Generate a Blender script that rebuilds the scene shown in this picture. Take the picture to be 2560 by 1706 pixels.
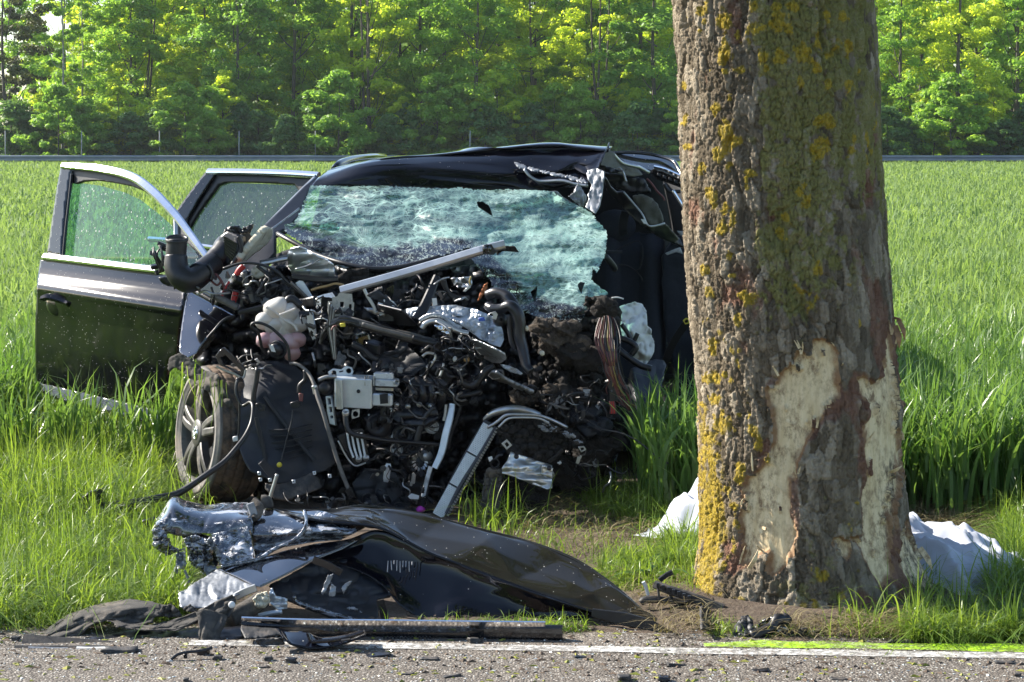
import bpy, bmesh, math, random
import numpy as np
from mathutils import Vector, Matrix, Euler

for _o in list(bpy.data.objects):
    bpy.data.objects.remove(_o, do_unlink=True)
SC = bpy.context.scene
COL = SC.collection
random.seed(7)
RNG = np.random.default_rng(11)

# ------------------------------------------------------------------ camera
FPX, CX, CY, CAMH = 5475.0, 1280.0, 853.0, 1.8     # focal length in photo pixels (77 mm equivalent)
PITCH = math.atan(508.0 / FPX)
cam_d = bpy.data.cameras.new("camera")
cam_d.sensor_width = 36.0
cam_d.lens = FPX / 2560.0 * 36.0
cam_d.clip_start, cam_d.clip_end = 0.1, 2000.0
cam = bpy.data.objects.new("camera", cam_d)
COL.objects.link(cam)
cam.location = (0, 0, CAMH)
cam.rotation_euler = (math.pi / 2 - PITCH, 0, 0)
SC.camera = cam

# ------------------------------------------------------------------ sky, sun, exposure
SUN_EL = math.radians(33)
SUN_H = Vector((-0.905, 0.425, 0)).normalized()
SUN_DIR = Vector((SUN_H.x * math.cos(SUN_EL), SUN_H.y * math.cos(SUN_EL), math.sin(SUN_EL)))
world = bpy.data.worlds.new("World")
SC.world = world
world.use_nodes = True
wn = world.node_tree
wn.nodes.clear()
wo = wn.nodes.new("ShaderNodeOutputWorld")
bg = wn.nodes.new("ShaderNodeBackground")
sky = wn.nodes.new("ShaderNodeTexSky")
sky.sky_type = 'NISHITA'
sky.sun_disc = False
sky.sun_elevation = SUN_EL
sky.sun_rotation = math.atan2(SUN_H.x, SUN_H.y)
sky.air_density, sky.dust_density, sky.ozone_density = 1.0, 0.6, 1.5
bg.inputs["Strength"].default_value = 0.10
wn.links.new(sky.outputs[0], bg.inputs[0])
wn.links.new(bg.outputs[0], wo.inputs[0])
sd = bpy.data.lights.new("sun", 'SUN')
sd.energy = 5.0
sd.angle = math.radians(0.53)
sd.color = (1.0, 0.93, 0.82)
sun = bpy.data.objects.new("sun", sd)
COL.objects.link(sun)
sun.rotation_euler = (-SUN_DIR).to_track_quat('-Z', 'Y').to_euler()
sun.location = (-20, 10, 20)
SC.view_settings.view_transform = 'Standard'
SC.view_settings.look = 'None'
SC.view_settings.gamma = 1.0
SC.view_settings.use_curve_mapping = False
SC.view_settings.exposure = 1.38
try:
    SC.cycles.max_bounces = 8
    SC.cycles.transparent_max_bounces = 12
    SC.cycles.caustics_reflective = False
    SC.cycles.caustics_refractive = False
    SC.cycles.sample_clamp_indirect = 6.0
    SC.cycles.use_denoising = True
except Exception:
    pass

# ------------------------------------------------------------------ where a photo pixel lies at a depth, and noise
CP, SP = math.cos(PITCH), math.sin(PITCH)


def P(px, py, d):
    x = (px - CX) / FPX
    y = -(py - CY) / FPX
    dy = CP + y * SP
    dz = y * CP - SP
    t = d / dy
    return Vector((x * t, d, CAMH + dz * t))


def PA(px, py, d):
    px, py, d = np.broadcast_arrays(np.asarray(px, float), np.asarray(py, float), np.asarray(d, float))
    x = (px - CX) / FPX
    y = -(py - CY) / FPX
    t = d / (CP + y * SP)
    return np.stack([x * t, d, CAMH + (y * CP - SP) * t], -1)


def GD(py):
    y = -(py - CY) / FPX
    return CAMH * (CP + y * SP) / -(y * CP - SP)


def G(px, py):
    return P(px, py, GD(py))


def to_px(v):
    v = np.asarray(v, float)
    dy, dz = v[..., 1], v[..., 2] - CAMH
    fw = dy * CP - dz * SP
    up = dy * SP + dz * CP
    return CX + v[..., 0] / fw * FPX, CY - up / fw * FPX


def _h(ix, iy, s):
    h = (ix.astype(np.int64) * 374761393 + iy.astype(np.int64) * 668265263 + s * 974634541) & 0xffffffff
    h = ((h ^ (h >> 13)) * 1274126177) & 0xffffffff
    h = ((h ^ (h >> 15)) * 2246822519) & 0xffffffff
    return ((h ^ (h >> 16)) & 0xffffff) / float(0xffffff)


def vn(x, y, s=0):
    x, y = np.broadcast_arrays(np.asarray(x, float), np.asarray(y, float))
    ix, iy = np.floor(x), np.floor(y)
    fx, fy = x - ix, y - iy
    fx, fy = fx * fx * (3 - 2 * fx), fy * fy * (3 - 2 * fy)
    a, b = _h(ix, iy, s), _h(ix + 1, iy, s)
    c, d = _h(ix, iy + 1, s), _h(ix + 1, iy + 1, s)
    return (a + (b - a) * fx + (c - a) * fy + (a - b - c + d) * fx * fy) * 2 - 1


def fbm(x, y, o=4, s=0):
    r, a, t = 0, 1.0, 0
    for i in range(o):
        r = r + a * vn(x * 2 ** i + 17.3 * i, y * 2 ** i - 9.1 * i, s + i)
        t += a
        a *= 0.5
    return r / t


def ridge(x, y, o=3, s=0):
    r, a, t = 0, 1.0, 0
    for i in range(o):
        r = r + a * (1 - np.abs(vn(x * 2 ** i + 5.7 * i, y * 2 ** i + 3.3 * i, s + i)))
        t += a
        a *= 0.5
    return r / t


def voro(x, y, s=0):
    x, y = np.broadcast_arrays(np.asarray(x, float), np.asarray(y, float))
    ix, iy = np.floor(x), np.floor(y)
    f1 = np.full(x.shape, 9.0)
    f2 = np.full(x.shape, 9.0)
    cid = np.zeros(x.shape)
    for dx in (-1, 0, 1):
        for dy in (-1, 0, 1):
            cx, cy = ix + dx, iy + dy
            d = np.hypot(cx + 0.1 + 0.8 * _h(cx, cy, s) - x, cy + 0.1 + 0.8 * _h(cx, cy, s + 1) - y)
            k = d < f1
            f2 = np.where(k, f1, np.minimum(f2, d))
            cid = np.where(k, _h(cx, cy, s + 2), cid)
            f1 = np.where(k, d, f1)
    return f1, f2, cid


def sstep(a, b, x):
    t = np.clip((x - a) / (b - a), 0, 1)
    return t * t * (3 - 2 * t)


def inpoly(px, py, poly):
    px, py = np.asarray(px, float), np.asarray(py, float)
    r = np.zeros(px.shape, bool)
    n = len(poly)
    for i in range(n):
        x1, y1 = poly[i]
        x2, y2 = poly[(i + 1) % n]
        if y1 == y2:
            continue
        c = ((y1 > py) != (y2 > py)) & (px < (x2 - x1) * (py - y1) / (y2 - y1) + x1)
        r ^= c
    return r


def polydist(px, py, poly):
    """distance to the polygon's outline and the nearest point on it"""
    px, py = np.asarray(px, float), np.asarray(py, float)
    best = np.full(px.shape, 1e9)
    bx, by = px.copy(), py.copy()
    n = len(poly)
    for i in range(n):
        x1, y1 = poly[i]
        x2, y2 = poly[(i + 1) % n]
        l2 = (x2 - x1) ** 2 + (y2 - y1) ** 2 + 1e-9
        t = np.clip(((px - x1) * (x2 - x1) + (py - y1) * (y2 - y1)) / l2, 0, 1)
        qx, qy = x1 + t * (x2 - x1), y1 + t * (y2 - y1)
        d = np.hypot(px - qx, py - qy)
        k = d < best
        best = np.where(k, d, best)
        bx, by = np.where(k, qx, bx), np.where(k, qy, by)
    return best, bx, by


# ------------------------------------------------------------------ objects
WL = {}


def tag(o, label=None, cat=None, group=None, kind=None):
    if label: o["label"] = label
    if cat: o["category"] = cat
    if group: o["group"] = group
    if kind: o["kind"] = kind
    return o


def empty(name, loc, label, cat, group=None):
    o = bpy.data.objects.new(name, None)
    o.empty_display_size = 0.1
    COL.objects.link(o)
    o.location = loc
    WL[o.name] = Vector(loc)
    return tag(o, label, cat, group)


def link(name, me, parent=None, origin=None):
    """origin: the world point the mesh's coordinates are relative to"""
    o = bpy.data.objects.new(name, me)
    COL.objects.link(o)
    base = Vector(origin) if origin is not None else Vector((0, 0, 0))
    WL[o.name] = base
    if parent is not None:
        o.parent = parent
        o.location = base - WL[parent.name]
    else:
        o.location = base
    return o


def mesh_np(name, V, faces, mat=None, smooth=True):
    """V (n,3); faces: list of (k, array (m,k)) blocks or a python list"""
    me = bpy.data.meshes.new(name)
    V = np.asarray(V, dtype=np.float32)
    if not (faces and len(faces[0]) == 2 and getattr(faces[0][1], 'ndim', 0) == 2):
        me.from_pydata([tuple(map(float, v)) for v in V], [], [tuple(int(i) for i in f) for f in faces])
        nf = len(faces)
    else:
        me.vertices.add(len(V))
        me.vertices.foreach_set("co", V.ravel())
        idx = np.concatenate([f.astype(np.int32).ravel() for k, f in faces])
        tot = np.concatenate([np.full(len(f), k, np.int32) for k, f in faces])
        st = np.concatenate([[0], np.cumsum(tot)[:-1]]).astype(np.int32)
        nf = len(tot)
        me.loops.add(len(idx))
        me.loops.foreach_set("vertex_index", idx)
        me.polygons.add(nf)
        me.polygons.foreach_set("loop_start", st)
    if mat is not None:
        me.materials.append(mat)
    me.polygons.foreach_set("use_smooth", np.full(nf, smooth))
    me.update(calc_edges=True)
    me.validate()
    return me


def vattr(me, name, a):
    at = me.attributes.new(name, 'FLOAT', 'POINT')
    at.data.foreach_set("value", np.asarray(a, np.float32).ravel())


def put(name, V, faces, mat, parent=None, smooth=True, origin=None):
    """link a mesh given in world coordinates; its origin is its parent's, or the given one"""
    if origin is None:
        origin = WL[parent.name] if parent is not None else Vector((0, 0, 0))
    V = np.asarray(V, float) - np.array(origin)[None, :]
    me = mesh_np(name, V, faces, mat, smooth)
    return link(name, me, parent, origin)


def solid(o, t, off=-1.0, bevel=0):
    m = o.modifiers.new("thickness", 'SOLIDIFY')
    m.thickness = t
    m.offset = off
    if bevel:
        b = o.modifiers.new("bevel", 'BEVEL')
        b.width = bevel
        b.segments = 1
        b.limit_method = 'ANGLE'
    return o


def gridfaces(nr, nc, close=False):
    i = np.arange(nr - 1)[:, None] * nc
    j = np.arange(nc if close else nc - 1)[None, :]
    j2 = (j + 1) % nc
    return np.stack([i + j, i + j2, i + nc + j2, i + nc + j], -1).reshape(-1, 4)


def crom(pts, k):
    """Catmull-Rom through pts (n,dim), k steps per span"""
    p = np.asarray(pts, float)
    if len(p) < 2:
        return p
    q = np.vstack([2 * p[0] - p[1], p, 2 * p[-1] - p[-2]])
    out = []
    t = np.linspace(0, 1, k, endpoint=False)[:, None]
    for i in range(1, len(q) - 2):
        a, b, c, d = q[i - 1], q[i], q[i + 1], q[i + 2]
        out.append(0.5 * (2 * b + (c - a) * t + (2 * a - 5 * b + 4 * c - d) * t * t + (3 * b - a - 3 * c + d) * t ** 3))
    out.append(p[-1][None])
    return np.vstack(out)


def lin(pts, k):
    p = np.asarray(pts, float)
    t = np.linspace(0, 1, k, endpoint=False)[:, None]
    return np.vstack([p[i] * (1 - t) + p[i + 1] * t for i in range(len(p) - 1)] + [p[-1][None]])


def frames(W):
    T = np.gradient(W, axis=0)
    T /= np.linalg.norm(T, axis=1)[:, None] + 1e-12
    N = np.zeros_like(T)
    up = np.array([0.0, -1.0, 0.02])
    n = up - T[0] * up.dot(T[0])
    if np.linalg.norm(n) < 0.1:
        n = np.array([0, 0, 1.0]) - T[0] * T[0][2]
    for i in range(len(T)):
        n = n - T[i] * n.dot(T[i])
        n /= np.linalg.norm(n) + 1e-12
        N[i] = n
    return T, N, np.cross(T, N)


def tube_geo(W, r, n=8, rings=0, ringamp=0.0):
    W = np.asarray(W, float)
    r = np.broadcast_to(np.asarray(r, float), (len(W),)).copy() if np.ndim(r) <= 1 and (np.ndim(r) == 0 or len(r) == len(W)) else np.interp(np.linspace(0, 1, len(W)), np.linspace(0, 1, len(r)), r)
    if rings:
        r = r * (1 + ringamp * np.where(np.arange(len(W)) % 2 == 0, 1, -1))
    T, N, B = frames(W)
    a = np.linspace(0, 2 * np.pi, n, endpoint=False)
    V = W[:, None, :] + r[:, None, None] * (np.cos(a)[None, :, None] * N[:, None, :] + np.sin(a)[None, :, None] * B[:, None, :])
    V = V.reshape(-1, 3)
    f = gridfaces(len(W), n, True)
    c0, c1 = len(V), len(V) + 1
    V = np.vstack([V, W[0], W[-1]])
    j = np.arange(n)
    t0 = np.stack([np.full(n, c0), (j + 1) % n, j], -1)
    o = (len(W) - 1) * n
    t1 = np.stack([np.full(n, c1), o + j, o + (j + 1) % n], -1)
    return V, [(4, f), (3, np.vstack([t0, t1]))]


def join_geo(gs):
    V, F4, F3, o = [], [], [], 0
    for v, fs in gs:
        V.append(v)
        for k, f in fs:
            (F4 if k == 4 else F3).append(f + o)
        o += len(v)
    out = []
    if F4: out.append((4, np.vstack(F4)))
    if F3: out.append((3, np.vstack(F3)))
    return np.vstack(V), out


def tube(name, pts, r, mat, parent, n=8, k=6, straight=False, **kw):
    """pts: (px, py, depth) triples"""
    W = np.array([P(*p) for p in pts])
    W = lin(W, k) if straight else crom(W, k)
    V, F = tube_geo(W, r, n, **kw)
    return put(name, V, F, mat, parent)


def strip(name, pts, w, t, mat, parent, k=5, normal=None, straight=False, bevel=0.0):
    """a flat bar along pts (px,py,depth): w wide across the picture, t thick"""
    W = np.array([P(*p) for p in pts])
    W = lin(W, k) if straight else crom(W, k)
    T = np.gradient(W, axis=0)
    T /= np.linalg.norm(T, axis=1)[:, None] + 1e-12
    N = np.array(normal if normal is not None else (0, -1, 0.0), float)[None] * np.ones((len(W), 1))
    N = N - T * np.sum(N * T, 1)[:, None]
    N /= np.linalg.norm(N, axis=1)[:, None] + 1e-12
    B = np.cross(T, N)
    ww = np.interp(np.linspace(0, 1, len(W)), np.linspace(0, 1, len(np.atleast_1d(w))), np.atleast_1d(w))[:, None]
    c = min(w if np.isscalar(w) else min(w), t) * 0.25
    off = [(0.5, 1, 0.5, 0), (0.5, 0, 0.5, 1)]
    prof = [(-.5, -.5, c, 0), (.5, -.5, -c, 0), (.5, -.5, 0, c), (.5, .5, 0, -c), (.5, .5, -c, 0), (-.5, .5, c, 0), (-.5, .5, 0, -c), (-.5, -.5, 0, c)]
    V = np.stack([W + B * (a * ww + e) + N * (b * t + g) for a, b, e, g in prof], 1).reshape(-1, 3)
    n = 8
    f = gridfaces(len(W), n, True)
    o = (len(W) - 1) * n
    F = [tuple(x) for x in f] + [tuple(range(n))[::-1], tuple(o + j for j in range(n))]
    return put(name, V, F, mat, parent, smooth=False)


def patch(name, rows, mat, parent, nu=8, nv=8, bump=None, thick=0.003, straight=False, origin=None, smooth=True):
    """a sheet through a net of (px,py,depth) rows; bump(u,v,W)->(n,3) offset or scalar along y"""
    R = np.array(rows, float)
    fn = lin if straight else crom
    A = np.stack([fn(R[i], nu) for i in range(R.shape[0])], 0)
    A = np.stack([fn(A[:, j], nv) for j in range(A.shape[1])], 1)
    nr, nc = A.shape[:2]
    W = PA(A[..., 0], A[..., 1], A[..., 2])
    if bump is not None:
        v, u = np.meshgrid(np.linspace(0, 1, nr), np.linspace(0, 1, nc), indexing='ij')
        b = bump(u, v, W)
        W = W + (b if b.ndim == 3 else np.stack([0 * b, b, 0 * b], -1))
    o = put(name, W.reshape(-1, 3), [(4, gridfaces(nr, nc)[:, ::-1])], mat, parent, smooth=smooth, origin=origin)
    if thick:
        solid(o, thick, 0)
    return o


def rbf(ctrl):
    """smooth depth over the picture through (px,py,depth) control points"""
    c = np.array(ctrl, float)
    X = c[:, :2] / 300.0
    n = len(c)
    K = np.linalg.norm(X[:, None] - X[None], axis=2)
    Q = np.hstack([np.ones((n, 1)), X])
    M = np.block([[K, Q], [Q.T, np.zeros((3, 3))]])
    M[:n, :n] += np.eye(n) * 1e-6
    w = np.linalg.lstsq(M, np.concatenate([c[:, 2], np.zeros(3)]), rcond=None)[0]

    def f(px, py):
        x, y = np.asarray(px, float) / 300.0, np.asarray(py, float) / 300.0
        r = w[n] + w[n + 1] * x + w[n + 2] * y
        for i in range(n):
            r = r + w[i] * np.hypot(x - X[i, 0], y - X[i, 1])
        return r
    return f


def sheet(name, poly, depth, mat, parent, step=5, thick=0.003, holes=(), origin=None, uv=False, smooth=True, jag=0):
    """a sheet with an outline traced in the picture; depth: fn(px,py), a list of control points, or a number"""
    if isinstance(depth, (list, tuple)):
        depth = rbf(depth)
    elif not callable(depth):
        dd = float(depth)
        depth = lambda x, y: np.full(np.shape(x), dd)
    pl = np.array(poly, float)
    if jag:
        pl = lin(np.vstack([pl, pl[:1]]), max(2, int(60 / step)))[:-1]
        pl = pl + RNG.normal(0, jag, pl.shape)
    x0, y0 = pl.min(0) - step
    x1, y1 = pl.max(0) + step
    xs, ys = np.arange(x0, x1 + step, step), np.arange(y0, y1 + step, step)
    X, Y = np.meshgrid(xs, ys)
    nr, nc = X.shape
    q = gridfaces(nr, nc)
    cx, cy = X.ravel()[q].mean(1), Y.ravel()[q].mean(1)
    keep = inpoly(cx, cy, pl.tolist())
    for h in holes:
        keep &= ~inpoly(cx, cy, h)
    q = q[keep]
    cnt = np.bincount(q.ravel(), minlength=nr * nc)
    used = cnt > 0
    edge = used & (cnt < 4)
    px, py = X.ravel().copy(), Y.ravel().copy()
    e = np.where(edge)[0]
    _d, bx, by = polydist(px[e], py[e], pl.tolist())
    for h in holes:
        d2, hx, hy = polydist(px[e], py[e], h)
        k = d2 < _d
        _d, bx, by = np.where(k, d2, _d), np.where(k, hx, bx), np.where(k, hy, by)
    px[e], py[e] = bx, by
    mp = -np.ones(nr * nc, int)
    mp[used] = np.arange(used.sum())
    px, py = px[used], py[used]
    W = PA(px, py, depth(px, py))
    o = put(name, W, [(4, mp[q][:, ::-1])], mat, parent, smooth=smooth, origin=origin)
    if uv:
        vattr(o.data, "tx", px / 100.0)
        vattr(o.data, "ty", py / 100.0)
    if thick:
        solid(o, thick, 0)
    return o


def plate(name, poly, d, th, mat, parent, holes=(), bevel=0.0015, yaw=0.0, pitch=0.0, curve=False):
    """a flat plate with real holes, traced outline, standing at depth d and turned by yaw/pitch"""
    pl = np.array(poly, float)
    cx, cy = pl.mean(0)
    s = d / FPX
    cu = bpy.data.curves.new(name, 'CURVE')
    cu.dimensions = '2D'
    cu.fill_mode = 'BOTH'
    cu.extrude = max(th / 2 - bevel, 1e-4)
    cu.bevel_depth = bevel
    cu.bevel_resolution = 0
    cu.offset = -bevel
    for loop in [pl.tolist()] + [list(h) for h in holes]:
        sp = cu.splines.new('POLY')
        sp.points.add(len(loop) - 1)
        for p, (x, y) in zip(sp.points, loop):
            p.co = ((x - cx) * s, -(y - cy) * s, 0, 1)
        sp.use_cyclic_u = True
    tmp = bpy.data.objects.new("tmp", cu)
    me = bpy.data.meshes.new_from_object(tmp)
    bpy.data.objects.remove(tmp)
    bpy.data.curves.remove(cu)
    me.name = name
    me.materials.clear()
    me.materials.append(mat)
    M = Matrix.Rotation(yaw, 4, 'Z') @ Matrix.Rotation(math.pi / 2 + pitch, 4, 'X')
    org = WL[parent.name] if parent is not None else P(cx, cy, d)
    me.transform(Matrix.Translation(P(cx, cy, d) - Vector(org)) @ M)
    return link(name, me, parent, org)


def circ(cx, cy, r, n=14, ry=None):
    ry = ry or r
    return [(cx + r * math.cos(2 * math.pi * i / n), cy + ry * math.sin(2 * math.pi * i / n)) for i in range(n)]


def rect(x0, y0, x1, y1):
    return [(x0, y0), (x1, y0), (x1, y1), (x0, y1)]


_bm_cache = {}


def boxmesh(bev=0.12, sub=1):
    bm = bmesh.new()
    bmesh.ops.create_cube(bm, size=1.0)
    bmesh.ops.bevel(bm, geom=list(bm.edges), offset=bev * 0.5, segments=sub, affect='EDGES')
    V = np.array([v.co[:] for v in bm.verts])
    F = [tuple(v.index for v in f.verts) for f in bm.faces]
    bm.free()
    return V, F


def box(name, c, size, mat, parent, rot=(0, 0, 0), bev=0.12):
    """c: (px,py,depth) centre; size (x across, y deep, z up) in metres"""
    V, F = boxmesh(bev)
    M = np.array(Euler(rot).to_matrix())
    W = (V * np.array(size)[None]) @ M.T + np.array(P(*c))[None]
    return put(name, W, F, mat, parent, smooth=False)


def lathe_geo(prof, c, axis, n=24):
    """prof: (r, h) pairs along axis from c"""
    ax = np.array(axis, float)
    ax /= np.linalg.norm(ax)
    e1 = np.cross(ax, (0, 0, 1.0))
    if np.linalg.norm(e1) < .1: e1 = np.cross(ax, (1.0, 0, 0))
    e1 /= np.linalg.norm(e1)
    e2 = np.cross(ax, e1)
    a = np.linspace(0, 2 * np.pi, n, endpoint=False)
    V = np.array([[np.array(c) + ax * h + r * (math.cos(t) * e1 + math.sin(t) * e2) for t in a] for r, h in prof]).reshape(-1, 3)
    return V, [(4, gridfaces(len(prof), n, True))]


def lathe(name, prof, c, axis, mat, parent, n=24, smooth=True):
    V, F = lathe_geo(prof, c, axis, n)
    return put(name, V, F, mat, parent, smooth=smooth)


def blob_geo(c, r, lump=0.2, seed=0, n=3):
    bm = bmesh.new()
    bmesh.ops.create_icosphere(bm, subdivisions=n, radius=1.0)
    V = np.array([v.co[:] for v in bm.verts])
    F = np.array([[v.index for v in f.verts] for f in bm.faces])
    bm.free()
    k = 1 + lump * fbm(V[:, 0] * 2 + V[:, 2] * 1.3 + seed * 7.1, V[:, 1] * 2 - V[:, 2] * 1.7 + seed * 3.3, 4, seed)
    return V * k[:, None] * np.array(r)[None] + np.array(c)[None], [(3, F)]

# ------------------------------------------------------------------ materials
def nodes(name):
    m = bpy.data.materials.new(name)
    m.use_nodes = True
    nt = m.node_tree
    nt.nodes.clear()
    out = nt.nodes.new("ShaderNodeOutputMaterial")
    return m, nt, out


class NT:
    def __init__(s, name):
        s.m, s.t, s.out = nodes(name)

    def n(s, typ, **kw):
        nd = s.t.nodes.new("ShaderNode" + typ)
        for k, v in kw.items():
            if k in ("ins",):
                for a, b in v.items():
                    s.set(nd, a, b)
            else:
                setattr(nd, k, v)
        return nd

    def set(s, nd, key, v):
        if isinstance(v, bpy.types.NodeSocket):
            s.t.links.new(v, nd.inputs[key])
        else:
            if isinstance(v, tuple) and len(v) == 3 and nd.inputs[key].type == 'RGBA':
                v = v + (1.0,)
            nd.inputs[key].default_value = v

    def coord(s):
        return s.n("TexCoord").outputs["Object"]

    def noise(s, scale, detail=4, rough=.55, vec=None, dist=0.0):
        nd = s.n("TexNoise", ins={"Scale": scale, "Detail": detail, "Roughness": rough, "Distortion": dist})
        s.set(nd, "Vector", vec if vec is not None else s.coord())
        return nd.outputs[0]

    def voro(s, scale, feature='F1', vec=None, rnd=1.0):
        nd = s.n("TexVoronoi", feature=feature, ins={"Scale": scale, "Randomness": rnd})
        s.set(nd, "Vector", vec if vec is not None else s.coord())
        return nd

    def map(s, vec, scale=(1, 1, 1), rot=(0, 0, 0), loc=(0, 0, 0)):
        nd = s.n("Mapping", ins={"Scale": scale, "Rotation": rot, "Location": loc})
        s.set(nd, "Vector", vec)
        return nd.outputs[0]

    def ramp(s, fac, stops, interp='LINEAR'):
        nd = s.n("ValToRGB")
        nd.color_ramp.interpolation = interp
        el = nd.color_ramp.elements
        while len(el) < len(stops): el.new(0.5)
        for e, (p, c) in zip(el, stops):
            e.position = p
            e.color = (c if isinstance(c, tuple) else (c, c, c)) + (1.0,)
        s.set(nd, "Fac", fac)
        return nd.outputs[0]

    def mix(s, f, a, b, mode='MIX'):
        nd = s.n("Mix", data_type='RGBA', blend_type=mode)
        s.set(nd, 0, f)
        s.set(nd, 6, a)
        s.set(nd, 7, b)
        return nd.outputs[2]

    def math(s, op, a, b=0.0, c=None):
        nd = s.n("Math", operation=op)
        s.set(nd, 0, a)
        s.set(nd, 1, b)
        if c is not None: s.set(nd, 2, c)
        return nd.outputs[0]

    def bump(s, h, strength=.3, dist=.01):
        nd = s.n("Bump", ins={"Strength": strength, "Distance": dist})
        s.set(nd, "Height", h)
        return nd.outputs[0]

    def attr(s, name):
        return s.n("Attribute", attribute_name=name).outputs["Fac"]

    def bsdf(s, **kw):
        nd = s.n("BsdfPrincipled")
        for k, v in kw.items():
            s.set(nd, {"base": "Base Color", "rough": "Roughness", "metal": "Metallic", "normal": "Normal", "spec": "Specular IOR Level", "coat": "Coat Weight",
                       "coat_rough": "Coat Roughness", "coat_ior": "Coat IOR", "ior": "IOR", "sheen": "Sheen Weight", "sss": "Subsurface Weight", "trans": "Transmission Weight"}[k], v)
        return nd.outputs[0]

    def done(s, sh):
        s.t.links.new(sh, s.out.inputs[0])
        return s.m

    def mixs(s, f, a, b):
        nd = s.n("MixShader")
        s.set(nd, 0, f)
        s.set(nd, 1, a)
        s.set(nd, 2, b)
        return nd.outputs[0]


def gen(name, c1, c2=None, scale=25, rough=.5, metal=0, bump=.15, bscale=60, dirt=None, dirt_amt=.45, coat=0, spec=.5, bdist=.004, rough2=None):
    """worn surface: two tones of the thing's own colour, a patchy layer of dirt, fine relief"""
    s = NT(name)
    co = s.coord()
    n1 = s.noise(scale, 5, .6, co)
    base = s.ramp(n1, [(.3, c1), (.72, c2 or tuple(min(1, x * 1.6 + .004) for x in c1))])
    r = rough
    met = metal
    if dirt:
        n2 = s.noise(scale * .37, 6, .7, s.map(co, loc=(3.1, 1.7, 9.2)))
        dm = s.ramp(n2, [(dirt_amt, 0.0), (dirt_amt + .16, 1.0)])
        base = s.mix(dm, base, dirt)
        r = s.ramp(dm, [(0, rough), (1, .85)])
        if metal:
            met = s.ramp(dm, [(0, metal), (1, 0.0)])
    kw = dict(base=base, rough=r, metal=met, spec=spec)
    if coat: kw.update(coat=coat, coat_rough=.06)
    if bump:
        kw["normal"] = s.bump(s.noise(bscale, 5, .65, co), bump, bdist)
    return s.done(s.bsdf(**kw))


M = {}


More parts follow.
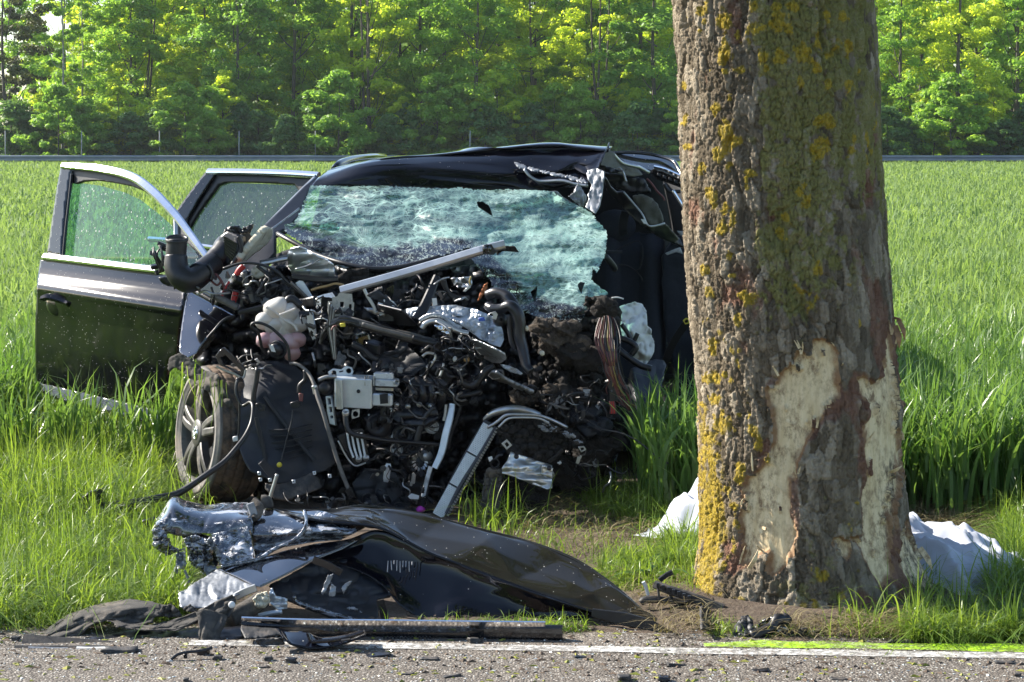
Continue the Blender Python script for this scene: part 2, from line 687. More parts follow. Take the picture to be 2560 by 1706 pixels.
def mk_mats():
    # car paint: black, glossy, dusted and spotted with dried splashes
    def paint(name, base, dust, spots, rough=.05, cior=1.5, flake=0.0):
        s = NT(name)
        co = s.coord()
        d = s.ramp(s.noise(2.6, 7, .7, co), [(.35, 0.0), (.8, dust)])
        v = s.voro(115, 'F1', co)
        vc = s.n("SeparateColor", ins={0: v.outputs["Color"]}).outputs[0]
        spm = s.ramp(s.noise(4.5, 4, .6, s.map(co, loc=(7, 3, 5))), [(.40, .1), (.66, 1.0)])
        sp = s.math('MULTIPLY', s.math('LESS_THAN', v.outputs["Distance"], .24), s.math('GREATER_THAN', vc, s.math('SUBTRACT', 1.0, s.math('MULTIPLY', spm, spots))))
        v2 = s.voro(34, 'F1', s.map(co, scale=(1, 1, .6), loc=(4, 2, 1)))
        vc2 = s.n("SeparateColor", ins={0: v2.outputs["Color"]}).outputs[0]
        sp2 = s.math('MULTIPLY', s.math('LESS_THAN', v2.outputs["Distance"], .1), s.math('GREATER_THAN', vc2, 1 - spots * .6))
        sp = s.math('MAXIMUM', sp, sp2)
        col = s.mix(d, base, (.10, .095, .085))
        col = s.mix(sp, col, (.36, .35, .32))
        bs = s.bsdf(base=col, rough=.22, spec=flake, coat=s.math('SUBTRACT', 1.0, sp), coat_rough=s.ramp(d, [(0, rough), (.5, rough + .09)]), coat_ior=cior)
        return s.done(bs)
    M['paint'] = paint("black_car_paint", (.004, .004, .007), .03, .13, .085, 1.65, .02)
    M['paint_mirror'] = paint("mirror_black_paint", (.004, .004, .007), .01, .03, .015, 3.0)
    M['paint_clean'] = paint("clean_black_paint", (.003, .003, .006), .015, .03, .02, 1.42)
    M['paint_dusty'] = paint("dusty_black_paint", (.012, .011, .008), .14, .14, .05, 1.42)
    # scraped paint: bare pale metal shows where it tore
    s = NT("scraped_black_paint")
    co = s.coord()
    n = s.noise(6, 9, .75, s.map(co, scale=(1, 1, 2.2)), 1.2)
    m = s.ramp(n, [(.55, 0.0), (.585, 1.0)])
    n2 = s.ramp(s.noise(55, 6, .75, co), [(.50, 0.0), (.62, .8)])
    nn = s.ramp(s.noise(3.0, 3, .5, s.map(co, loc=(2, 5, 1))), [(.45, 0.0), (.6, 1.0)])
    fl = s.math('MULTIPLY', n2, nn)
    mm = s.math('MAXIMUM', m, fl)
    col = s.mix(mm, (.006, .007, .012), (.42, .45, .52))
    M['scraped'] = s.done(s.bsdf(base=col, rough=s.ramp(mm, [(0, .12), (1, .5)]), metal=s.math('MULTIPLY', mm, .3), coat=s.math('SUBTRACT', 1.0, mm), coat_ior=1.9, coat_rough=.05,
                                 normal=s.bump(mm, .5, -.002)))
    # torn grey inner side of the panel
    s = NT("torn_pale_metal")
    co = s.coord()
    n = s.ramp(s.noise(14, 9, .75, co), [(.32, (.10, .11, .13)), (.5, (.26, .275, .30)), (.75, (.44, .455, .48))])
    M['torn'] = s.done(s.bsdf(base=n, rough=.45, metal=.35, normal=s.bump(s.noise(40, 6, .7, co), .5, .004)))
    M['chrome'] = gen("bright_chrome_trim", (.75, .76, .78), (.88, .88, .9), 40, .12, 1.0, bump=.03)
    M['steel'] = gen("bare_steel", (.28, .29, .30), (.48, .48, .48), 18, .34, .85, dirt=(.07, .06, .05), dirt_amt=.56)
    M['alu'] = gen("brushed_aluminium", (.42, .43, .43), (.6, .6, .59), 12, .34, .8, dirt=(.16, .14, .11), dirt_amt=.62)
    M['alu_blue'] = gen("galvanised_housing", (.52, .58, .64), (.72, .76, .8), 14, .4, .55, dirt=(.1, .09, .08), dirt_amt=.6, bscale=120)
    M['foil'] = None
    s = NT("embossed_heat_foil")
    co = s.coord()
    w = s.n("TexWave", wave_type='BANDS', bands_direction='DIAGONAL', ins={"Scale": 60.0, "Distortion": 2.0, "Detail": 2.0})
    s.set(w, "Vector", co)
    dm = s.ramp(s.noise(9, 6, .7, co), [(.5, 0.0), (.68, 1.0)])
    M['foil'] = s.done(s.bsdf(base=s.mix(dm, (.62, .66, .7), (.12, .12, .12)), rough=.35, metal=.75, normal=s.bump(w.outputs[1], .6, .004)))
    M['plastic'] = gen("black_plastic", (.005, .005, .008), (.014, .015, .02), 20, .34, 0, bump=.12, dirt=(.05, .045, .04), dirt_amt=.66)
    M['plastic_dusty'] = gen("dusty_black_plastic", (.012, .012, .013), (.035, .034, .034), 26, .6, 0, bump=.3, dirt=(.12, .10, .085), dirt_amt=.5)
    M['plastic_gloss'] = gen("glossy_black_plastic", (.006, .006, .008), (.012, .012, .014), 20, .16, 0, bump=.05, dirt=(.1, .09, .08), dirt_amt=.68, coat=.6)
    M['rubber'] = gen("black_rubber_hose", (.006, .006, .008), (.016, .016, .019), 40, .42, 0, bump=.15, dirt=(.045, .04, .036), dirt_amt=.64)
    M['felt'] = gen("grey_felt_liner", (.022, .021, .020), (.095, .088, .08), 22, .95, 0, bump=.8, bscale=160, dirt=(.15, .125, .1), dirt_amt=.52)
    M['liner'] = gen("dark_wheel_arch_plastic", (.005, .0065, .011), (.014, .017, .025), 8, .55, 0, bump=.3, bscale=30, dirt=(.05, .046, .044), dirt_amt=.66)
    M['engine'] = gen("oily_cast_metal", (.006, .006, .009), (.020, .021, .026), 24, .34, .3, bump=.5, bscale=50, dirt=(.035, .028, .022), dirt_amt=.56)
    M['burnt'] = gen("charred_insulation", (.006, .006, .006), (.032, .025, .02), 26, .95, 0, bump=1.0, bscale=45, dirt=(.08, .066, .054), dirt_amt=.66, bdist=.02)
    M['fibre'] = gen("torn_fibre_mat", (.015, .012, .010), (.13, .10, .075), 34, .95, 0, bump=1.0, bscale=60, dirt=(.012, .01, .01), dirt_amt=.5, bdist=.02)
    M['fabric'] = gen("dark_seat_fabric", (.006, .008, .015), (.011, .014, .024), 60, .9, 0, bump=.3, bscale=300)
    M['trim_dark'] = gen("dark_cabin_trim", (.008, .009, .012), (.016, .017, .02), 30, .7, 0, bump=.2)
    M['headliner'] = gen("grey_headliner_felt", (.10, .10, .085), (.15, .145, .125), 30, .95, 0, bump=.3, bscale=200)
    M['airbag'] = gen("white_airbag_cloth", (.52, .53, .54), (.66, .66, .66), 9, .9, 0, bump=.3, bscale=120, dirt=(.3, .29, .28), dirt_amt=.64)
    M['cloth'] = gen("white_cotton_sheet", (.42, .45, .53), (.50, .53, .60), 5, .9, 0, bump=.15, bscale=220)
    M['bottle'] = None
    s = NT("milky_plastic_bottle")
    bs = s.bsdf(base=s.ramp(s.noise(15, 4, .5), [(.3, (.55, .53, .5)), (.7, (.72, .69, .65))]), rough=.32, sss=.0)
    M['bottle'] = s.done(s.mixs(.25, bs, s.n("BsdfTranslucent", ins={0: (.8, .76, .72, 1)}).outputs[0]))
    s = NT("pink_coolant_in_bottle")
    bs = s.bsdf(base=s.ramp(s.noise(15, 4, .5), [(.3, (.56, .34, .37)), (.7, (.68, .50, .51))]), rough=.32)
    M['coolant'] = s.done(s.mixs(.25, bs, s.n("BsdfTranslucent", ins={0: (.75, .5, .52, 1)}).outputs[0]))
    M['cream'] = gen("cream_foam", (.45, .42, .33), (.62, .58, .46), 30, .9, 0, bump=.6, dirt=(.14, .12, .09), dirt_amt=.55)
    M['red'] = gen("red_cable", (.42, .012, .012), (.55, .03, .03), 30, .4, 0, bump=.05)
    M['wire_brown'] = gen("brown_red_wire", (.11, .03, .028), (.19, .06, .055), 30, .5, 0, bump=0)
    M['wire_black'] = gen("black_wire", (.010, .010, .012), (.02, .02, .022), 30, .4, 0, bump=0)
    M['wire_grey'] = gen("grey_dusty_wire", (.07, .065, .06), (.15, .14, .13), 30, .6, 0, bump=0)
    M['wire_yellow'] = gen("yellow_wire", (.24, .18, .05), (.32, .25, .08), 30, .5, 0, bump=0)
    M['yellow'] = gen("yellow_plug", (.55, .45, .03), (.7, .6, .06), 30, .5, 0, bump=0)
    M['blue'] = gen("blue_connector", (.03, .08, .35), (.05, .12, .45), 30, .5, 0, bump=0)
    M['label'] = gen("white_sticker", (.6, .6, .58), (.7, .7, .68), 30, .6, 0, bump=0)
    M['brown_clip'] = gen("tan_plug", (.38, .24, .10), (.45, .3, .14), 30, .6, 0, bump=0)
    M['magenta'] = gen("magenta_cap", (.35, .02, .3), (.45, .04, .4), 30, .5, 0, bump=0)
    M['orange'] = gen("rusty_orange_flap", (.30, .085, .025), (.4, .14, .05), 30, .8, 0, bump=.4)
    M['tyre'] = gen("dirty_tyre_rubber", (.014, .013, .013), (.04, .034, .03), 18, .8, 0, bump=.3, dirt=(.15, .10, .065), dirt_amt=.42)
    M['alloy'] = gen("dusty_alloy_wheel", (.04, .038, .036), (.11, .104, .096), 14, .5, .3, bump=.05, dirt=(.2, .165, .13), dirt_amt=.5)
    M['tyre_side'] = gen("dust_covered_tyre_wall", (.10, .095, .088), (.22, .205, .19), 14, .85, 0, bump=.25, dirt=(.26, .21, .165), dirt_amt=.52)
    M['galv'] = gen("galvanised_guard_rail", (.18, .21, .26), (.26, .29, .34), .8, .5, .5, bump=.05, bscale=5)
    M['postm'] = gen("weathered_fence_post", (.26, .27, .26), (.38, .39, .37), 3, .8, 0, bump=.1, bscale=10)
    M['fin'] = gen("radiator_fins", (.55, .57, .58), (.7, .72, .72), 30, .35, .6, bump=0)
    # glass of the doors: thin tinted sheet with dried splashes
    def glass(name, tint, refl, spots, haze):
        s = NT(name)
        co = s.coord()
        tr = s.n("BsdfTransparent", ins={0: tint + (1,)}).outputs[0]
        gl = s.n("BsdfGlossy", ins={"Color": (1, 1, 1, 1), "Roughness": .02}).outputs[0]
        fr = s.n("Fresnel", ins={"IOR": refl}).outputs[0]
        v = s.voro(34, 'F1', s.map(co, scale=(1, 1, .8)))
        vc = s.n("SeparateColor", ins={0: v.outputs["Color"]}).outputs[0]
        sp = s.math('MULTIPLY', s.math('LESS_THAN', v.outputs["Distance"], .16), s.math('GREATER_THAN', vc, 1 - spots))
        v2 = s.voro(90, 'F1', co)
        vc2 = s.n("SeparateColor", ins={0: v2.outputs["Color"]}).outputs[0]
        sp2 = s.math('MULTIPLY', s.math('LESS_THAN', v2.outputs["Distance"], .2), s.math('GREATER_THAN', vc2, 1 - spots * .35))
        sp = s.math('MAXIMUM', sp, sp2)
        df = s.bsdf(base=(.75, .75, .72), rough=.8)
        df2 = s.mixs(.5, df, s.n("BsdfTranslucent", ins={0: (.8, .8, .78, 1)}).outputs[0])
        sh = s.mixs(fr, tr, gl)
        hz = s.math('ADD', haze, s.math('MULTIPLY', s.noise(3, 5, .6, co), haze))
        sh = s.mixs(hz, sh, s.mixs(.5, s.bsdf(base=(.3, .4, .4), rough=.8), s.n("BsdfTranslucent", ins={0: (.35, .45, .45, 1)}).outputs[0]))
        return s.done(s.mixs(sp, sh, df2))
    M['glass_green'] = glass("green_tinted_door_glass", (.30, .62, .72), 1.5, .6, .08)
    M['glass_dark'] = glass("dark_tinted_door_glass", (.10, .15, .185), 1.8, .4, .07)
    M['glass_rear'] = glass("dark_rear_side_glass", (.05, .045, .06), 2.2, .05, .02)
    # crazed windscreen
    s = NT("crazed_laminated_glass")
    tx, ty = s.attr("tx"), s.attr("ty")
    cb = s.n("CombineXYZ", ins={0: tx, 1: ty, 2: 0.0}).outputs[0]
    wob = s.n("TexNoise", ins={"Scale": 1.6, "Detail": 4.0, "Vector": cb}).outputs[1]
    vec = s.n("VectorMath", operation='ADD', ins={0: cb, 1: s.n("VectorMath", operation='SCALE', ins={0: wob, "Scale": .55}).outputs[0]}).outputs[0]
    vrot = s.map(vec, scale=(1.0, 4.5, 1), rot=(0, 0, .30))
    vrot2 = s.map(vec, scale=(1.0, 4.0, 1), rot=(0, 0, -.22))

    def cracks(sc, w, vv):
        nd = s.voro(sc, 'DISTANCE_TO_EDGE', vv)
        return s.ramp(nd.outputs["Distance"], [(w * .5, 1.0), (w, 0.0)])
    c1 = cracks(1.5, .06, vrot)
    c2 = cracks(3.2, .10, vrot2)
    c3 = cracks(5.5, .13, vec)
    c4 = cracks(2.6, .06, s.map(vec, scale=(4.0, 1, 1), rot=(0, 0, -.45)))
    def rays(cx, cy, k, w):
        ax = s.math('SUBTRACT', tx, cx)
        ay = s.math('SUBTRACT', ty, cy)
        ang = s.math('ARCTAN2', ay, ax)
        r = s.math('SQRT', s.math('ADD', s.math('MULTIPLY', ax, ax), s.math('MULTIPLY', ay, ay)))
        cv = s.n("CombineXYZ", ins={0: s.math('MULTIPLY', ang, k), 1: s.math('MULTIPLY', r, .9), 2: 0.0}).outputs[0]
        wv = s.n("VectorMath", operation='ADD', ins={0: cv, 1: s.n("VectorMath", operation='SCALE', ins={0: wob, "Scale": .5}).outputs[0]}).outputs[0]
        nd = s.voro(1.0, 'DISTANCE_TO_EDGE', wv)
        return s.math('MULTIPLY', s.ramp(nd.outputs["Distance"], [(w * .4, 1.0), (w, 0.0)]), s.ramp(r, [(0.0, 1.0), (1.0, .15)]))
    c5 = s.math('MAXIMUM', rays(13.4, 5.9, 13.0, .13), rays(9.2, 6.2, 16.0, .13))
    band = s.ramp(s.noise(.55, 5, .6, s.map(cb, scale=(.5, 2.6, 1), rot=(0, 0, .28), loc=(1, 4, 0))), [(.44, 0.0), (.56, 1.0)])
    big = s.ramp(s.noise(.42, 6, .68, s.map(cb, scale=(1, 2.4, 1), rot=(0, 0, .3))), [(.42, 0.0), (.60, 1.0)])
    mid = s.ramp(s.noise(1.3, 6, .7, s.map(cb, scale=(1, 2.8, 1), rot=(0, 0, .25), loc=(3, 1, 0))), [(.40, 0.0), (.62, 1.0)])
    right = s.ramp(s.math('MULTIPLY', tx, .05), [(.50, 0.0), (.60, 1.0)])
    dens = s.math('MINIMUM', s.math('ADD', s.math('MULTIPLY', s.math('MULTIPLY', big, mid), .9), s.math('MULTIPLY', right, .55)), 1.0)
    fine = s.math('MULTIPLY', s.math('MAXIMUM', c3, s.math('MULTIPLY', cracks(10.5, .17, vrot2), .8)), s.math('ADD', .18, s.math('MULTIPLY', dens, .8)))
    line = s.math('MAXIMUM', s.math('MAXIMUM', c1, s.math('MULTIPLY', c2, s.math('ADD', .25, s.math('MULTIPLY', mid, .6)))), s.math('MULTIPLY', c4, s.math('MULTIPLY', big, .7)))
    line = s.math('MAXIMUM', s.math('MULTIPLY', line, s.math('ADD', .45, s.math('MULTIPLY', band, .55))), s.math('MULTIPLY', c5, .9))
    line = s.math('MINIMUM', s.math('ADD', line, s.math('MULTIPLY', fine, s.math('ADD', .3, s.math('MULTIPLY', band, .5)))), 1.0)
    spark = s.math('GREATER_THAN', s.noise(45, 2, .5, vec), .66)
    frit = s.attr("frit")
    colv = s.mix(s.noise(1.3, 4, .6, cb), (.22, .46, .42), (.55, .74, .69))
    colv = s.mix(spark, colv, (.8, .9, .86))
    colv = s.mix(s.math('MULTIPLY', frit, .8), colv, (.34, .38, .38))
    df = s.mixs(.38, s.bsdf(base=colv, rough=.35), s.n("BsdfTranslucent", ins={0: (.45, .75, .66, 1)}).outputs[0])
    tr = s.n("BsdfTransparent", ins={0: (.30, .62, .52, 1)}).outputs[0]
    gl = s.n("BsdfGlossy", ins={"Color": (.9, 1, .97, 1), "Roughness": .08}).outputs[0]
    body = s.mixs(.16, tr, gl)
    body = s.mixs(s.math('MULTIPLY', s.math('MULTIPLY', dens, s.math('ADD', .35, s.math('MULTIPLY', band, .65))), .6), body, s.bsdf(base=s.mix(mid, (.07, .19, .175), (.20, .40, .365)), rough=.3))
    black = s.bsdf(base=(.008, .008, .009), rough=.2)
    body = s.mixs(frit, body, black)
    fr_l = s.math('MULTIPLY', line, s.math('SUBTRACT', 1.0, s.math('MULTIPLY', frit, s.math('LESS_THAN', s.noise(14, 4, .7, vec), .54))))
    M['shatter'] = s.done(s.mixs(fr_l, body, df))

# ------------------------------------------------------------------ plants: blade meshes
def leafmat(name, lo, hi, transl=.45, rough=.5, objvar=.0, tint=1.25, spec=.25, yellow=None):
    s = NT(name)
    r = s.n("NewGeometry").outputs["Random Per Island"]
    pn = s.noise(.35, 4, .6, s.n("NewGeometry").outputs["Position"])
    col = s.mix(s.math('ADD', s.math('MULTIPLY', r, .7), s.math('SUBTRACT', s.math('MULTIPLY', pn, .9), .3)), lo, hi)
    if objvar:
        ob = s.n("ObjectInfo").outputs["Random"]
        col = s.mix(s.math('MULTIPLY', ob, objvar), col, yellow or (.13, .15, .02))
    tc = s.mix(1.0, col, (tint, tint * .98, tint * .5), 'MULTIPLY')
    bs = s.bsdf(base=col, rough=rough, spec=spec)
    return s.done(s.mixs(transl, bs, s.n("BsdfTranslucent", ins={0: tc}).outputs[0]))


def blades(p, h, w, ang, lean, seg=3, twist=None, droop=.35):
    """tapered grass blades as one vertex/face set"""
    n = len(p)
    t = np.linspace(0, 1, seg + 1)
    d = np.stack([np.cos(ang), np.sin(ang)], -1)
    tw = ang + np.pi / 2 + (RNG.normal(0, .7, n) if twist is None else twist)
    sd = np.stack([np.cos(tw), np.sin(tw), 0 * tw], -1)
    out = []
    for k in range(seg + 1):
        c = p.copy()
        c[:, :2] += d * (h * lean * t[k] ** 2)[:, None]
        c[:, 2] += h * (t[k] - droop * lean * t[k] ** 3)
        if k < seg:
            ww = (w * (1 - t[k] ** 1.6) * (.75 + .25 * min(1, 4 * t[k]))) * .5
            out += [c - sd * ww[:, None], c + sd * ww[:, None]]
        else:
            out += [c]
    V = np.stack(out, 1)
    m = V.shape[1]
    b = (np.arange(n) * m)[:, None]
    F = []
    for k in range(seg - 1):
        F.append(b + np.array([[2 * k, 2 * k + 1, 2 * k + 3, 2 * k + 2]]))
    q = np.vstack(F) if F else np.zeros((0, 4), int)
    tr = b + np.array([[2 * seg - 2, 2 * seg - 1, 2 * seg]])
    return V.reshape(-1, 3), q, tr


def add_blades(name, parts, mat, kind="stuff", label=None, cat=None):
    V, Q, T, o = [], [], [], 0
    for v, q, t in parts:
        V.append(v); Q.append(q + o); T.append(t + o)
        o += len(v)
    fs = []
    q = np.vstack(Q)
    if len(q): fs.append((4, q))
    fs.append((3, np.vstack(T)))
    me = mesh_np(name, np.vstack(V), fs, mat, True)
    ob = link(name, me)
    tag(ob, label, cat, kind=kind)
    return ob


# ------------------------------------------------------------------ where things stand on the ground
TC = P(2010, 1000, 8.55); TC = Vector((TC.x, 8.55, 0))          # trunk
CAR_X0, CAR_X1, CAR_Y0, CAR_Y1 = -1.55, 1.05, 10.45, 15.3        # wreck's footprint


def road_edge(x):
    """depth of the white line's far side at x"""
    return 7.70 - 0.070 * (x + .8)


def build_ground():
    s = NT("verge_soil")
    co = s.coord()
    a = s.noise(3.0, 8, .7, co)
    b = s.noise(45, 6, .7, co)
    col = s.ramp(a, [(.35, (.075, .052, .036)), (.6, (.12, .085, .06))])
    col = s.mix(s.ramp(b, [(.5, 0.0), (.7, .7)]), col, (.20, .165, .11))
    soil = s.done(s.bsdf(base=col, rough=.95, normal=s.bump(s.noise(60, 6, .7, co), 1.0, .02)))
    # one sheet out to the horizon, finely cut and uneven near the wreck
    xs = np.concatenate([[-600, -200, -60, -20, -8], np.arange(-4, 4.01, .05), [8, 20, 60, 200, 600]])
    ys = np.concatenate([[-600, -200, -60, -20, 0, 5, 7.0], np.arange(7.6, 12.01, .05), [14, 20, 40, 100, 250, 700]])
    X, Y = np.meshgrid(xs, ys)
    near = sstep(0.02, .25, Y - road_edge(X) + .05) * sstep(13, 11, Y) * sstep(4.2, 3.6, np.abs(X))
    Z = near * (.018 * fbm(X * 3, Y * 3, 4, 3) + .022 * ridge(X * 9, Y * 9, 3, 8) - .016)
    r = np.hypot(X - TC.x, Y - TC.y)
    Z += near * .05 * np.exp(-((r - .45) / .22) ** 2)
    g = put("ground", np.stack([X, Y, Z], -1).reshape(-1, 3), [(4, gridfaces(*X.shape))], soil)
    tag(g, "bare brown soil of the verge and field", kind="structure")
    # asphalt
    s = NT("rough_asphalt")
    co = s.coord()
    v = s.voro(120, 'F1', co)
    vc = s.n("SeparateColor", ins={0: v.outputs["Color"]}).outputs[0]
    st = s.ramp(vc, [(0, (.09, .08, .07)), (.5, (.15, .133, .115)), (.8, (.28, .25, .215)), (.95, (.56, .53, .48))])
    col = s.mix(s.ramp(v.outputs["Distance"], [(.25, 0.0), (.6, .8)]), st, (.06, .052, .045))
    pt = s.ramp(s.noise(1.4, 6, .65, co), [(.3, .0), (.75, .45)])
    col = s.mix(pt, col, (.20, .165, .13))
    asph = s.done(s.bsdf(base=col, rough=.85, spec=.3, normal=s.bump(s.math('SUBTRACT', 1.0, v.outputs["Distance"]), .8, .006)))
    xs = np.concatenate([[-300, -60, -12], np.arange(-4, 4.01, .03), [12, 60, 300]])
    e = road_edge(xs) + .24 + .05 * fbm(xs * 4, 0 * xs, 3, 5)
    rows = [np.stack([xs, 0.0 * xs - 1.2 - .07 * xs, 0 * xs + .004], -1), np.stack([xs, e - 1.2, 0 * xs + .004], -1), np.stack([xs, e - .25, 0 * xs + .004], -1), np.stack([xs, e - .01, 0 * xs + .004], -1), np.stack([xs, e, 0 * xs - .03], -1)]
    rd = put("road", np.concatenate(rows), [(4, gridfaces(len(rows), len(xs)))], asph)
    tag(rd, "grey asphalt road strewn with crumbs", kind="structure")
    # painted edge line, worn, and the sprayed mark beside it
    def paintmat(name, col, lo, hi):
        s = NT(name)
        co = s.coord()
        w = s.ramp(s.noise(38, 7, .72, co), [(lo, 0.0), (hi, 1.0)])
        w2 = s.ramp(s.noise(2.2, 4, .6, co), [(.30, 0.0), (.55, 1.0)])
        a = s.math('MAXIMUM', s.math('MULTIPLY', w, s.ramp(w2, [(0, .3), (1, 1.0)])), s.math('MULTIPLY', w2, .38))
        c = s.mix(s.noise(90, 3, .6, co), tuple(x * .75 for x in col), col)
        return s.done(s.mixs(a, s.n("BsdfTransparent").outputs[0], s.bsdf(base=c, rough=.8, normal=s.bump(s.noise(110, 4, .6, co), .5, .004))))
    xs = np.arange(-1.15, 4.5, .05)
    y1 = road_edge(xs) + .01 * fbm(xs * 3, 0 * xs, 3, 7)
    y0 = y1 - .085 + .008 * fbm(xs * 5, 0 * xs, 3, 9)
    V = np.concatenate([np.stack([xs, y0, 0 * xs + .008], -1), np.stack([xs, y1, 0 * xs + .008], -1)])
    o = put("edge_line", V, [(4, gridfaces(2, len(xs)))], paintmat("worn_white_road_paint", (.70, .69, .66), .42, .56))
    tag(o, "worn white painted line along the road's edge", kind="structure")
    xs = np.arange(.68, 4.5, .03)
    f = sstep(.66, .95, xs)
    y0 = road_edge(xs) + .012 + .012 * fbm(xs * 6, 0 * xs, 3, 17)
    y1 = y0 + (.10 + .035 * fbm(xs * 7, 0 * xs, 3, 19)) * (.35 + .65 * f)
    V = np.concatenate([np.stack([xs, y0, 0 * xs + .010], -1), np.stack([xs, (y0 + y1) / 2, 0 * xs + .012], -1), np.stack([xs, y1, 0 * xs + .012], -1)])
    o = put("sprayed_mark", V, [(4, gridfaces(3, len(xs)))], paintmat("fluorescent_yellow_green_spray", (.45, .78, .01), .40, .58))
    tag(o, "neon yellow green spray paint beside the white line", kind="structure")
    s = NT("green_side_ground")
    co = s.coord()
    side = s.done(s.bsdf(base=s.ramp(s.noise(1.5, 7, .7, co), [(.3, (.06, .11, .018)), (.7, (.13, .19, .04))]), rough=.95, normal=s.bump(s.noise(20, 5, .7, co), 1, .1)))
    for xs in (np.array([-300, -60, -20, -3.1]), np.array([3.3, 20, 60, 300.0])):
        ys = np.array([0.0, 5.6, 14.0])
        V = np.concatenate([np.stack([xs, road_edge(xs) + .35 if k == 0 else 0 * xs + yv, 0 * xs + .03], -1) for k, yv in enumerate((0, 10.4, 124.0))])
        o = put("green_ground", V, [(4, gridfaces(3, 4))], side)
        tag(o, "grassy ground beside the scene", kind="structure")
    # grass of the far verge and fields behind the camera (seen only in reflections)
    s = NT("far_meadow")
    co = s.coord()
    mead = s.done(s.bsdf(base=s.ramp(s.noise(1.2, 7, .7, co), [(.3, (.055, .10, .018)), (.7, (.12, .17, .035))]), rough=.95, normal=s.bump(s.noise(20, 5, .7, co), 1, .1)))
    xs = np.array([-400, -60, 0, 60, 400.0])
    V = np.concatenate([np.stack([xs, 0 * xs - 400, 0 * xs + .02], -1), np.stack([xs, -1.6 - .07 * xs, 0 * xs + .02], -1)])
    o = put("meadow", V, [(4, gridfaces(2, 5))], mead)
    tag(o, "green meadow on the near side of the road", kind="structure")


def in_car(x, y, m=0.0):
    return (x > CAR_X0 - m) & (x < CAR_X1 + m) & (y > CAR_Y0 - m) & (y < CAR_Y1 + m)


def wheat_front(x):
    """depth where the crop begins"""
    base = np.where(x < -.9, 11.45, 10.75)
    return base + .18 * fbm(x * 1.7, 0 * x, 3, 31)


def build_field():
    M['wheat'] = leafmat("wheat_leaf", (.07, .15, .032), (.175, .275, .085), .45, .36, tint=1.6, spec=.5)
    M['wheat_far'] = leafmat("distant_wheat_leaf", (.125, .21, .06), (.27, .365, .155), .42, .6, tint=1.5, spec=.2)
    # ground under the crop, standing at half its height far out where the soil cannot be seen
    s = NT("crop_undergrowth")
    co = s.coord()
    und = s.done(s.bsdf(base=s.ramp(s.noise(6, 6, .7, co), [(.3, (.03, .06, .012)), (.7, (.07, .12, .028))]), rough=.95))
    xs = np.array([-110.0, -40, 0, 40, 110])
    V = np.concatenate([np.stack([xs, 0 * xs + y, 0 * xs + z], -1) for y, z in ((14, .01), (20, .16), (40, .26), (124, .30), (124.5, 0.0))])
    o = put("crop_floor", V, [(4, gridfaces(5, 5))], und)
    tag(o, "green undergrowth of the wheat field", kind="structure")

    def pts(n, y0, y1, marg=1.7):
        u = RNG.random(n)
        y = np.sqrt(y0 ** 2 + u * (y1 ** 2 - y0 ** 2))
        x = (RNG.random(n) - .5) * 2 * (y * 1290 / FPX + marg)
        return x, y
    parts = []

    def leaves(x, y, hh, ww, nl, seg, hv=.13, upright=.5):
        n = len(x)
        H = hh * (1 + hv * RNG.normal(0, 1, n)) * (1 + .10 * fbm(x * .35, y * .35, 3, 41))
        for k in range(nl):
            top = RNG.random(n)
            z0 = H * (.10 + .45 * top) * (k > 0)
            h = H - z0
            p = np.stack([x + RNG.normal(0, .012, n), y + RNG.normal(0, .012, n), z0 * 1.0], -1)
            lean = np.abs(RNG.normal(.25 if k == 0 else upright, .22, n))
            parts.append(blades(p, h * (1 + .1 * RNG.random(n)), ww * (.7 + .6 * RNG.random(n)), RNG.random(n) * 2 * np.pi, lean, seg, droop=.55))
    # first metres: leaf by leaf
    x, y = pts(19500, 10.5, 17)
    k = (y > wheat_front(x)) & ~in_car(x, y, .12) & ~((x < -1.2) & (x > -3.0) & (y < 12.75) & (y > 11.62) & (RNG.random(len(x)) < .97))
    leaves(x[k], y[k], .50, .017, 4, 3)
    # taller tangled plants in the strip between wreck and trunk and behind the trunk
    n = 2600
    x = RNG.uniform(.62, 4.0, n); y = RNG.uniform(10.2, 11.6, n)
    k = (RNG.random(n) < .75) & ~((x < 1.05) & (y > 10.95))
    leaves(x[k], y[k], .56, .021, 4, 5, upright=.42)
    n = 9000
    x = -3.0 - 12 * RNG.random(n) ** 1.5; y = RNG.uniform(9.5, 14.5, n)
    leaves(x, y, .5, .03, 2, 3)
    V1 = parts[:]
    parts.clear()
    def tips(x, y, hh, L, ww, seg):
        n = len(x)
        H = hh * (1 + .08 * RNG.normal(0, 1, n)) * (1 + .10 * fbm(x * .35, y * .35, 3, 41))
        row = .06 * np.sin(x * 2 * np.pi / 1.6 + .5 * fbm(x * .1, y * .05, 2, 43))
        p = np.stack([x, y, H * (1 + row) - L], -1)
        parts.append(blades(p, L * RNG.uniform(.7, 1.4, n), ww * RNG.uniform(.6, 1.3, n), RNG.random(n) * 6.283, np.abs(RNG.normal(.8, .45, n)), seg, droop=.6))
    x, y = pts(17000, 17, 30)
    k = ~in_car(x, y, .1)
    leaves(x[k], y[k], .50, .022, 2, 2)
    x, y = pts(64000, 15.5, 34)
    k = ~in_car(x, y, .1)
    tips(x[k], y[k], .52, .20, .022, 2)
    x, y = pts(88000, 34, 70)
    tips(x, y, .53, .19, .034, 2)
    x, y = pts(115000, 68, 122)
    tips(x, y, .54, .20, .055, 2)
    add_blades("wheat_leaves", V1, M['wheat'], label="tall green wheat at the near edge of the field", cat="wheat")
    add_blades("wheat_field", parts, M['wheat_far'], label="wide field of green wheat running to the guard rail", cat="wheat")


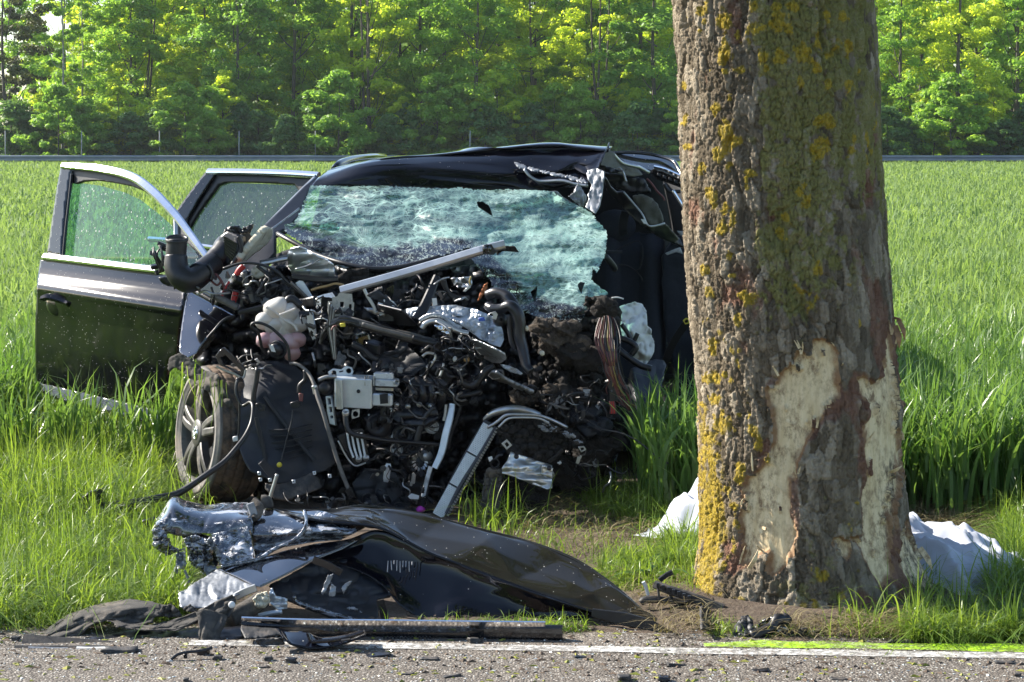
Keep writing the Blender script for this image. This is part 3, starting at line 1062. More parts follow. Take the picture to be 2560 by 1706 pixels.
def build_grass():
    M['grass'] = leafmat("verge_grass", (.075, .148, .016), (.24, .325, .065), .45, .38, tint=1.7, spec=.5)
    M['straw'] = leafmat("dry_straw", (.16, .125, .06), (.32, .27, .15), .25, .7, tint=1.0)
    M['weed'] = leafmat("broad_weed_leaf", (.05, .11, .02), (.09, .16, .035), .35, .4, tint=1.4)
    # patches in the photograph's ground: outline, count per patch, height, width
    zones = [
        # left verge, dense, grading from short at the kerb to tall under the door
        ([(-40, 1180), (130, 1075), (330, 1120), (395, 1230), (410, 1300), (430, 1400), (470, 1500), (430, 1560), (200, 1555), (-40, 1575)], 26000, .19, .0055),
        ([(-40, 1130), (350, 1130), (380, 1240), (300, 1340), (-40, 1330)], 9000, .29, .007),
        ([(-1500, 1100), (-40, 1100), (-40, 1580), (-1500, 1580)], 14000, .22, .010),
        ([(410, 1290), (480, 1280), (520, 1340), (430, 1420)], 500, .09, .005),
        ([(2600, 1280), (3600, 1250), (3700, 1640), (2600, 1610)], 7000, .2, .009),
        ([(-40, 1460), (400, 1470), (420, 1560), (-40, 1582)], 3800, .09, .0050),
        # right of the bonnet panel, up to the trunk
        ([(1490, 1435), (1600, 1400), (1700, 1360), (1765, 1380), (1770, 1510), (1660, 1500), (1560, 1480)], 4600, .115, .0055),
        ([(1640, 1370), (1760, 1330), (1765, 1450), (1700, 1460)], 500, .18, .006),
        ([(1150, 1290), (1290, 1270), (1360, 1330), (1250, 1350), (1150, 1320)], 210, .19, .0055),
        ([(1440, 1240), (1760, 1240), (1660, 1330), (1500, 1300)], 1500, .20, .006),
        # right side
        ([(2280, 1570), (2420, 1540), (2600, 1510), (2600, 1600), (2420, 1612), (2290, 1610)], 4200, .13, .0055),
        ([(2480, 1500), (2600, 1420), (2600, 1530), (2500, 1550)], 1200, .22, .006),
        ([(1790, 1562), (2120, 1575), (2110, 1600), (1780, 1592)], 420, .06, .005),
        ([(2100, 1545), (2220, 1560), (2230, 1600), (2120, 1592)], 260, .10, .0055),
        ([(2290, 1440), (2370, 1490), (2350, 1540), (2290, 1530)], 380, .15, .0055),
        ([(2500, 1330), (2600, 1300), (2600, 1450), (2520, 1430)], 1600, .22, .0055),
        ([(950, 1560), (1380, 1560), (1500, 1575), (1350, 1590), (950, 1590)], 900, .06, .005),
        # under and behind the wreck's right side: thin
        ([(1180, 1300), (1650, 1270), (1560, 1420), (1350, 1400)], 420, .10, .005),
    ]
    parts = []
    for poly, n, h, w in zones:
        pl = np.array(poly, float)
        x0, y0 = pl.min(0)
        x1, y1 = pl.max(0)
        m = n * 4
        # even on the ground, not in the picture
        gy0, gy1 = GD(y1), GD(y0)
        d = RNG.uniform(gy0, gy1, m)
        px = RNG.uniform(x0, x1, m)
        gx = (px - CX) / FPX * d
        X, Y = to_px(np.stack([gx, d, 0 * d], -1))
        k = inpoly(px, Y, poly)
        clump = fbm(gx * 5, d * 5, 3, 51)
        k &= RNG.random(m) < .55 + .6 * clump
        k = np.where(k)[0][:n]
        gx, d, clump = gx[k], d[k], clump[k]
        nn = len(k)
        hh = h * (1 + .35 * RNG.normal(0, 1, nn)).clip(.3, 1.9) * (1 + .35 * clump)
        p = np.stack([gx, d, 0 * d - .01], -1)
        lean = np.abs(RNG.normal(.95, .55, nn))
        ang = RNG.random(nn) * 2 * np.pi
        parts.append(blades(p, hh, w * (.6 + .9 * RNG.random(nn)), ang, lean, 4 if px[k].min() > -200 and px[k].max() < 2620 else 2, droop=.7))
    add_blades("grass", parts, M['grass'], label="bright green verge grass", cat="grass")
    # flattened hay and straw
    parts = []
    for (x0, y0, x1, y1), n in (((1300, 1255, 1680, 1400), 900), ((2270, 1270, 2600, 1420), 2600), ((1640, 1470, 1790, 1600), 420), ((1480, 1450, 1640, 1540), 150), ((1950, 1560, 2350, 1602), 350), ((2360, 1380, 2600, 1560), 700), ((1900, 1575, 2300, 1605), 160), ((0, 1300, 450, 1540), 700)):
        d = RNG.uniform(GD(y1), GD(y0), n)
        gx = (RNG.uniform(x0, x1, n) - CX) / FPX * d
        p = np.stack([gx, d, .01 + .05 * RNG.random(n) ** 2], -1)
        L = RNG.uniform(.05, .22, n)
        parts.append(blades(p, L * .35, .0035 * (.7 + RNG.random(n)), RNG.random(n) * 6.28, 2.6 + RNG.random(n), 4, droop=.25))
    add_blades("dry_straw", parts, M['straw'], label="dry cut straw lying on the verge", cat="straw")
    # long single grasses that show against the wreck, as one mass
    parts = []
    spots = [(330, 1150, 60, .42), (240, 1120, 50, .5), (150, 1110, 40, .45), (365, 1180, 30, .34), (60, 1130, 40, .4), (1690, 1420, 26, .30), (1240, 1310, 24, .26), (2340, 1560, 24, .26), (2440, 1560, 30, .3), (2120, 1580, 10, .16), (2255, 1580, 14, .3), (405, 1290, 22, .30), (445, 1300, 18, .30), (490, 1310, 12, .26), (395, 1250, 20, .36), (300, 1300, 60, .3), (120, 1350, 70, .3), (380, 1480, 30, .2)]
    for px, py, n, h in spots:
        g = G(px, py)
        p = np.stack([g.x + RNG.normal(0, .10, n), g.y + RNG.normal(0, .10, n), np.zeros(n)], -1)
        parts.append(blades(p, h * RNG.uniform(.7, 1.25, n), .008 * RNG.uniform(.6, 1.3, n), RNG.random(n) * 6.28, np.abs(RNG.normal(.5, .4, n)), 7, droop=.8))
    add_blades("tall_grass", parts, M['grass'], label="long loose grass blades standing above the verge", cat="grass")
    # blades caught in the torn arch felt, hanging over the wheel, and a few leaning across it
    g = np.array([P(x, y, 10.5) for x, y in [(452 + 9 * i + RNG.normal(0, 4), 905 + 4 * i + RNG.normal(0, 6)) for i in range(14)]])
    V, q, t = blades(g, -RNG.uniform(.12, .34, len(g)), .007 * np.ones(len(g)), RNG.random(len(g)) * 6.28, RNG.uniform(.1, .5, len(g)), 6, droop=.2)
    add_blades("caught_grass", [(V, q, t)], M['grass'], label="grass blades caught in the torn felt above the wheel", cat="grass")
    # crumbs on asphalt and soil: glass, bark, leaf bits
    def crumbs(name, n, x0, x1, f0, f1, size, mat, label, cat):
        x = RNG.uniform(x0, x1, n)
        y = road_edge(x) + RNG.uniform(f0, f1, n)
        V, F = [], []
        for i in range(n):
            r = size * RNG.uniform(.4, 1.5) * np.array([RNG.uniform(.5, 1.8), RNG.uniform(.4, 1.2), RNG.uniform(.15, .6)])
            a = RNG.random() * 6.28
            q = np.array([[1, 0, 0], [-.5, .8, 0], [-.6, -.7, 0], [.2, .1, 1.0]]) * r
            q = np.stack([q[:, 0] * math.cos(a) - q[:, 1] * math.sin(a) + x[i], q[:, 0] * math.sin(a) + q[:, 1] * math.cos(a) + y[i], q[:, 2] + .005], -1)
            b = len(V) * 4
            V.append(q)
            F += [(b, b + 1, b + 3), (b + 1, b + 2, b + 3), (b + 2, b, b + 3)]
        o = put(name, np.vstack(V), F, mat, smooth=False)
        tag(o, label, cat, kind="stuff")
    crumbs("leaf_crumbs", 620, -2.0, 2.2, -.62, .35, .011, leafmat("fallen_leaf_bits", (.17, .20, .02), (.40, .38, .10), .2), "yellow green leaf bits scattered over the asphalt", "leaf litter")
    crumbs("glass_crumbs", 2400, -2.1, 2.2, -.62, .3, .0042, gen("glass_crumb", (.5, .52, .5), (.75, .78, .76), 50, .15, 0, bump=0), "pale glass crumbs scattered over the asphalt", "glass crumbs")
    crumbs("bark_crumbs", 1500, -2.1, 2.2, -.45, .5, .011, gen("bark_crumb", (.05, .035, .025), (.16, .11, .075), 50, .9, 0, bump=0), "brown bark and soil crumbs along the road edge", "bark crumbs")
    # broad weeds beside the trunk
    o = []
    for px, py, n, r in ((1655, 1430, 9, .05), (1640, 1470, 7, .05), (1700, 1330, 6, .035)):
        g = G(px, py)
        p = np.stack([g.x + RNG.normal(0, .03, n), g.y + RNG.normal(0, .03, n), np.full(n, .01)], -1)
        o.append(blades(p, RNG.uniform(.09, .17, n), RNG.uniform(.04, .06, n), RNG.random(n) * 6.28, RNG.uniform(.6, 1.3, n), 6, droop=.7))
    ob = add_blades("broad_leaf_weed", o, M['weed'], kind="stuff", label="broad leaved weeds growing left of the trunk", cat="weeds")


# ------------------------------------------------------------------ forest edge
def crown_geo(n_cl, n_lf, cr, z0, z1, leaf, seed, shape=1.0, gap=0.0):
    r = np.random.default_rng(seed)
    c = []
    while len(c) < n_cl:
        t = r.random()
        z = z0 + (z1 - z0) * t
        rad = cr * (math.sin(math.pi * min(1, (.12 + .88 * t) ** shape)) ** .6) * (.75 + .35 * r.random())
        a = r.random() * 6.283
        rr = rad * math.sqrt(r.uniform(.15, 1))
        c.append((rr * math.cos(a), rr * math.sin(a), z))
    c = np.array(c)
    sz = r.uniform(.45, 1.2, n_cl) * cr * .23
    k = np.repeat(np.arange(n_cl), n_lf)
    off = r.normal(0, 1, (len(k), 3))
    off /= np.linalg.norm(off, axis=1)[:, None]
    off *= (r.random(len(k)) ** .45)[:, None]
    p = c[k] + off * sz[k][:, None] * np.array([1, 1, .55])
    # leaves lie roughly in tiers, tilted outward
    nrm = np.stack([off[:, 0] * .7, off[:, 1] * .7, np.abs(off[:, 2]) + .35], -1) + r.normal(0, .45, (len(k), 3))
    nrm /= np.linalg.norm(nrm, axis=1)[:, None]
    e1 = np.cross(nrm, r.normal(0, 1, (len(k), 3)))
    e1 /= np.linalg.norm(e1, axis=1)[:, None] + 1e-9
    e2 = np.cross(nrm, e1)
    s = (leaf * r.uniform(.6, 1.35, len(k)))[:, None]
    V = np.stack([p - e1 * s, p + e2 * s * .55 + nrm * s * .12, p + e1 * s, p - e2 * s * .55 + nrm * s * .12], 1).reshape(-1, 3)
    F = np.arange(len(V)).reshape(-1, 4)
    return V, F, c


def trunk_geo(h, r0, tips, seed, lean=.02, forks=1):
    r = np.random.default_rng(seed)
    gs = []
    for f in range(forks):
        a = r.random() * 6.28
        sp = (.0 if forks == 1 else .05)
        ts = np.linspace(0, 1, 10)
        W = np.stack([np.cos(a) * h * (lean * ts + sp * ts) + .04 * h * .3 * np.sin(ts * 5 + a), np.sin(a) * h * (lean * ts + sp * ts), h * ts], -1)
        gs.append(tube_geo(W, np.linspace(r0, r0 * .15, 10) * (1 if forks == 1 else .7), 7))
    for t in tips:
        zb = max(.1 * h, t[2] - .25 * h * r.uniform(.4, 1.0))
        if zb > h * .9: continue
        b = np.array([0, 0, zb])
        m = (b + t) / 2 + np.array([0, 0, -.03 * h]) + r.normal(0, .1, 3)
        gs.append(tube_geo(crom(np.array([b, m, t]), 3), np.linspace(r0 * .3, r0 * .05, 7), 5))
    return join_geo(gs)


LAND = [(0, "at the photo's left edge"), (65, "between the left edge and the front door"), (130, "just left of the front door's top corner"), (190, "over the front door's top corner"), (250, "over the glint on the front door's frame"), (315, "over the middle of the front door's frame"), (380, "over the bend of the front door's frame"), (440, "over the gap between both doors"), (500, "over the rear door's top left corner"),
        (560, "over the left part of the rear door's chrome"), (620, "over the middle of the rear door's chrome"), (680, "over the right part of the rear door's chrome"), (740, "over the right end of the rear door's chrome"), (800, "over the windscreen pillar's upper end"), (860, "over the front end of the roof rail"), (920, "over the middle of the roof rail"), (980, "over the back end of the roof rail"),
        (1040, "over the roof's smooth left part"), (1100, "over the roof, well left of the windscreen's hole"), (1160, "over the roof, close left of the windscreen's hole"), (1220, "over the dark hole in the windscreen"), (1285, "over the roof just left of its peak"), (1340, "over the peak of the buckled roof"), (1400, "over the roof just right of its peak"), (1460, "over the torn paint on the roof"),
        (1520, "over the torn corner of the roof"), (1580, "over the left of the rear side window"), (1640, "over the right of the rear side window"), (1710, "touching the big trunk's left side"), (2200, "touching the big trunk's right side"), (2265, "a little right of the big trunk"), (2330, "in the left half between trunk and right edge"), (2400, "halfway between trunk and right edge"), (2470, "in the right half between trunk and right edge"), (2550, "at the photo's right edge")]
_used = {}


def landmark(kind, px):
    free = [l for l in LAND if l[1] not in _used.setdefault(kind, set())]
    l = min(free, key=lambda q: abs(q[0] - px))
    _used[kind].add(l[1])
    return l[1]


ORD = ["first", "second", "third", "fourth", "fifth", "sixth", "seventh", "eighth", "ninth", "tenth", "eleventh", "twelfth", "thirteenth", "fourteenth", "fifteenth", "sixteenth", "seventeenth", "eighteenth", "nineteenth", "twentieth"]


def build_forest():
    lm_y = leafmat("young_beech_leaves", (.24, .35, .035), (.50, .58, .07), .60, .5, objvar=.3, tint=1.9, yellow=(.50, .53, .06))
    lm_g = leafmat("fresh_green_leaves", (.14, .27, .045), (.32, .47, .09), .55, .45, objvar=.45, tint=1.8, yellow=(.12, .25, .07))
    lm_d = leafmat("dark_hedge_leaves", (.08, .17, .06), (.19, .31, .10), .5, .45, objvar=.35, tint=1.6, yellow=(.065, .15, .075))
    lm_c = leafmat("dark_conifer_needles", (.06, .085, .03), (.15, .16, .05), .25, .6, objvar=.2, tint=1.2)
    bark = gen("grey_brown_forest_bark", (.06, .052, .042), (.13, .115, .095), 3, .95, 0, bump=.6, bscale=12)
    pale = gen("pale_birch_bark", (.24, .23, .21), (.36, .35, .32), 3, .9, 0, bump=.4, bscale=12)
    T = {}

    def templ(key, h, cr, z0, ncl, nlf, leaf, lm, bm, forks=1, r0=.16, shape=1.0, tips=12):
        out = []
        for i in range(2):
            V, F, c = crown_geo(ncl, nlf, cr, z0, h, leaf, hash(key) % 97 * 0 + len(T) * 13 + i * 5 + 3, shape)
            cm = mesh_np("crown", V, [(4, F)], lm, True)
            tv, tf = trunk_geo(h * .93, r0, c[:tips], len(T) * 7 + i, forks=forks)
            tm = mesh_np("trunk", tv, tf, bark if bm == 0 else pale, True)
            out.append((cm, tm))
        T[key] = out
    templ("beech", 16, 3.4, 1.5, 120, 150, .135, lm_y, 0, 1, .17, 1.0)
    templ("maple", 14, 3.6, 1.2, 130, 150, .13, lm_g, 0, 1, .17, .9)
    templ("forked", 17, 3.0, 4.5, 70, 150, .135, lm_y, 0, 3, .15, .9, 16)
    templ("thin", 15, 2.2, 2.0, 60, 130, .13, lm_g, 1, 1, .10, 1.0, 16)
    templ("conifer", 14, 2.6, 2.0, 90, 140, .13, lm_c, 0, 1, .15, .75, 18)
    templ("sapling", 6.5, 2.0, .3, 60, 130, .12, lm_y, 0, 1, .07, .8)
    templ("bush", 3.2, 1.9, .1, 55, 140, .11, lm_d, 0, 1, .05, .55, 8)
    templ("shrub", 4.6, 2.1, .1, 65, 140, .115, lm_g, 0, 1, .06, .6, 8)
    cnt = {}

    def tree(key, px, d, sc, label, cat, group):
        k = cnt.get(key, 0)
        cnt[key] = k + 1
        cm, tm = T[key][k % 2]
        x = (px - CX) / FPX * d
        nm = {"beech": "beech_tree", "maple": "maple_tree", "forked": "forked_tree", "thin": "slender_tree", "conifer": "conifer_tree", "sapling": "young_tree", "bush": "hedge_bush", "shrub": "hedge_shrub"}[key]
        e = empty(nm, (x, d, 0), label, cat, group)
        e.rotation_euler = (0, 0, RNG.random() * 6.28)
        e.scale = (sc * RNG.uniform(.9, 1.15), sc * RNG.uniform(.9, 1.15), sc)
        for n_, me in (("trunk", tm), ("crown", cm)):
            o = bpy.data.objects.new(n_, me)
            COL.objects.link(o)
            o.parent = e
            if n_ == "crown": o["kind"] = "stuff"
        return e
    # front rank of trees that can be told apart, from the left edge of the photograph to the right
    front = [
        ("conifer", 25, 1.0, "dark needle tree at the wood's far left end, sky showing through beside it"),
        ("thin", 165, 1.0, "slender pale trunk beside the sky gap at upper left"),
        ("thin", 205, .95, "second thin trunk just right of the sky gap, twin of its neighbour"),
        ("maple", 330, .85, "bushy mid green tree above the open front door's left half"),
        ("sapling", 470, 1.0, "young yellow green tree behind the rail above the gap between both doors"),
        ("forked", 365, 1.0, "dark straight trunk rising above the front door frame"),
        ("maple", 590, .95, "mid green tree with tiered leaves above the rear door frame"),
        ("maple", 740, 1.05, "dense blue green tree over the rear door and the roof's left end"),
        ("forked", 925, 1.05, "three stemmed dark tree above the windscreen's left part"),
        ("maple", 1060, .95, "mid green tree behind the car roof's middle"),
        ("maple", 1190, 1.0, "broad green tree above the roof's middle with pale leaf tiers"),
        ("beech", 1330, .95, "light green tree above the roof's crumpled ridge"),
        ("forked", 1500, .95, "yellow green tree with dark forks above the torn roof corner"),
        ("maple", 1640, 1.0, "dark green tree close left of the big trunk"),
        ("maple", 2240, .95, "green tree close right of the big trunk"),
        ("beech", 2395, 1.0, "bright yellow green tree with spreading bare limbs right of the trunk"),
        ("maple", 2540, .95, "blue green tree at the photograph's right edge"),
    ]
    for key, px, sc, lab in front:
        tree(key, px, RNG.uniform(131, 137), sc, lab, "tree", "trees at the front of the wood")
    i = 0
    for px in np.arange(-60, 2680, 118):
        key = ("beech", "maple", "beech", "beech")[i % 4]
        if 60 < px < 165 or px < 40: key = "thin"
        if 1790 < px < 2110: i += 1; continue
        tree(key, px + RNG.uniform(-20, 20), RNG.uniform(141, 146), RNG.uniform(1.0, 1.2) * (1.0 if px > 230 else .72), "sunlit tree deeper in the wood, " + landmark("mid", px), "tree", "trees in the second row of the wood")
        i += 1
    for px in np.arange(270, 2690, 150):
        if 1790 < px < 2110: continue
        tree(("maple", "beech", "maple")[i % 3], px + RNG.uniform(-20, 20), RNG.uniform(151, 160), RNG.uniform(1.2, 1.45), "far tree in the wood's back, " + landmark("back", px), "tree", "trees in the back of the wood")
        i += 1
    # the hedge of bushes behind the rail
    i = 0
    for px in np.arange(-30, 2620, 62):
        key = "shrub" if (i * 7 % 5) in (1, 3) else "bush"
        if 1790 < px < 2110: i += 1; continue
        tree(key, px + RNG.uniform(-14, 14), RNG.uniform(126.5, 130), RNG.uniform(.85, 1.2), ("dark hedge bush behind the guard rail, " if key == "bush" else "taller green shrub behind the guard rail, ") + landmark(key, px), "bush", "bushes along the foot of the wood")
        i += 1
    for px, sc in ((300, 1.0), (420, .9), (560, 1.1), (1010, .8), (1240, 1.1), (120, .9), (1580, .9), (2330, .9), (2480, 1.0)):
        tree("sapling", px, RNG.uniform(128.5, 131), sc * .8, "young light green tree in the hedge, " + landmark("young", px), "tree", "young trees in the hedge")
    # the wood behind them all, one mass
    V, F, c = crown_geo(420, 60, 1, 0, 1, .3, 77)
    r = np.random.default_rng(4)
    n = 26000
    x = r.uniform(-34, 40, n)
    p = np.stack([x, r.uniform(147, 172, n), r.uniform(0, 1, n) * np.where(x < -28, 7.5, np.where((x > 10) & (x < 20), 15, 11))], -1)
    nrm = r.normal(0, 1, (n, 3)); nrm /= np.linalg.norm(nrm, axis=1)[:, None]
    e1 = np.cross(nrm, r.normal(0, 1, (n, 3))); e1 /= np.linalg.norm(e1, axis=1)[:, None]
    e2 = np.cross(nrm, e1)
    s = r.uniform(.3, .55, n)[:, None]
    V = np.stack([p - e1 * s, p + e2 * s * .6, p + e1 * s, p - e2 * s * .6], 1).reshape(-1, 3)
    o = put("wood_undergrowth", V, [(4, np.arange(len(V)).reshape(-1, 4))], lm_g)
    tag(o, "leafy mass filling the wood behind the trees", "undergrowth", kind="stuff")
    # forest floor
    s = NT("forest_floor_litter")
    co = s.coord()
    fl = s.done(s.bsdf(base=s.ramp(s.noise(1.0, 6, .7, co), [(.3, (.03, .035, .012)), (.7, (.06, .07, .025))]), rough=1))
    xs = np.array([-90.0, 0, 90])
    o = put("forest_floor", np.concatenate([np.stack([xs, 0 * xs + y, 0 * xs + z], -1) for y, z in ((125.2, .02), (135, .3), (180, 1.2))]), [(4, gridfaces(3, 3))], fl)
    tag(o, "shaded leaf litter under the trees", kind="structure")
    # the guard rail at the end of the field, and the thin posts behind it
    rail = empty("guard_rail", (0, 124.0, 0), "long grey guard rail between wheat field and wood", "guard rail")
    prof = [(0, .0), (-.05, .03), (-.05, .10), (0, .14), (0, .17), (-.05, .21), (-.05, .28), (0, .31)]
    xs = np.arange(-36, 40, 4.0)
    k = 0
    for x in xs:
        V = [(x + dx, 124 + a, .50 + b) for dx in (0, 3.99) for a, b in prof]
        n = len(prof)
        F = [(j, j + 1, n + j + 1, n + j) for j in range(n - 1)]
        o = put("rail_beam", V, F, M['galv'], rail, smooth=False)
        solid(o, .01)
        V, F = boxmesh(.1)
        o = put("rail_post", V * np.array([.12, .1, .78]) + np.array([x + .02, 124.15, .39]), F, M['galv'], rail, smooth=False)
    for i, px in enumerate((18, 208, 402, 600, 790, 1175)):
        d = 125.0 + .2 * i
        x = (px - CX) / FPX * d
        V, F = tube_geo(np.array([[x, d, 0], [x, d, 1.2], [x + .02, d, 2.2]]), .032, 7)
        o = put("fence_post", V, F, M['postm'], origin=(x, d, 0))
        tag(o, ["pale thin post nearest the left edge behind the guard rail", "thin post behind the rail above the front door's frame", "pale post right of the front door's top corner", "pale post above the rear door's left end",
                "thin post above the rear door's right end", "short pale post behind the rail above the car roof"][i], "post", "thin posts behind the guard rail")
    # treeline across the meadow behind the camera, seen in the paint
    V, F, c = [], [], []
    r = np.random.default_rng(9)
    n = 9000
    x = r.uniform(-150, 150, n)
    p = np.stack([x, -120 - r.uniform(0, 12, n), r.random(n) ** 1.2 * (9 + 4 * fbm(x * .08, 0 * x, 3, 5))], -1)
    nrm = r.normal(0, 1, (n, 3)); nrm /= np.linalg.norm(nrm, axis=1)[:, None]
    e1 = np.cross(nrm, r.normal(0, 1, (n, 3))); e1 /= np.linalg.norm(e1, axis=1)[:, None]
    e2 = np.cross(nrm, e1)
    s = r.uniform(.6, 1.1, n)[:, None]
    V = np.stack([p - e1 * s, p + e2 * s, p + e1 * s, p - e2 * s], 1).reshape(-1, 3)
    o = put("far_treeline", V, [(4, np.arange(len(V)).reshape(-1, 4))], lm_d)
    tag(o, "distant wood across the meadow behind the road", "wood", kind="stuff")


# ------------------------------------------------------------------ the roadside tree
TR = np.array([(-260, 1668, 2150), (0, 1684, 2170), (230, 1698, 2189), (400, 1705, 2194), (600, 1713, 2211), (800, 1731, 2233), (900, 1747, 2244), (1000, 1757, 2258), (1100, 1760, 2256), (1200, 1761, 2264), (1300, 1758, 2279), (1400, 1754, 2308), (1480, 1752, 2332), (1540, 1742, 2352), (1600, 1725, 2375)], float)
WOUNDS = [
    [(2036, 854), (2065, 846), (2091, 860), (2101, 883), (2103, 921), (2095, 959), (2097, 993), (2080, 1036), (2042, 1070), (2017, 1100), (2004, 1130), (1992, 1194), (1969, 1202), (1975, 1271), (1992, 1328), (1990, 1394), (1955, 1414), (1926, 1439), (1918, 1410), (1914, 1386), (1890, 1402), (1865, 1422), (1849, 1410), (1843, 1361), (1845, 1312), (1853, 1263), (1861, 1202), (1882, 1178), (1906, 1161), (1922, 1100), (1925, 1070), (1917, 1016), (1923, 974), (1946, 940), (1980, 906), (2003, 886), (2030, 867)],
    [(2214, 825), (2229, 837), (2239, 860), (2244, 921), (2262, 986), (2258, 1036), (2258, 1100), (2257, 1161), (2250, 1230), (2236, 1284), (2238, 1340), (2236, 1410), (2228, 1447), (2208, 1463), (2179, 1426), (2155, 1382), (2134, 1369), (2114, 1398), (2090, 1386), (2088, 1345), (2110, 1341), (2134, 1353), (2155, 1328), (2155, 1263), (2167, 1182), (2163, 1120), (2160, 1097), (2156, 1066), (2176, 1028), (2149, 974), (2137, 955), (2168, 944), (2206, 951), (2210, 921), (2212, 863)],
    [(2262, 1300), (2285, 1340), (2312, 1394), (2328, 1450), (2332, 1490), (2296, 1506), (2268, 1460), (2250, 1380), (2253, 1330)],
]


def build_trunk():
    root = empty("roadside_tree", TC, "thick roadside tree with yellow lichen and large pale bark wounds", "tree")
    # rows by height, columns finer on the side that faces the road
    z_of = np.array([P(2000, py, 8.55).z for py in TR[:, 0]])
    Lx = np.array([P(l, 800, 8.55).x for l in TR[:, 1]])
    Rx = np.array([P(r, 800, 8.55).x for r in TR[:, 2]])
    o = np.argsort(z_of)
    zs, Lx, Rx = z_of[o], Lx[o], Rx[o]
    zz = np.concatenate([np.linspace(-.06, 2.62, 490), np.linspace(2.66, 3.6, 24)])
    th = np.concatenate([np.linspace(-1.72, 1.72, 280), np.linspace(1.78, 2 * np.pi - 1.78, 50)])     # 0 faces the road
    L = np.interp(zz, zs, Lx); R = np.interp(zz, zs, Rx)
    cx, r = (L + R) / 2, (R - L) / 2
    Z, TH = np.meshgrid(zz, th, indexing='ij')
    CXg, Rg = np.meshgrid(cx, th, indexing='ij')[0], np.meshgrid(r, th, indexing='ij')[0]
    A = TH * .38
    wx, wz = .35 * fbm(A * 7, Z * 4, 3, 61), .35 * fbm(A * 7 + 9, Z * 4, 3, 62)
    f1, f2, cid = voro(A / .030 + wx * 2.2, Z / .085 + wz * 1.8, 63)
    e1 = f2 - f1
    g1, g2, cid2 = voro(A / .017 + wx * 3, Z / .034 + wz * 2.4, 64)
    e2 = g2 - g1
    furrow = ridge(A * 11 + 2.5 * wx, Z * 1.7 + wz, 3, 65)
    h1, h2, cid3 = voro(A / .011 + wx * 4, Z / .019 + wz * 3, 78)
    e3 = h2 - h1
    plate_h = .0065 * sstep(.02, .14, e1) + .0045 * sstep(.02, .16, e2) + .0022 * sstep(.02, .2, e3) + .005 * cid + .0035 * cid2 + .0015 * cid3 + .005 * fbm(A * 22, Z * 9, 4, 66)
    deep = sstep(.80, .93, furrow)
    disp = 1.35 * plate_h - .020 * deep - .016
    # bark smoother towards the right side of the trunk
    px, py = to_px(np.stack([CXg + Rg * np.sin(TH), 8.55 - Rg * np.cos(TH), Z], -1))
    front = np.cos(TH) > -.25
    smooth_r = sstep(2050, 2200, px)
    disp *= 1 - .45 * smooth_r
    lump = .014 * fbm(A * 3, Z * 1.5, 3, 67)
    # wounds
    wound = np.zeros(Z.shape)
    wid = np.full(Z.shape, -1)
    jx, jy = 17 * fbm(A * 20, Z * 13, 5, 68), 26 * fbm(A * 24 + 5, Z * 12, 5, 69)
    for i, w in enumerate(WOUNDS):
        ins = inpoly(px + jx, py + jy, w) & front
        d, _, _ = polydist(px + jx, py + jy, w)
        isl = fbm(A * 34, Z * 15, 4, 88) + .5 * np.exp(-d / 18.0)
        ins = ins & (isl < .60)
        d = np.where(isl > .50, d * np.clip((.60 - isl) / .10, 0, 1), d)
        sdv = np.where(ins, d, -d)
        wid = np.where(ins, i, wid)
        wound = np.maximum(wound, sstep(-3, 10, sdv) * front)
    near_w = np.zeros(Z.shape)
    for w in WOUNDS:
        d, _, _ = polydist(px + jx, py + jy, w)
        near_w = np.maximum(near_w, np.exp(-d / 14.0) * front)
    wood_h = -.024 + .005 * fbm(A * 10, Z * 4, 3, 70) + .0035 * ridge(A * 70, Z * 5, 3, 71) + .004 * sstep(.86, .97, ridge(A * 14, Z * 26 + A * 20, 2, 91))
    disp = disp * (1 - wound) + wood_h * wound + lump
    disp += .010 * near_w * (1 - wound) * fbm(A * 60, Z * 40, 2, 75)
    # lichen
    rag = fbm(A * 45, Z * 38, 4, 72)
    patchy = fbm(A * 6, Z * 3.2, 4, 74)
    lit_strip = sstep(1700, 1780, px) * sstep(1960, 1850, px)
    yel = np.zeros(Z.shape)
    # the separate rosettes that stand out
    for x, y, a, b in ((1809, 50, 17, 30), (1811, 132, 17, 30), (1886, 15, 13, 16), (1886, 69, 8, 10), (1844, 90, 7, 12), (1756, 30, 10, 12), (1764, 56, 5, 9), (1790, 274, 12, 15), (1817, 344, 24, 38), (1798, 386, 15, 21), (1851, 352, 8, 10), (1756, 421, 11, 16), (1876, 432, 15, 13), (1867, 455, 8, 20), (1815, 522, 9, 17), (1834, 547, 10, 24), (1807, 574, 15, 17), (2058, 302, 26, 20), (2050, 375, 24, 26), (2069, 210, 9, 13), (1715, 215, 8, 12), (1716, 300, 6, 20), (1722, 368, 9, 8),
                       (1870, 745, 27, 25), (1766, 676, 10, 13), (1785, 867, 10, 22), (1804, 833, 11, 14), (1786, 945, 20, 16), (1812, 1058, 28, 30), (1795, 1000, 14, 14), (1762, 1010, 8, 9), (1830, 690, 9, 8), (1826, 640, 10, 14), (1778, 730, 9, 18), (1848, 800, 14, 18), (1940, 20, 14, 14), (1985, 18, 18, 14), (1930, 60, 9, 12)):
        r = np.hypot((px - x) / a, (py - y) / b) + .75 * rag
        yel = np.maximum(yel, sstep(1.05, .85, r) * front)
    yz = .20 * lit_strip * sstep(520, 1150, py) + .10 * sstep(2150, 1950, px) * sstep(1780, 1820, px) * sstep(900, 300, py)
    yel = np.maximum(yel, sstep(.02, .10, .55 * patchy + .6 * fbm(A * 28, Z * 20, 4, 73) + yz - .36) * front)
    low = lit_strip * sstep(860, 1150, py) * sstep(1850, 1790, px - (py - 1200) * .02)
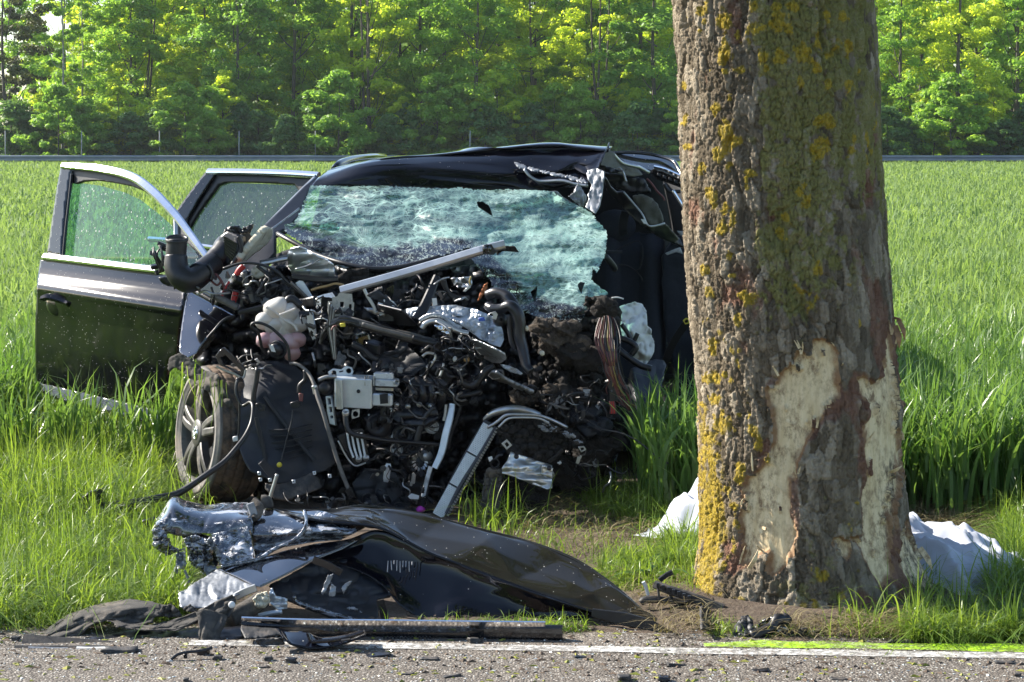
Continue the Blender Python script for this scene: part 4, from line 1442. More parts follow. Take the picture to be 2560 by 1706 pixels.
    yel = np.maximum(yel, sstep(.0, .16, .5 * patchy + .42 * low - .30 + .5 * fbm(A * 40, Z * 26, 4, 79)) * low)
    oz = sstep(1850, 1960, px) * sstep(880, 560, py) + .55 * sstep(1850, 1930, px) * sstep(2060, 1960, px) * sstep(1000, 760, py) + .35 * sstep(1900, 2000, px) * sstep(1180, 1240, py)
    oz = oz * (1 - .55 * sstep(420, 560, py) * sstep(2060, 2130, px))
    oli = sstep(.0, .09, .5 * patchy + .75 * fbm(A * 34, Z * 24, 4, 77) + .25 * rag + .46 * np.clip(oz, 0, 1.2) - .34) * np.clip(oz * 1.8, 0, 1) * (.45 + .55 * sstep(.02, .10, e2))
    red = sstep(.12, .32, fbm(A * 9, Z * 5, 4, 76) + .45 * near_w + .30 * sstep(2080, 2200, px) * sstep(500, 700, py) + .22 * sstep(1480, 1540, py) * sstep(1950, 1850, px) - .12)
    yel, oli = yel * (1 - wound), oli * (1 - wound) * (1 - .6 * near_w)
    red = red * (1 - yel) * (1 - oli * .8)
    disp += .0018 * yel + .0012 * oli - .006 * red * (1 - wound) * sstep(.2, .6, red)
    # root flare rises out of the soil unevenly
    flare = sstep(.30, -.05, Z) * .05 * (1 + np.sin(TH * 5 + 1.0)) * .5
    rad = Rg + disp + flare
    V = np.stack([CXg + rad * np.sin(TH), 8.55 - rad * np.cos(TH) * 1.0, Z], -1)
    nr, nc = Z.shape
    F = gridfaces(nr, nc, True)
    wf = wid.ravel()[F]
    anyw = (wf >= 0).sum(1) >= 2
    which = wf.max(1)
    # bark material
    s = NT("lichened_bark")
    co = s.coord()
    ay, ao, ar, ac = s.attr("lichen_yellow"), s.attr("lichen_olive"), s.attr("inner_bark"), s.attr("plate")
    st = s.map(co, scale=(1, 1, .3))
    base = s.ramp(s.math('ADD', s.math('MULTIPLY', s.noise(26, 6, .7, st), .6), s.math('MULTIPLY', ac, .4)), [(.25, (.075, .058, .038)), (.5, (.195, .158, .112)), (.75, (.40, .34, .255))])
    base = s.mix(s.ramp(s.noise(5, 5, .6, co), [(.45, 0.0), (.7, .45)]), base, (.08, .068, .05))
    base = s.mix(s.math('MULTIPLY', ar, .75), base, s.ramp(s.noise(30, 5, .7, st), [(.3, (.12, .055, .038)), (.7, (.27, .14, .095))]))
    base = s.mix(s.math('MULTIPLY', ao, .8), base, s.ramp(s.noise(60, 5, .7, co), [(.3, (.15, .15, .035)), (.7, (.25, .235, .085))]))
    base = s.mix(s.math('MULTIPLY', ay, s.ramp(s.noise(120, 4, .7, co), [(.3, .45), (.55, .95)])), base, s.ramp(s.noise(55, 5, .7, co), [(.28, (.17, .15, .035)), (.5, (.35, .25, .025)), (.75, (.50, .35, .03))]))
    barkm = s.done(s.bsdf(base=base, rough=.95, spec=.15, normal=s.bump(s.math('ADD', s.noise(190, 5, .7, st), s.math('MULTIPLY', s.ramp(s.voro(95, 'DISTANCE_TO_EDGE', s.map(co, scale=(1, 1, .55))).outputs['Distance'], [(.0, 0.0), (.12, 1.0)]), .8)), .7, .006)))
    s = NT("bare_torn_wood")
    co = s.coord()
    st = s.map(co, scale=(1, 1, .13))
    aw = s.attr("wound_edge")
    wcol = s.ramp(s.noise(40, 5, .6, st), [(.3, (.58, .45, .25)), (.7, (.78, .65, .42))])
    dirt = s.ramp(s.noise(34, 8, .75, s.map(co, scale=(1, 1, .6))), [(.46, 0.0), (.62, .9)])
    big = s.ramp(s.noise(6.0, 5, .65, co), [(.36, .2), (.58, 1.0)])
    soot = s.ramp(s.noise(20, 7, .75, s.map(co, scale=(1, 1, .5), loc=(5, 1, 2))), [(.36, 1.0), (.46, 0.0)])
    wcol = s.mix(s.math('MULTIPLY', dirt, big), wcol, (.16, .095, .05))
    ak = s.attr("scorched")
    wcol = s.mix(s.math('MULTIPLY', s.math('MAXIMUM', soot, dirt), ak), wcol, (.02, .018, .018))
    wcol = s.mix(s.math('MULTIPLY', s.ramp(s.math('ADD', aw, s.math('MULTIPLY', s.noise(40, 5, .7, co), .5)), [(.62, 0.0), (.98, 1.0)]), .85), wcol, (.19, .095, .045))
    woodm = s.done(s.bsdf(base=wcol, rough=.75, spec=.25, normal=s.bump(s.noise(60, 5, .6, st), .5, .004)))

    scor = np.maximum(sstep(2190, 2240, px) * sstep(1120, 1180, py) * sstep(1420, 1330, py) * .9, sstep(2255, 2275, px) * sstep(1250, 1320, py))
    edge = near_w * (1 - .0)

    def sub(name, fsel, mat):
        q = F[fsel]
        used = np.unique(q)
        mp = -np.ones(nr * nc, int)
        mp[used] = np.arange(len(used))
        ob = put(name, V.reshape(-1, 3)[used], [(4, mp[q])], mat, root)
        for nm, a in (("lichen_yellow", yel), ("lichen_olive", oli), ("inner_bark", red), ("plate", cid), ("wound_edge", edge), ("scorched", scor)):
            vattr(ob.data, nm, a.ravel()[used])
        return ob
    sub("trunk", ~anyw, barkm)
    for i in range(3):
        w = sub("bark_wound", anyw & (which == i), woodm)
        w["label"] = ["large pale bare wood patch on the trunk's middle", "long pale bare wood patch on the trunk's right side", "scorched splintered wood on the right root"][i]
    # splinters and hanging bark shreds
    for k, (x0, y0, x1, y1, wd, m) in enumerate(((2246, 800, 2262, 850, .016, 0), (2238, 815, 2248, 870, .02, 0), (2236, 795, 2254, 802, .008, 0), (2222, 1183, 2255, 1165, .010, 1), (1872, 1422, 1895, 1375, .014, 1), (1906, 1320, 1916, 1326, .010, 1), (2300, 1370, 2330, 1425, .02, 2))):
        o = strip("wood_splinter", [(x0, y0, 8.34 if x0 > 2200 else 8.12), ((x0 + x1) / 2 + 4, (y0 + y1) / 2, 8.30 if x0 > 2200 else 8.09), (x1, y1, 8.30 if x0 > 2200 else 8.10)], [wd, wd * 1.2, wd * .2], .004, woodm if m else gen("brown_bark_shred", (.22, .12, .06), (.34, .2, .1), 40, .9), root, k=3)
        for nm in ("wound_edge", "scorched"): vattr(o.data, nm, np.zeros(len(o.data.vertices)))
    fr_ = np.random.default_rng(12)
    for k in range(26):
        w = WOUNDS[k % 2]
        i = int(fr_.integers(len(w)))
        x, y = w[i]
        L = fr_.uniform(14, 48)
        f = (x - 2010) / 250.0
        d = 8.55 - .375 * math.sqrt(max(.02, 1 - f * f)) - .012
        a = fr_.normal(0, .35)
        o = strip("wood_splinter", [(x, y, d), (x + math.sin(a) * L * .5, y - math.cos(a) * L * .5, d - .004), (x + math.sin(a) * L + fr_.normal(0, 3), y - math.cos(a) * L, d - fr_.uniform(.005, .03))], [fr_.uniform(.004, .012), .008, .002], .003, woodm, root, k=3)
        for nm in ("wound_edge", "scorched"): vattr(o.data, nm, np.full(len(o.data.vertices), .25 * fr_.random()))
    # limbs and the crown overhead, above the frame
    top = Vector((float(np.interp(3.55, zs, (Lx + Rx) / 2)), 8.55, 3.55))
    gs = []
    r_ = np.random.default_rng(3)
    tips = []
    for i in range(6):
        a = i * 1.05 + r_.uniform(-.2, .2)
        L_ = r_.uniform(2.2, 3.4)
        t = np.array(top) + np.array([math.cos(a) * L_, math.sin(a) * L_, r_.uniform(2.5, 5)])
        m = (np.array(top) + t) / 2 + np.array([math.cos(a), math.sin(a), -.3]) * .3
        gs.append(tube_geo(crom(np.array([np.array(top) - [0, 0, .3], m, t]), 6), np.linspace(.20, .05, 13), 9))
        tips.append(t)
    V2, F2 = join_geo(gs)
    plain = gen("upper_grey_bark", (.13, .115, .10), (.27, .24, .21), 14, .95, 0, bump=.8, bscale=40)
    put("limb", V2, F2, plain, root)
    Vc, Fc, c = crown_geo(130, 60, 3.6, 0, 6.0, .10, 5, .8)
    Vc = Vc + np.array([top.x + .4, 8.9, 4.6])
    lm = leafmat("roadside_maple_leaves", (.05, .10, .018), (.10, .16, .03), .45, .45)
    o = put("crown", Vc, [(4, Fc)], lm, root)
    o["kind"] = "stuff"


# ------------------------------------------------------------------ the white sheet behind the trunk
def build_cloth():
    a = Vector((.80, 9.90, 0)); b = Vector((1.98, 8.55, 0))
    ax = (b - a)
    Ln = ax.length
    ax.normalize()
    nx = Vector((-ax.y, ax.x, 0))
    U, Vv = np.meshgrid(np.linspace(-.04, 1.04, 120), np.linspace(-1, 1, 80), indexing='ij')
    wid = .29 + .05 * fbm(U * 5, 0 * U, 3, 81)
    x = a.x + ax.x * U * Ln + nx.x * Vv * wid
    y = a.y + ax.y * U * Ln + nx.y * Vv * wid
    prof = np.clip(1 - np.abs(Vv) ** 2.2, 0, 1) ** .8
    endf = sstep(-.04, .10, U) * sstep(1.04, .86, U)
    fold = ridge(U * 7 + Vv * 1.6 + .5 * fbm(U * 4, Vv * 3, 2, 83), Vv * 1.2 - U * 2, 2, 82)
    fold2 = ridge(U * 15 - Vv * 3.5, Vv * 3 + U * 5, 2, 84)
    z = .02 + (.35 - .21 * U) * prof * endf * (.8 + .3 * fbm(U * 3, Vv * 1.3, 2, 85)) + ((.13 + .07 * U) * (fold - .6) + .08 * (fold2 - .55)) * (.35 + .65 * prof)
    x = x + .03 * fbm(U * 9, Vv * 4, 2, 86) * (1 - prof)
    y = y + .04 * fbm(U * 8, Vv * 4, 2, 87) * (1 - prof)
    W = np.stack([x, y, np.maximum(z, .012 + .012 * fold)], -1)
    o = put("white_sheet", W.reshape(-1, 3), [(4, gridfaces(120, 80))], M['cloth'], origin=(1.3, 9.5, 0))
    tag(o, "crumpled white cloth sheet lying on the ground behind the trunk", "sheet")

# ------------------------------------------------------------------ the wreck
def nz(amp, sx, sy=None, seed=0, o=4):
    sy = sy or sx
    return lambda x, y: amp * fbm(np.asarray(x) / sx, np.asarray(y) / sy, o, seed)


def rn(amp, sx, sy=None, seed=0, o=3):
    sy = sy or sx
    return lambda x, y: amp * (ridge(np.asarray(x) / sx, np.asarray(y) / sy, o, seed) - .6)


def dep(ctrl, *fs):
    f0 = rbf(ctrl) if isinstance(ctrl, (list, tuple)) else (lambda x, y, c=float(ctrl): np.full(np.shape(x), c))
    return lambda x, y: f0(x, y) + sum(f(x, y) for f in fs)


def crop(x0, y0, k, pts):
    return [(x0 + a / k, y0 + b / k) for a, b in pts]


def C5(*p): return crop(600, 340, 3.92, p)
def C6(*p): return crop(1150, 340, 3.92, p)
def C7(*p): return crop(380, 700, 2.6133, p)
def C8(*p): return crop(700, 700, 2.6133, p)
def C9(*p): return crop(1200, 700, 2.6133, p)
def CA(*p): return crop(0, 360, 2.24, p)
def CE(*p): return crop(400, 560, 3.92, p)      # close look at the engine's left half
def CF(*p): return crop(950, 700, 4.612, p)     # and its middle


def D(pts, *d):
    """give traced points their depths"""
    d = list(d) if len(d) > 1 else [d[0]] * len(pts)
    d = np.interp(np.linspace(0, 1, len(pts)), np.linspace(0, 1, len(d)), d)
    return [(x, y, z) for (x, y), z in zip(pts, d)]


CAR = None


def build_wheel():
    """front wheel: tyre with grooved tread, five split spokes, hub with a round badge"""
    c = np.array(P(499, 1083, 10.74))
    a = np.array([-.885, -.455, .10]); a /= np.linalg.norm(a)
    e1 = np.cross(a, (0, 0, 1.0)); e1 /= np.linalg.norm(e1)
    e2 = np.cross(e1, a)
    if e2[2] < 0: e2 = -e2
    hub = put("wheel", *lathe_geo([(.0, .02), (.062, .02), (.07, .012), (.075, -.05), (.0, -.05)], c, a, 30), M['alloy'], CAR)
    hub["label"] = "right front wheel hub carrying the dirty tyre and split spoke rim"
    # tread as a grid with grooves
    na, nw = 260, 44
    u = np.linspace(0, 2 * np.pi, na, endpoint=False)
    w = np.linspace(-1, 1, nw)
    U, Wd = np.meshgrid(u, w, indexing='ij')
    R = .343 - .016 * np.abs(Wd) ** 4
    circg = sum(np.exp(-((Wd - k) / .035) ** 2) for k in (-.62, -.2, .2, .62))
    lat = (np.abs(((U * 36 / (2 * np.pi) + .55 * np.abs(Wd) ** 1.5) % 1) - .5) < .09) * (np.abs(Wd) < .93)
    R = R - .008 * np.clip(circg, 0, 1) - .005 * lat
    ax = -.115 - Wd * .118
    V = c + a[None, None] * (ax + .0)[..., None] + R[..., None] * (np.cos(U)[..., None] * e1 + np.sin(U)[..., None] * e2)
    f = (np.arange(na)[:, None] * nw + np.arange(nw - 1)[None]).ravel()
    g = (((np.arange(na) + 1) % na)[:, None] * nw + np.arange(nw - 1)[None]).ravel()
    put("tyre_tread", V.reshape(-1, 3), [(4, np.stack([f, g, g + 1, f + 1], -1))], M['tyre'], hub)
    # wall: shoulder, lettering band, bead
    prof = [(.326, .003), (.333, .0), (.318, .013), (.30, .020), (.298, .0225), (.285, .0225), (.283, .020), (.262, .016), (.248, .006), (.246, -.01)]
    V, F = lathe_geo(prof, c, a, 72)
    put("tyre_wall", V, F, M['tyre_side'], hub)
    V, F = lathe_geo([(.326, -.232), (.30, -.25), (.25, -.24), (.24, -.15)], c, a, 48)
    put("tyre_wall", V, F, M['tyre'], hub)
    prof = [(.252, .008), (.247, .014), (.238, .010), (.232, -.02), (.222, -.06), (.215, -.16), (.225, -.2), (.24, -.23)]
    V, F = lathe_geo(prof, c, a, 72)
    put("rim", V, F, M['alloy'], hub)
    V, F = lathe_geo([(.0, -.10), (.16, -.10), (.165, -.12), (.15, -.125)], c, a, 40)
    put("brake_disc", V, F, M['steel'], hub)
    for k in range(5):
        geo = []
        for s in (-1, 1):
            th0 = 2 * np.pi * k / 5 + .32
            th1 = th0 + s * .17
            prev = None
            vs = []
            for t in np.linspace(0, 1, 7):
                r = .055 + .18 * t
                th = th0 + s * (.30 * (1 - t) * .8 + .13 * t) * (.6 + .4 * t)
                hw = .021 - .004 * t
                h = .012 + .012 * math.sin(t * 2.6) - .004 * t
                d = math.cos(th) * e1 + math.sin(th) * e2
                n = -math.sin(th) * e1 + math.cos(th) * e2
                o = c + d * r
                vs += [o + n * hw + a * (h - .004), o + n * hw * .6 + a * h, o - n * hw * .6 + a * h, o - n * hw + a * (h - .004), o - n * hw + a * (h - .04), o + n * hw + a * (h - .04)]
            geo.append((np.array(vs), [(4, gridfaces(7, 6, True))]))
        V, F = join_geo(geo)
        put("spoke", V, F, M['alloy'], hub, smooth=False)
    # badge: ring with a V over a W
    cc = c + a * .022
    V, F = lathe_geo([(.026, 0), (.030, .004), (.034, 0), (.030, -.003), (.026, 0)], cc, a, 28)
    put("badge_ring", V, F, M['chrome'], hub)
    gs = []
    for pts in ([(-.012, .024), (0, .003), (.012, .024)], [(-.022, .010), (-.010, -.022), (0, 0), (.010, -.022), (.022, .010)]):
        W = np.array([cc + e1 * x + e2 * y + a * .003 for x, y in pts])
        gs.append(tube_geo(lin(W, 2), .0032, 5))
    put("badge_letters", *join_geo(gs), M['chrome'], hub)


def build_doors():
    dd = lambda px: 12.64 + (np.asarray(px, float) - 100) / 360.0 * (11.78 - 12.64) - .06 * np.sin(np.clip((np.asarray(px, float) - 100) / 360.0, 0, 1) * np.pi)
    tb = lambda y: .0009 * np.clip(641 - np.asarray(y, float), 0, None)

    def prof(px, py):
        top = 641 + (np.asarray(px) - 112) * .13
        bot = 953 + (np.asarray(px) - 100) * .215
        v = (np.asarray(py) - top) / (bot - top)
        return dd(px) + np.interp(v, [-.05, .0, .05, .10, .15, .20, .245, .27, .30, .45, .7, 1.0, 1.1], [.03, .015, .0, -.018, -.045, -.085, -.128, -.135, -.118, -.085, -.065, -.02, .0])
    skin = sheet("front_door", CA((240, 652), (390, 668), (640, 700), (870, 728), (1000, 745), (1052, 832), (1035, 900), (1010, 1020), (1000, 1180), (952, 1198), (936, 1300), (938, 1492), (700, 1435), (400, 1365), (222, 1325), (214, 1290), (210, 1100), (212, 1000), (218, 880), (220, 780)), prof, M['paint'], CAR, step=4, thick=.035)
    skin["label"] = "open black front door with chrome framed window, glinting in the sun"
    sheet("door_cladding", CA((222, 1330), (400, 1370), (700, 1440), (938, 1497), (936, 1590), (700, 1530), (400, 1455), (245, 1410)), lambda x, y: dd(x) - .02 - .0012 * (np.asarray(y) - 960 - (np.asarray(x) - 100) * .21), M['plastic_gloss'], skin, step=6, thick=.02)
    f = lambda x, y: dd(x) + tb(y)
    sheet("window_pillar", CA((352, 128), (408, 150), (402, 180), (378, 330), (352, 628), (276, 612), (300, 450), (330, 250)), f, M['paint'], skin, step=4, thick=.03)
    strip("pillar_seal", [(x, y, float(dd(x) + tb(y)) - .02) for x, y in CA((402, 170), (385, 330), (368, 480), (354, 630))], .012, .02, M['rubber'], skin)
    sheet("window_seal", CA((405, 150), (480, 148), (620, 172), (760, 212), (880, 296), (1000, 425), (1090, 545), (1140, 640), (1100, 600), (975, 480), (975, 410), (900, 330), (820, 270), (740, 238), (620, 215), (540, 205), (470, 212), (430, 225), (392, 218)), lambda x, y: dd(x) + tb(y) + .02, M['rubber'], skin, step=3, thick=.02)
    plate("corner_trim", CA((412, 158), (470, 158), (436, 182), (414, 206)), 12.62, .008, M['alu'], skin)
    top = CA((354, 124), (420, 128), (520, 136), (620, 152), (700, 172), (780, 208), (870, 280), (940, 352), (1000, 420), (1060, 500), (1115, 575), (1165, 645))
    strip("chrome_frame", [(x, y, float(dd(x) + tb(y)) - .03) for x, y in top], [.036, .046, .05, .05, .046, .04, .034], .03, M['chrome'], skin, k=6, normal=(-.25, -.9, .5), bevel=.004)
    belt = CA((250, 632), (400, 650), (560, 670), (720, 690), (880, 708))
    strip("chrome_belt", [(x, y, float(dd(x)) - .025) for x, y in belt], .042, .03, M['chrome'], skin, normal=(-.25, -.8, .62))
    strip("belt_seal", [(x, y + 10, float(dd(x)) - .01) for x, y in belt], .02, .02, M['rubber'], skin)
    sheet("door_window", CA((388, 222), (470, 222), (560, 234), (700, 272), (790, 315), (880, 385), (950, 445), (1000, 492), (1090, 600), (1130, 662), (1040, 700), (870, 700), (640, 674), (352, 634), (362, 480)), lambda x, y: dd(x) + tb(y) + .03, M['glass_green'], skin, step=6, thick=0)
    strip("quarter_bar", [(x, y, float(dd(x) + tb(y))) for x, y in CA((986, 405), (988, 470), (988, 530))], .028, .02, M['alu'], skin)
    # recessed handle
    h = lathe("handle_recess", [(.0, .004), (.045, .003), (.065, -.004), (.068, -.012)], P(136, 762, 12.40), (-.5, -.85, 0), M['plastic_gloss'], skin, 26)
    strip("door_handle", D(CA((236, 866), (270, 858), (320, 868), (365, 888), (382, 900)), 12.40, 12.29), [.025, .035, .035, .03, .02], .03, M['paint_clean'], skin, normal=(-.2, -.8, .5))
    # rear door, further back
    rd = lambda px: 13.55 + (np.asarray(px, float) - 446) / 350.0 * (12.95 - 13.55)
    tr = lambda y: .0009 * np.clip(630 - np.asarray(y, float), 0, None)
    fr = lambda x, y: rd(x) + tr(y)
    rear = sheet("rear_door", [(460, 628), (560, 640), (655, 650), (700, 800), (700, 1010), (480, 1000), (455, 800)], lambda x, y: rd(x) - .06 * np.sin((np.asarray(y) - 628) / 380 * 3), M['paint'], CAR, step=10, thick=.03)
    rear["label"] = "open rear door behind the front one, dark tinted window"
    sheet("window_pillar", [(522, 426), (542, 436), (500, 500), (470, 552), (466, 625), (440, 612), (446, 528), (480, 480)], fr, M['paint'], rear, step=4, thick=.03)
    sheet("window_seal", [(541, 438), (640, 438), (796, 447), (778, 462), (760, 486), (752, 482), (738, 462), (640, 457), (570, 456), (548, 464), (500, 530), (476, 570), (470, 556), (505, 500)], lambda x, y: rd(x) + tr(y) + .02, M['rubber'], rear, step=4, thick=.02)
    strip("chrome_frame", [(x, y, float(rd(x) + tr(y)) - .02) for x, y in ((520, 429), (620, 430), (720, 433), (797, 438))], .038, .03, M['chrome'], rear, normal=(0, -.7, .7))
    sheet("door_window", [(545, 462), (570, 457), (738, 463), (752, 484), (705, 560), (655, 648), (466, 630), (472, 572), (505, 520)], lambda x, y: rd(x) + tr(y) + .03, M['glass_dark'], rear, step=6, thick=0)
    strip("chrome_belt", [(x, y, float(rd(x)) - .03) for x, y in ((372, 598), (420, 602), (480, 612), (545, 622), (640, 634))], .03, .03, M['chrome'], rear, normal=(0, -.8, .6))


def build_shell():
    """body, roof, pillars, cabin"""
    global CAR
    CAR = empty("wrecked_car", (-.25, 12.4, 0), "black car wreck with torn open front end, crazed windscreen and open doors", "car")
    roof_rows = [
        [(778, 467, 12.16), (880, 464, 12.08), (1034, 469, 12.06), (1200, 475, 12.06), (1330, 479, 12.02), (1430, 476, 11.97), (1478, 452, 11.95), (1500, 412, 11.94)],
        [(790, 452, 12.20), (900, 441, 12.09), (1034, 440, 12.09), (1200, 446, 12.09), (1330, 455, 12.05), (1430, 448, 12.00), (1488, 428, 11.97), (1508, 394, 11.96)],
        [(800, 441, 12.28), (905, 418, 12.15), (1034, 412, 12.15), (1200, 415, 12.15), (1330, 425, 12.11), (1430, 420, 12.06), (1496, 405, 12.03), (1515, 378, 12.02)],
        [(815, 431, 12.40), (925, 406, 12.24), (1050, 400, 12.24), (1200, 392, 12.24), (1340, 388, 12.20), (1436, 390, 12.15), (1508, 380, 12.11), (1522, 370, 12.10)],
        [(845, 417, 12.58), (970, 395, 12.42), (1085, 388, 12.42), (1200, 373, 12.42), (1349, 358, 12.37), (1440, 362, 12.32), (1522, 366, 12.28), (1528, 369, 12.28)],
        [(868, 410, 13.8), (985, 398, 13.8), (1085, 394, 13.8), (1200, 388, 13.8), (1349, 384, 13.7), (1440, 384, 13.6), (1515, 384, 13.5), (1530, 384, 13.4)],
        [(905, 416, 15.1), (1000, 405, 15.1), (1085, 402, 15.1), (1200, 400, 15.1), (1349, 400, 15.1), (1440, 402, 15.1), (1530, 404, 15.1), (1600, 408, 15.0)],
    ]

    def crease(u, v, W):
        k = sstep(.35, .75, u) * sstep(.75, .45, v)
        b = .11 * (ridge(u * 5.5 + v * 1.8, v * 3 - u * 2.2, 2, 101) - .65) * k
        b = b + .045 * (ridge(u * 3.0 - v * 1.2, v * 2.2 + u * 1.0, 2, 102) - .6) * sstep(.8, .5, v)
        b = b + .02 * (ridge(u * 14, v * 8 + u * 6, 2, 103) - .6) * sstep(.62, .85, u) * sstep(.7, .4, v)
        for a0, a1, a2, w, h in ((.30, .25, 2.6, .045, .035), (.52, -.22, 3.4, .05, -.04), (.16, .18, 4.2, .035, .03), (.42, .30, 5.5, .03, .022)):
            b = b + h * np.exp(-((v - a0 - a1 * np.sin(u * a2)) / w) ** 2) * sstep(.05, .35, u)
        return np.stack([.2 * b, b, .5 * b], -1)
    roof = patch("roof", roof_rows, M['paint_clean'], CAR, nu=22, nv=12, bump=crease, thick=.006)
    roof["label"] = "black roof buckled into a ridge above the windscreen"
    tube("roof_rail", [(836, 424, 13.0), (848, 410, 13.1), (880, 398, 13.5), (930, 392, 14.2), (960, 392, 14.8)], .022, M['paint_clean'], roof, 8)
    # scraped strip where the paint has torn on the right part of the roof
    sheet("paint_tear", C6((530, 255), (640, 290), (780, 330), (900, 360), (1060, 390), (1180, 420), (1270, 470), (1200, 460), (1060, 415), (900, 385), (760, 350), (640, 325), (560, 300)), dep([(1290, 405, 12.12), (1380, 428, 12.02), (1470, 458, 11.87)], rn(.02, 12, 6, 105)), M['torn'], roof, step=3, thick=.004, jag=1.6)
    tube("roof_edge_flange", D(C6((630, 330), (680, 390), (760, 440), (850, 445), (1000, 440), (1130, 470), (1250, 490)), 12.0, 11.95, 11.85), .009, M['steel'], roof, 6)
    # torn pillar stump and shreds at the roof corner
    pil = sheet("torn_pillar", C6((1240, 370), (1270, 335), (1340, 318), (1420, 350), (1408, 460), (1390, 600), (1370, 690), (1330, 765), (1230, 700), (1262, 620), (1250, 580), (1282, 520), (1290, 480), (1255, 430)), dep([(1466, 434, 11.86), (1512, 430, 11.8), (1500, 500, 11.75), (1470, 515, 11.72), (1489, 534, 11.68)], rn(.03, 14, 30, 107)), M['torn'], CAR, step=3, thick=.006)
    pil["label"] = "pale torn stump of the windscreen pillar hanging from the roof"
    sheet("metal_shred", C6((1160, 460), (1215, 560), (1240, 600), (1225, 690), (1180, 690), (1060, 590), (1110, 560)), dep(11.82, rn(.05, 10, 10, 108)), M['torn'], CAR, step=3, thick=.004, jag=1)
    sheet("metal_shred", C6((870, 545), (950, 540), (1000, 590), (1150, 690), (1190, 700), (1060, 680), (980, 610), (930, 560)), dep(11.9, rn(.03, 8, 8, 109)), M['torn'], CAR, step=3, thick=.004)
    sheet("metal_shred", C6((1350, 280), (1480, 310), (1560, 340), (1640, 330), (1600, 345), (1500, 370), (1400, 330)), dep(12.1, rn(.05, 12, 8, 110)), M['plastic'], CAR, step=3, thick=.004)
    # left windscreen pillar
    sheet("windscreen_pillar", [(632, 599), (665, 566), (705, 527), (750, 482), (789, 442), (800, 456), (774, 480), (764, 505), (748, 548), (715, 580), (690, 590), (690, 640), (640, 690), (600, 690)], dep([(632, 600, 11.75), (789, 442, 12.35), (690, 600, 11.7), (620, 690, 11.55)]), M['plastic'], CAR, step=5, thick=.03)
    strip("pillar_trim", [(630, 602, 11.72), (690, 541, 11.95), (750, 481, 12.18), (786, 446, 12.32)], .022, .02, M['alu'], CAR, normal=(-.4, -.7, .5))
    tube("wiper_rod", D(C5((580, 712), (440, 820), (310, 915)), 11.8, 11.6), .006, M['steel'], CAR, 6)
    # crazed windscreen
    wp = C5((690, 490), (900, 488), (1100, 490), (1400, 490), (1700, 505), (2100, 520), (2130, 500), (2352, 530)) + C6((400, 528), (700, 530), (900, 545), (1050, 640), (1200, 700), (1300, 760), (1332, 820), (1430, 920), (1438, 1000), (1425, 1160), (1390, 1230), (1345, 1350), (1300, 1290), (1285, 1410), (1450, 1545))
    wp += C9((835, 95), (760, 112), (690, 118), (697, 205), (660, 270), (640, 292), (560, 262), (470, 262), (380, 243), (300, 215), (260, 200), (180, 120), (100, 110)) + C6((300, 1420), (100, 1200)) + C5((2250, 1090), (2100, 1140), (1750, 1242), (1400, 1300), (1200, 1290), (1000, 1240), (850, 1180), (700, 1110), (560, 1020), (470, 960), (440, 935), (440, 868), (520, 852), (560, 800), (600, 720), (640, 620))
    wd = dep([(776, 467, 12.10), (1034, 471, 11.98), (1252, 476, 11.96), (1380, 480, 11.86), (745, 544, 11.85), (712, 575, 11.68), (779, 631, 11.38), (855, 656, 11.24), (957, 672, 11.14), (1046, 656, 11.14), (1136, 631, 11.2), (1000, 560, 11.62), (1175, 646, 11.1), (1227, 702, 11.0), (1293, 740, 10.94), (1414, 800, 10.78), (1464, 750, 10.9), (1515, 730, 11.05), (1515, 590, 11.45), (1456, 518, 11.8), (1320, 600, 11.45), (1350, 690, 11.1)],
             nz(.08, 130, 46, 111, 3), rn(.13, 190, 60, 112, 2), nz(.008, 14, 9, 113, 2))
    ws = sheet("windscreen", wp, wd, M['shatter'], CAR, step=3, thick=.0, uv=True, jag=1.3, holes=[C6((160, 645), (220, 645), (280, 680), (300, 720), (320, 790), (260, 750), (180, 700)), C6((1150, 1460), (1180, 1430), (1225, 1440), (1205, 1490), (1190, 1550), (1165, 1500)), C9((330, 80), (375, 40), (370, 90), (360, 150), (340, 110))])
    ws["label"] = "crazed green windscreen sagging inward with holes"
    me = ws.data
    co = np.zeros(len(me.vertices) * 3)
    me.vertices.foreach_get("co", co)
    px, py = to_px(co.reshape(-1, 3) + np.array(WL["wrecked_car"])[None])
    low = np.array([(694, 585), (779, 631), (855, 656), (957, 672), (1046, 656), (1136, 631), (1180, 648), (1235, 705), (1300, 775), (1414, 800), (1450, 805)], float)
    dist = np.full(px.shape, 1e9)
    for i in range(len(low) - 1):
        d = low[i + 1] - low[i]
        t = np.clip(((px - low[i, 0]) * d[0] + (py - low[i, 1]) * d[1]) / d.dot(d), 0, 1)
        dist = np.minimum(dist, np.hypot(px - low[i, 0] - t * d[0], py - low[i, 1] - t * d[1]))
    wid = np.interp(px, [700, 760, 1000, 1120, 1200, 1450], [18, 50, 52, 40, 46, 40])
    vattr(me, "frit", sstep(1.15, .75, dist / wid + .25 * fbm(px / 20, py / 14, 3, 114)))
    tube("windscreen_seal", D(C5((370, 958), (480, 1020), (700, 1140), (850, 1200), (1000, 1245), (1200, 1292), (1400, 1302), (1600, 1280), (1760, 1243), (1960, 1185)), 11.55, 11.3, 11.12, 11.1, 11.12), .013, M['rubber'], CAR, 7)
    # cabin: back of the body, floor, side walls, dashboard mass, seats
    patch("body_side", [[(806, 470, 12.6), (850, 450, 13.8), (905, 440, 15.0)], [(760, 700, 12.6), (830, 640, 13.8), (890, 590, 15.0)], [(770, 1040, 12.6), (840, 985, 13.8), (890, 930, 15.0)]], M['paint'], CAR, 6, 6, thick=.02)
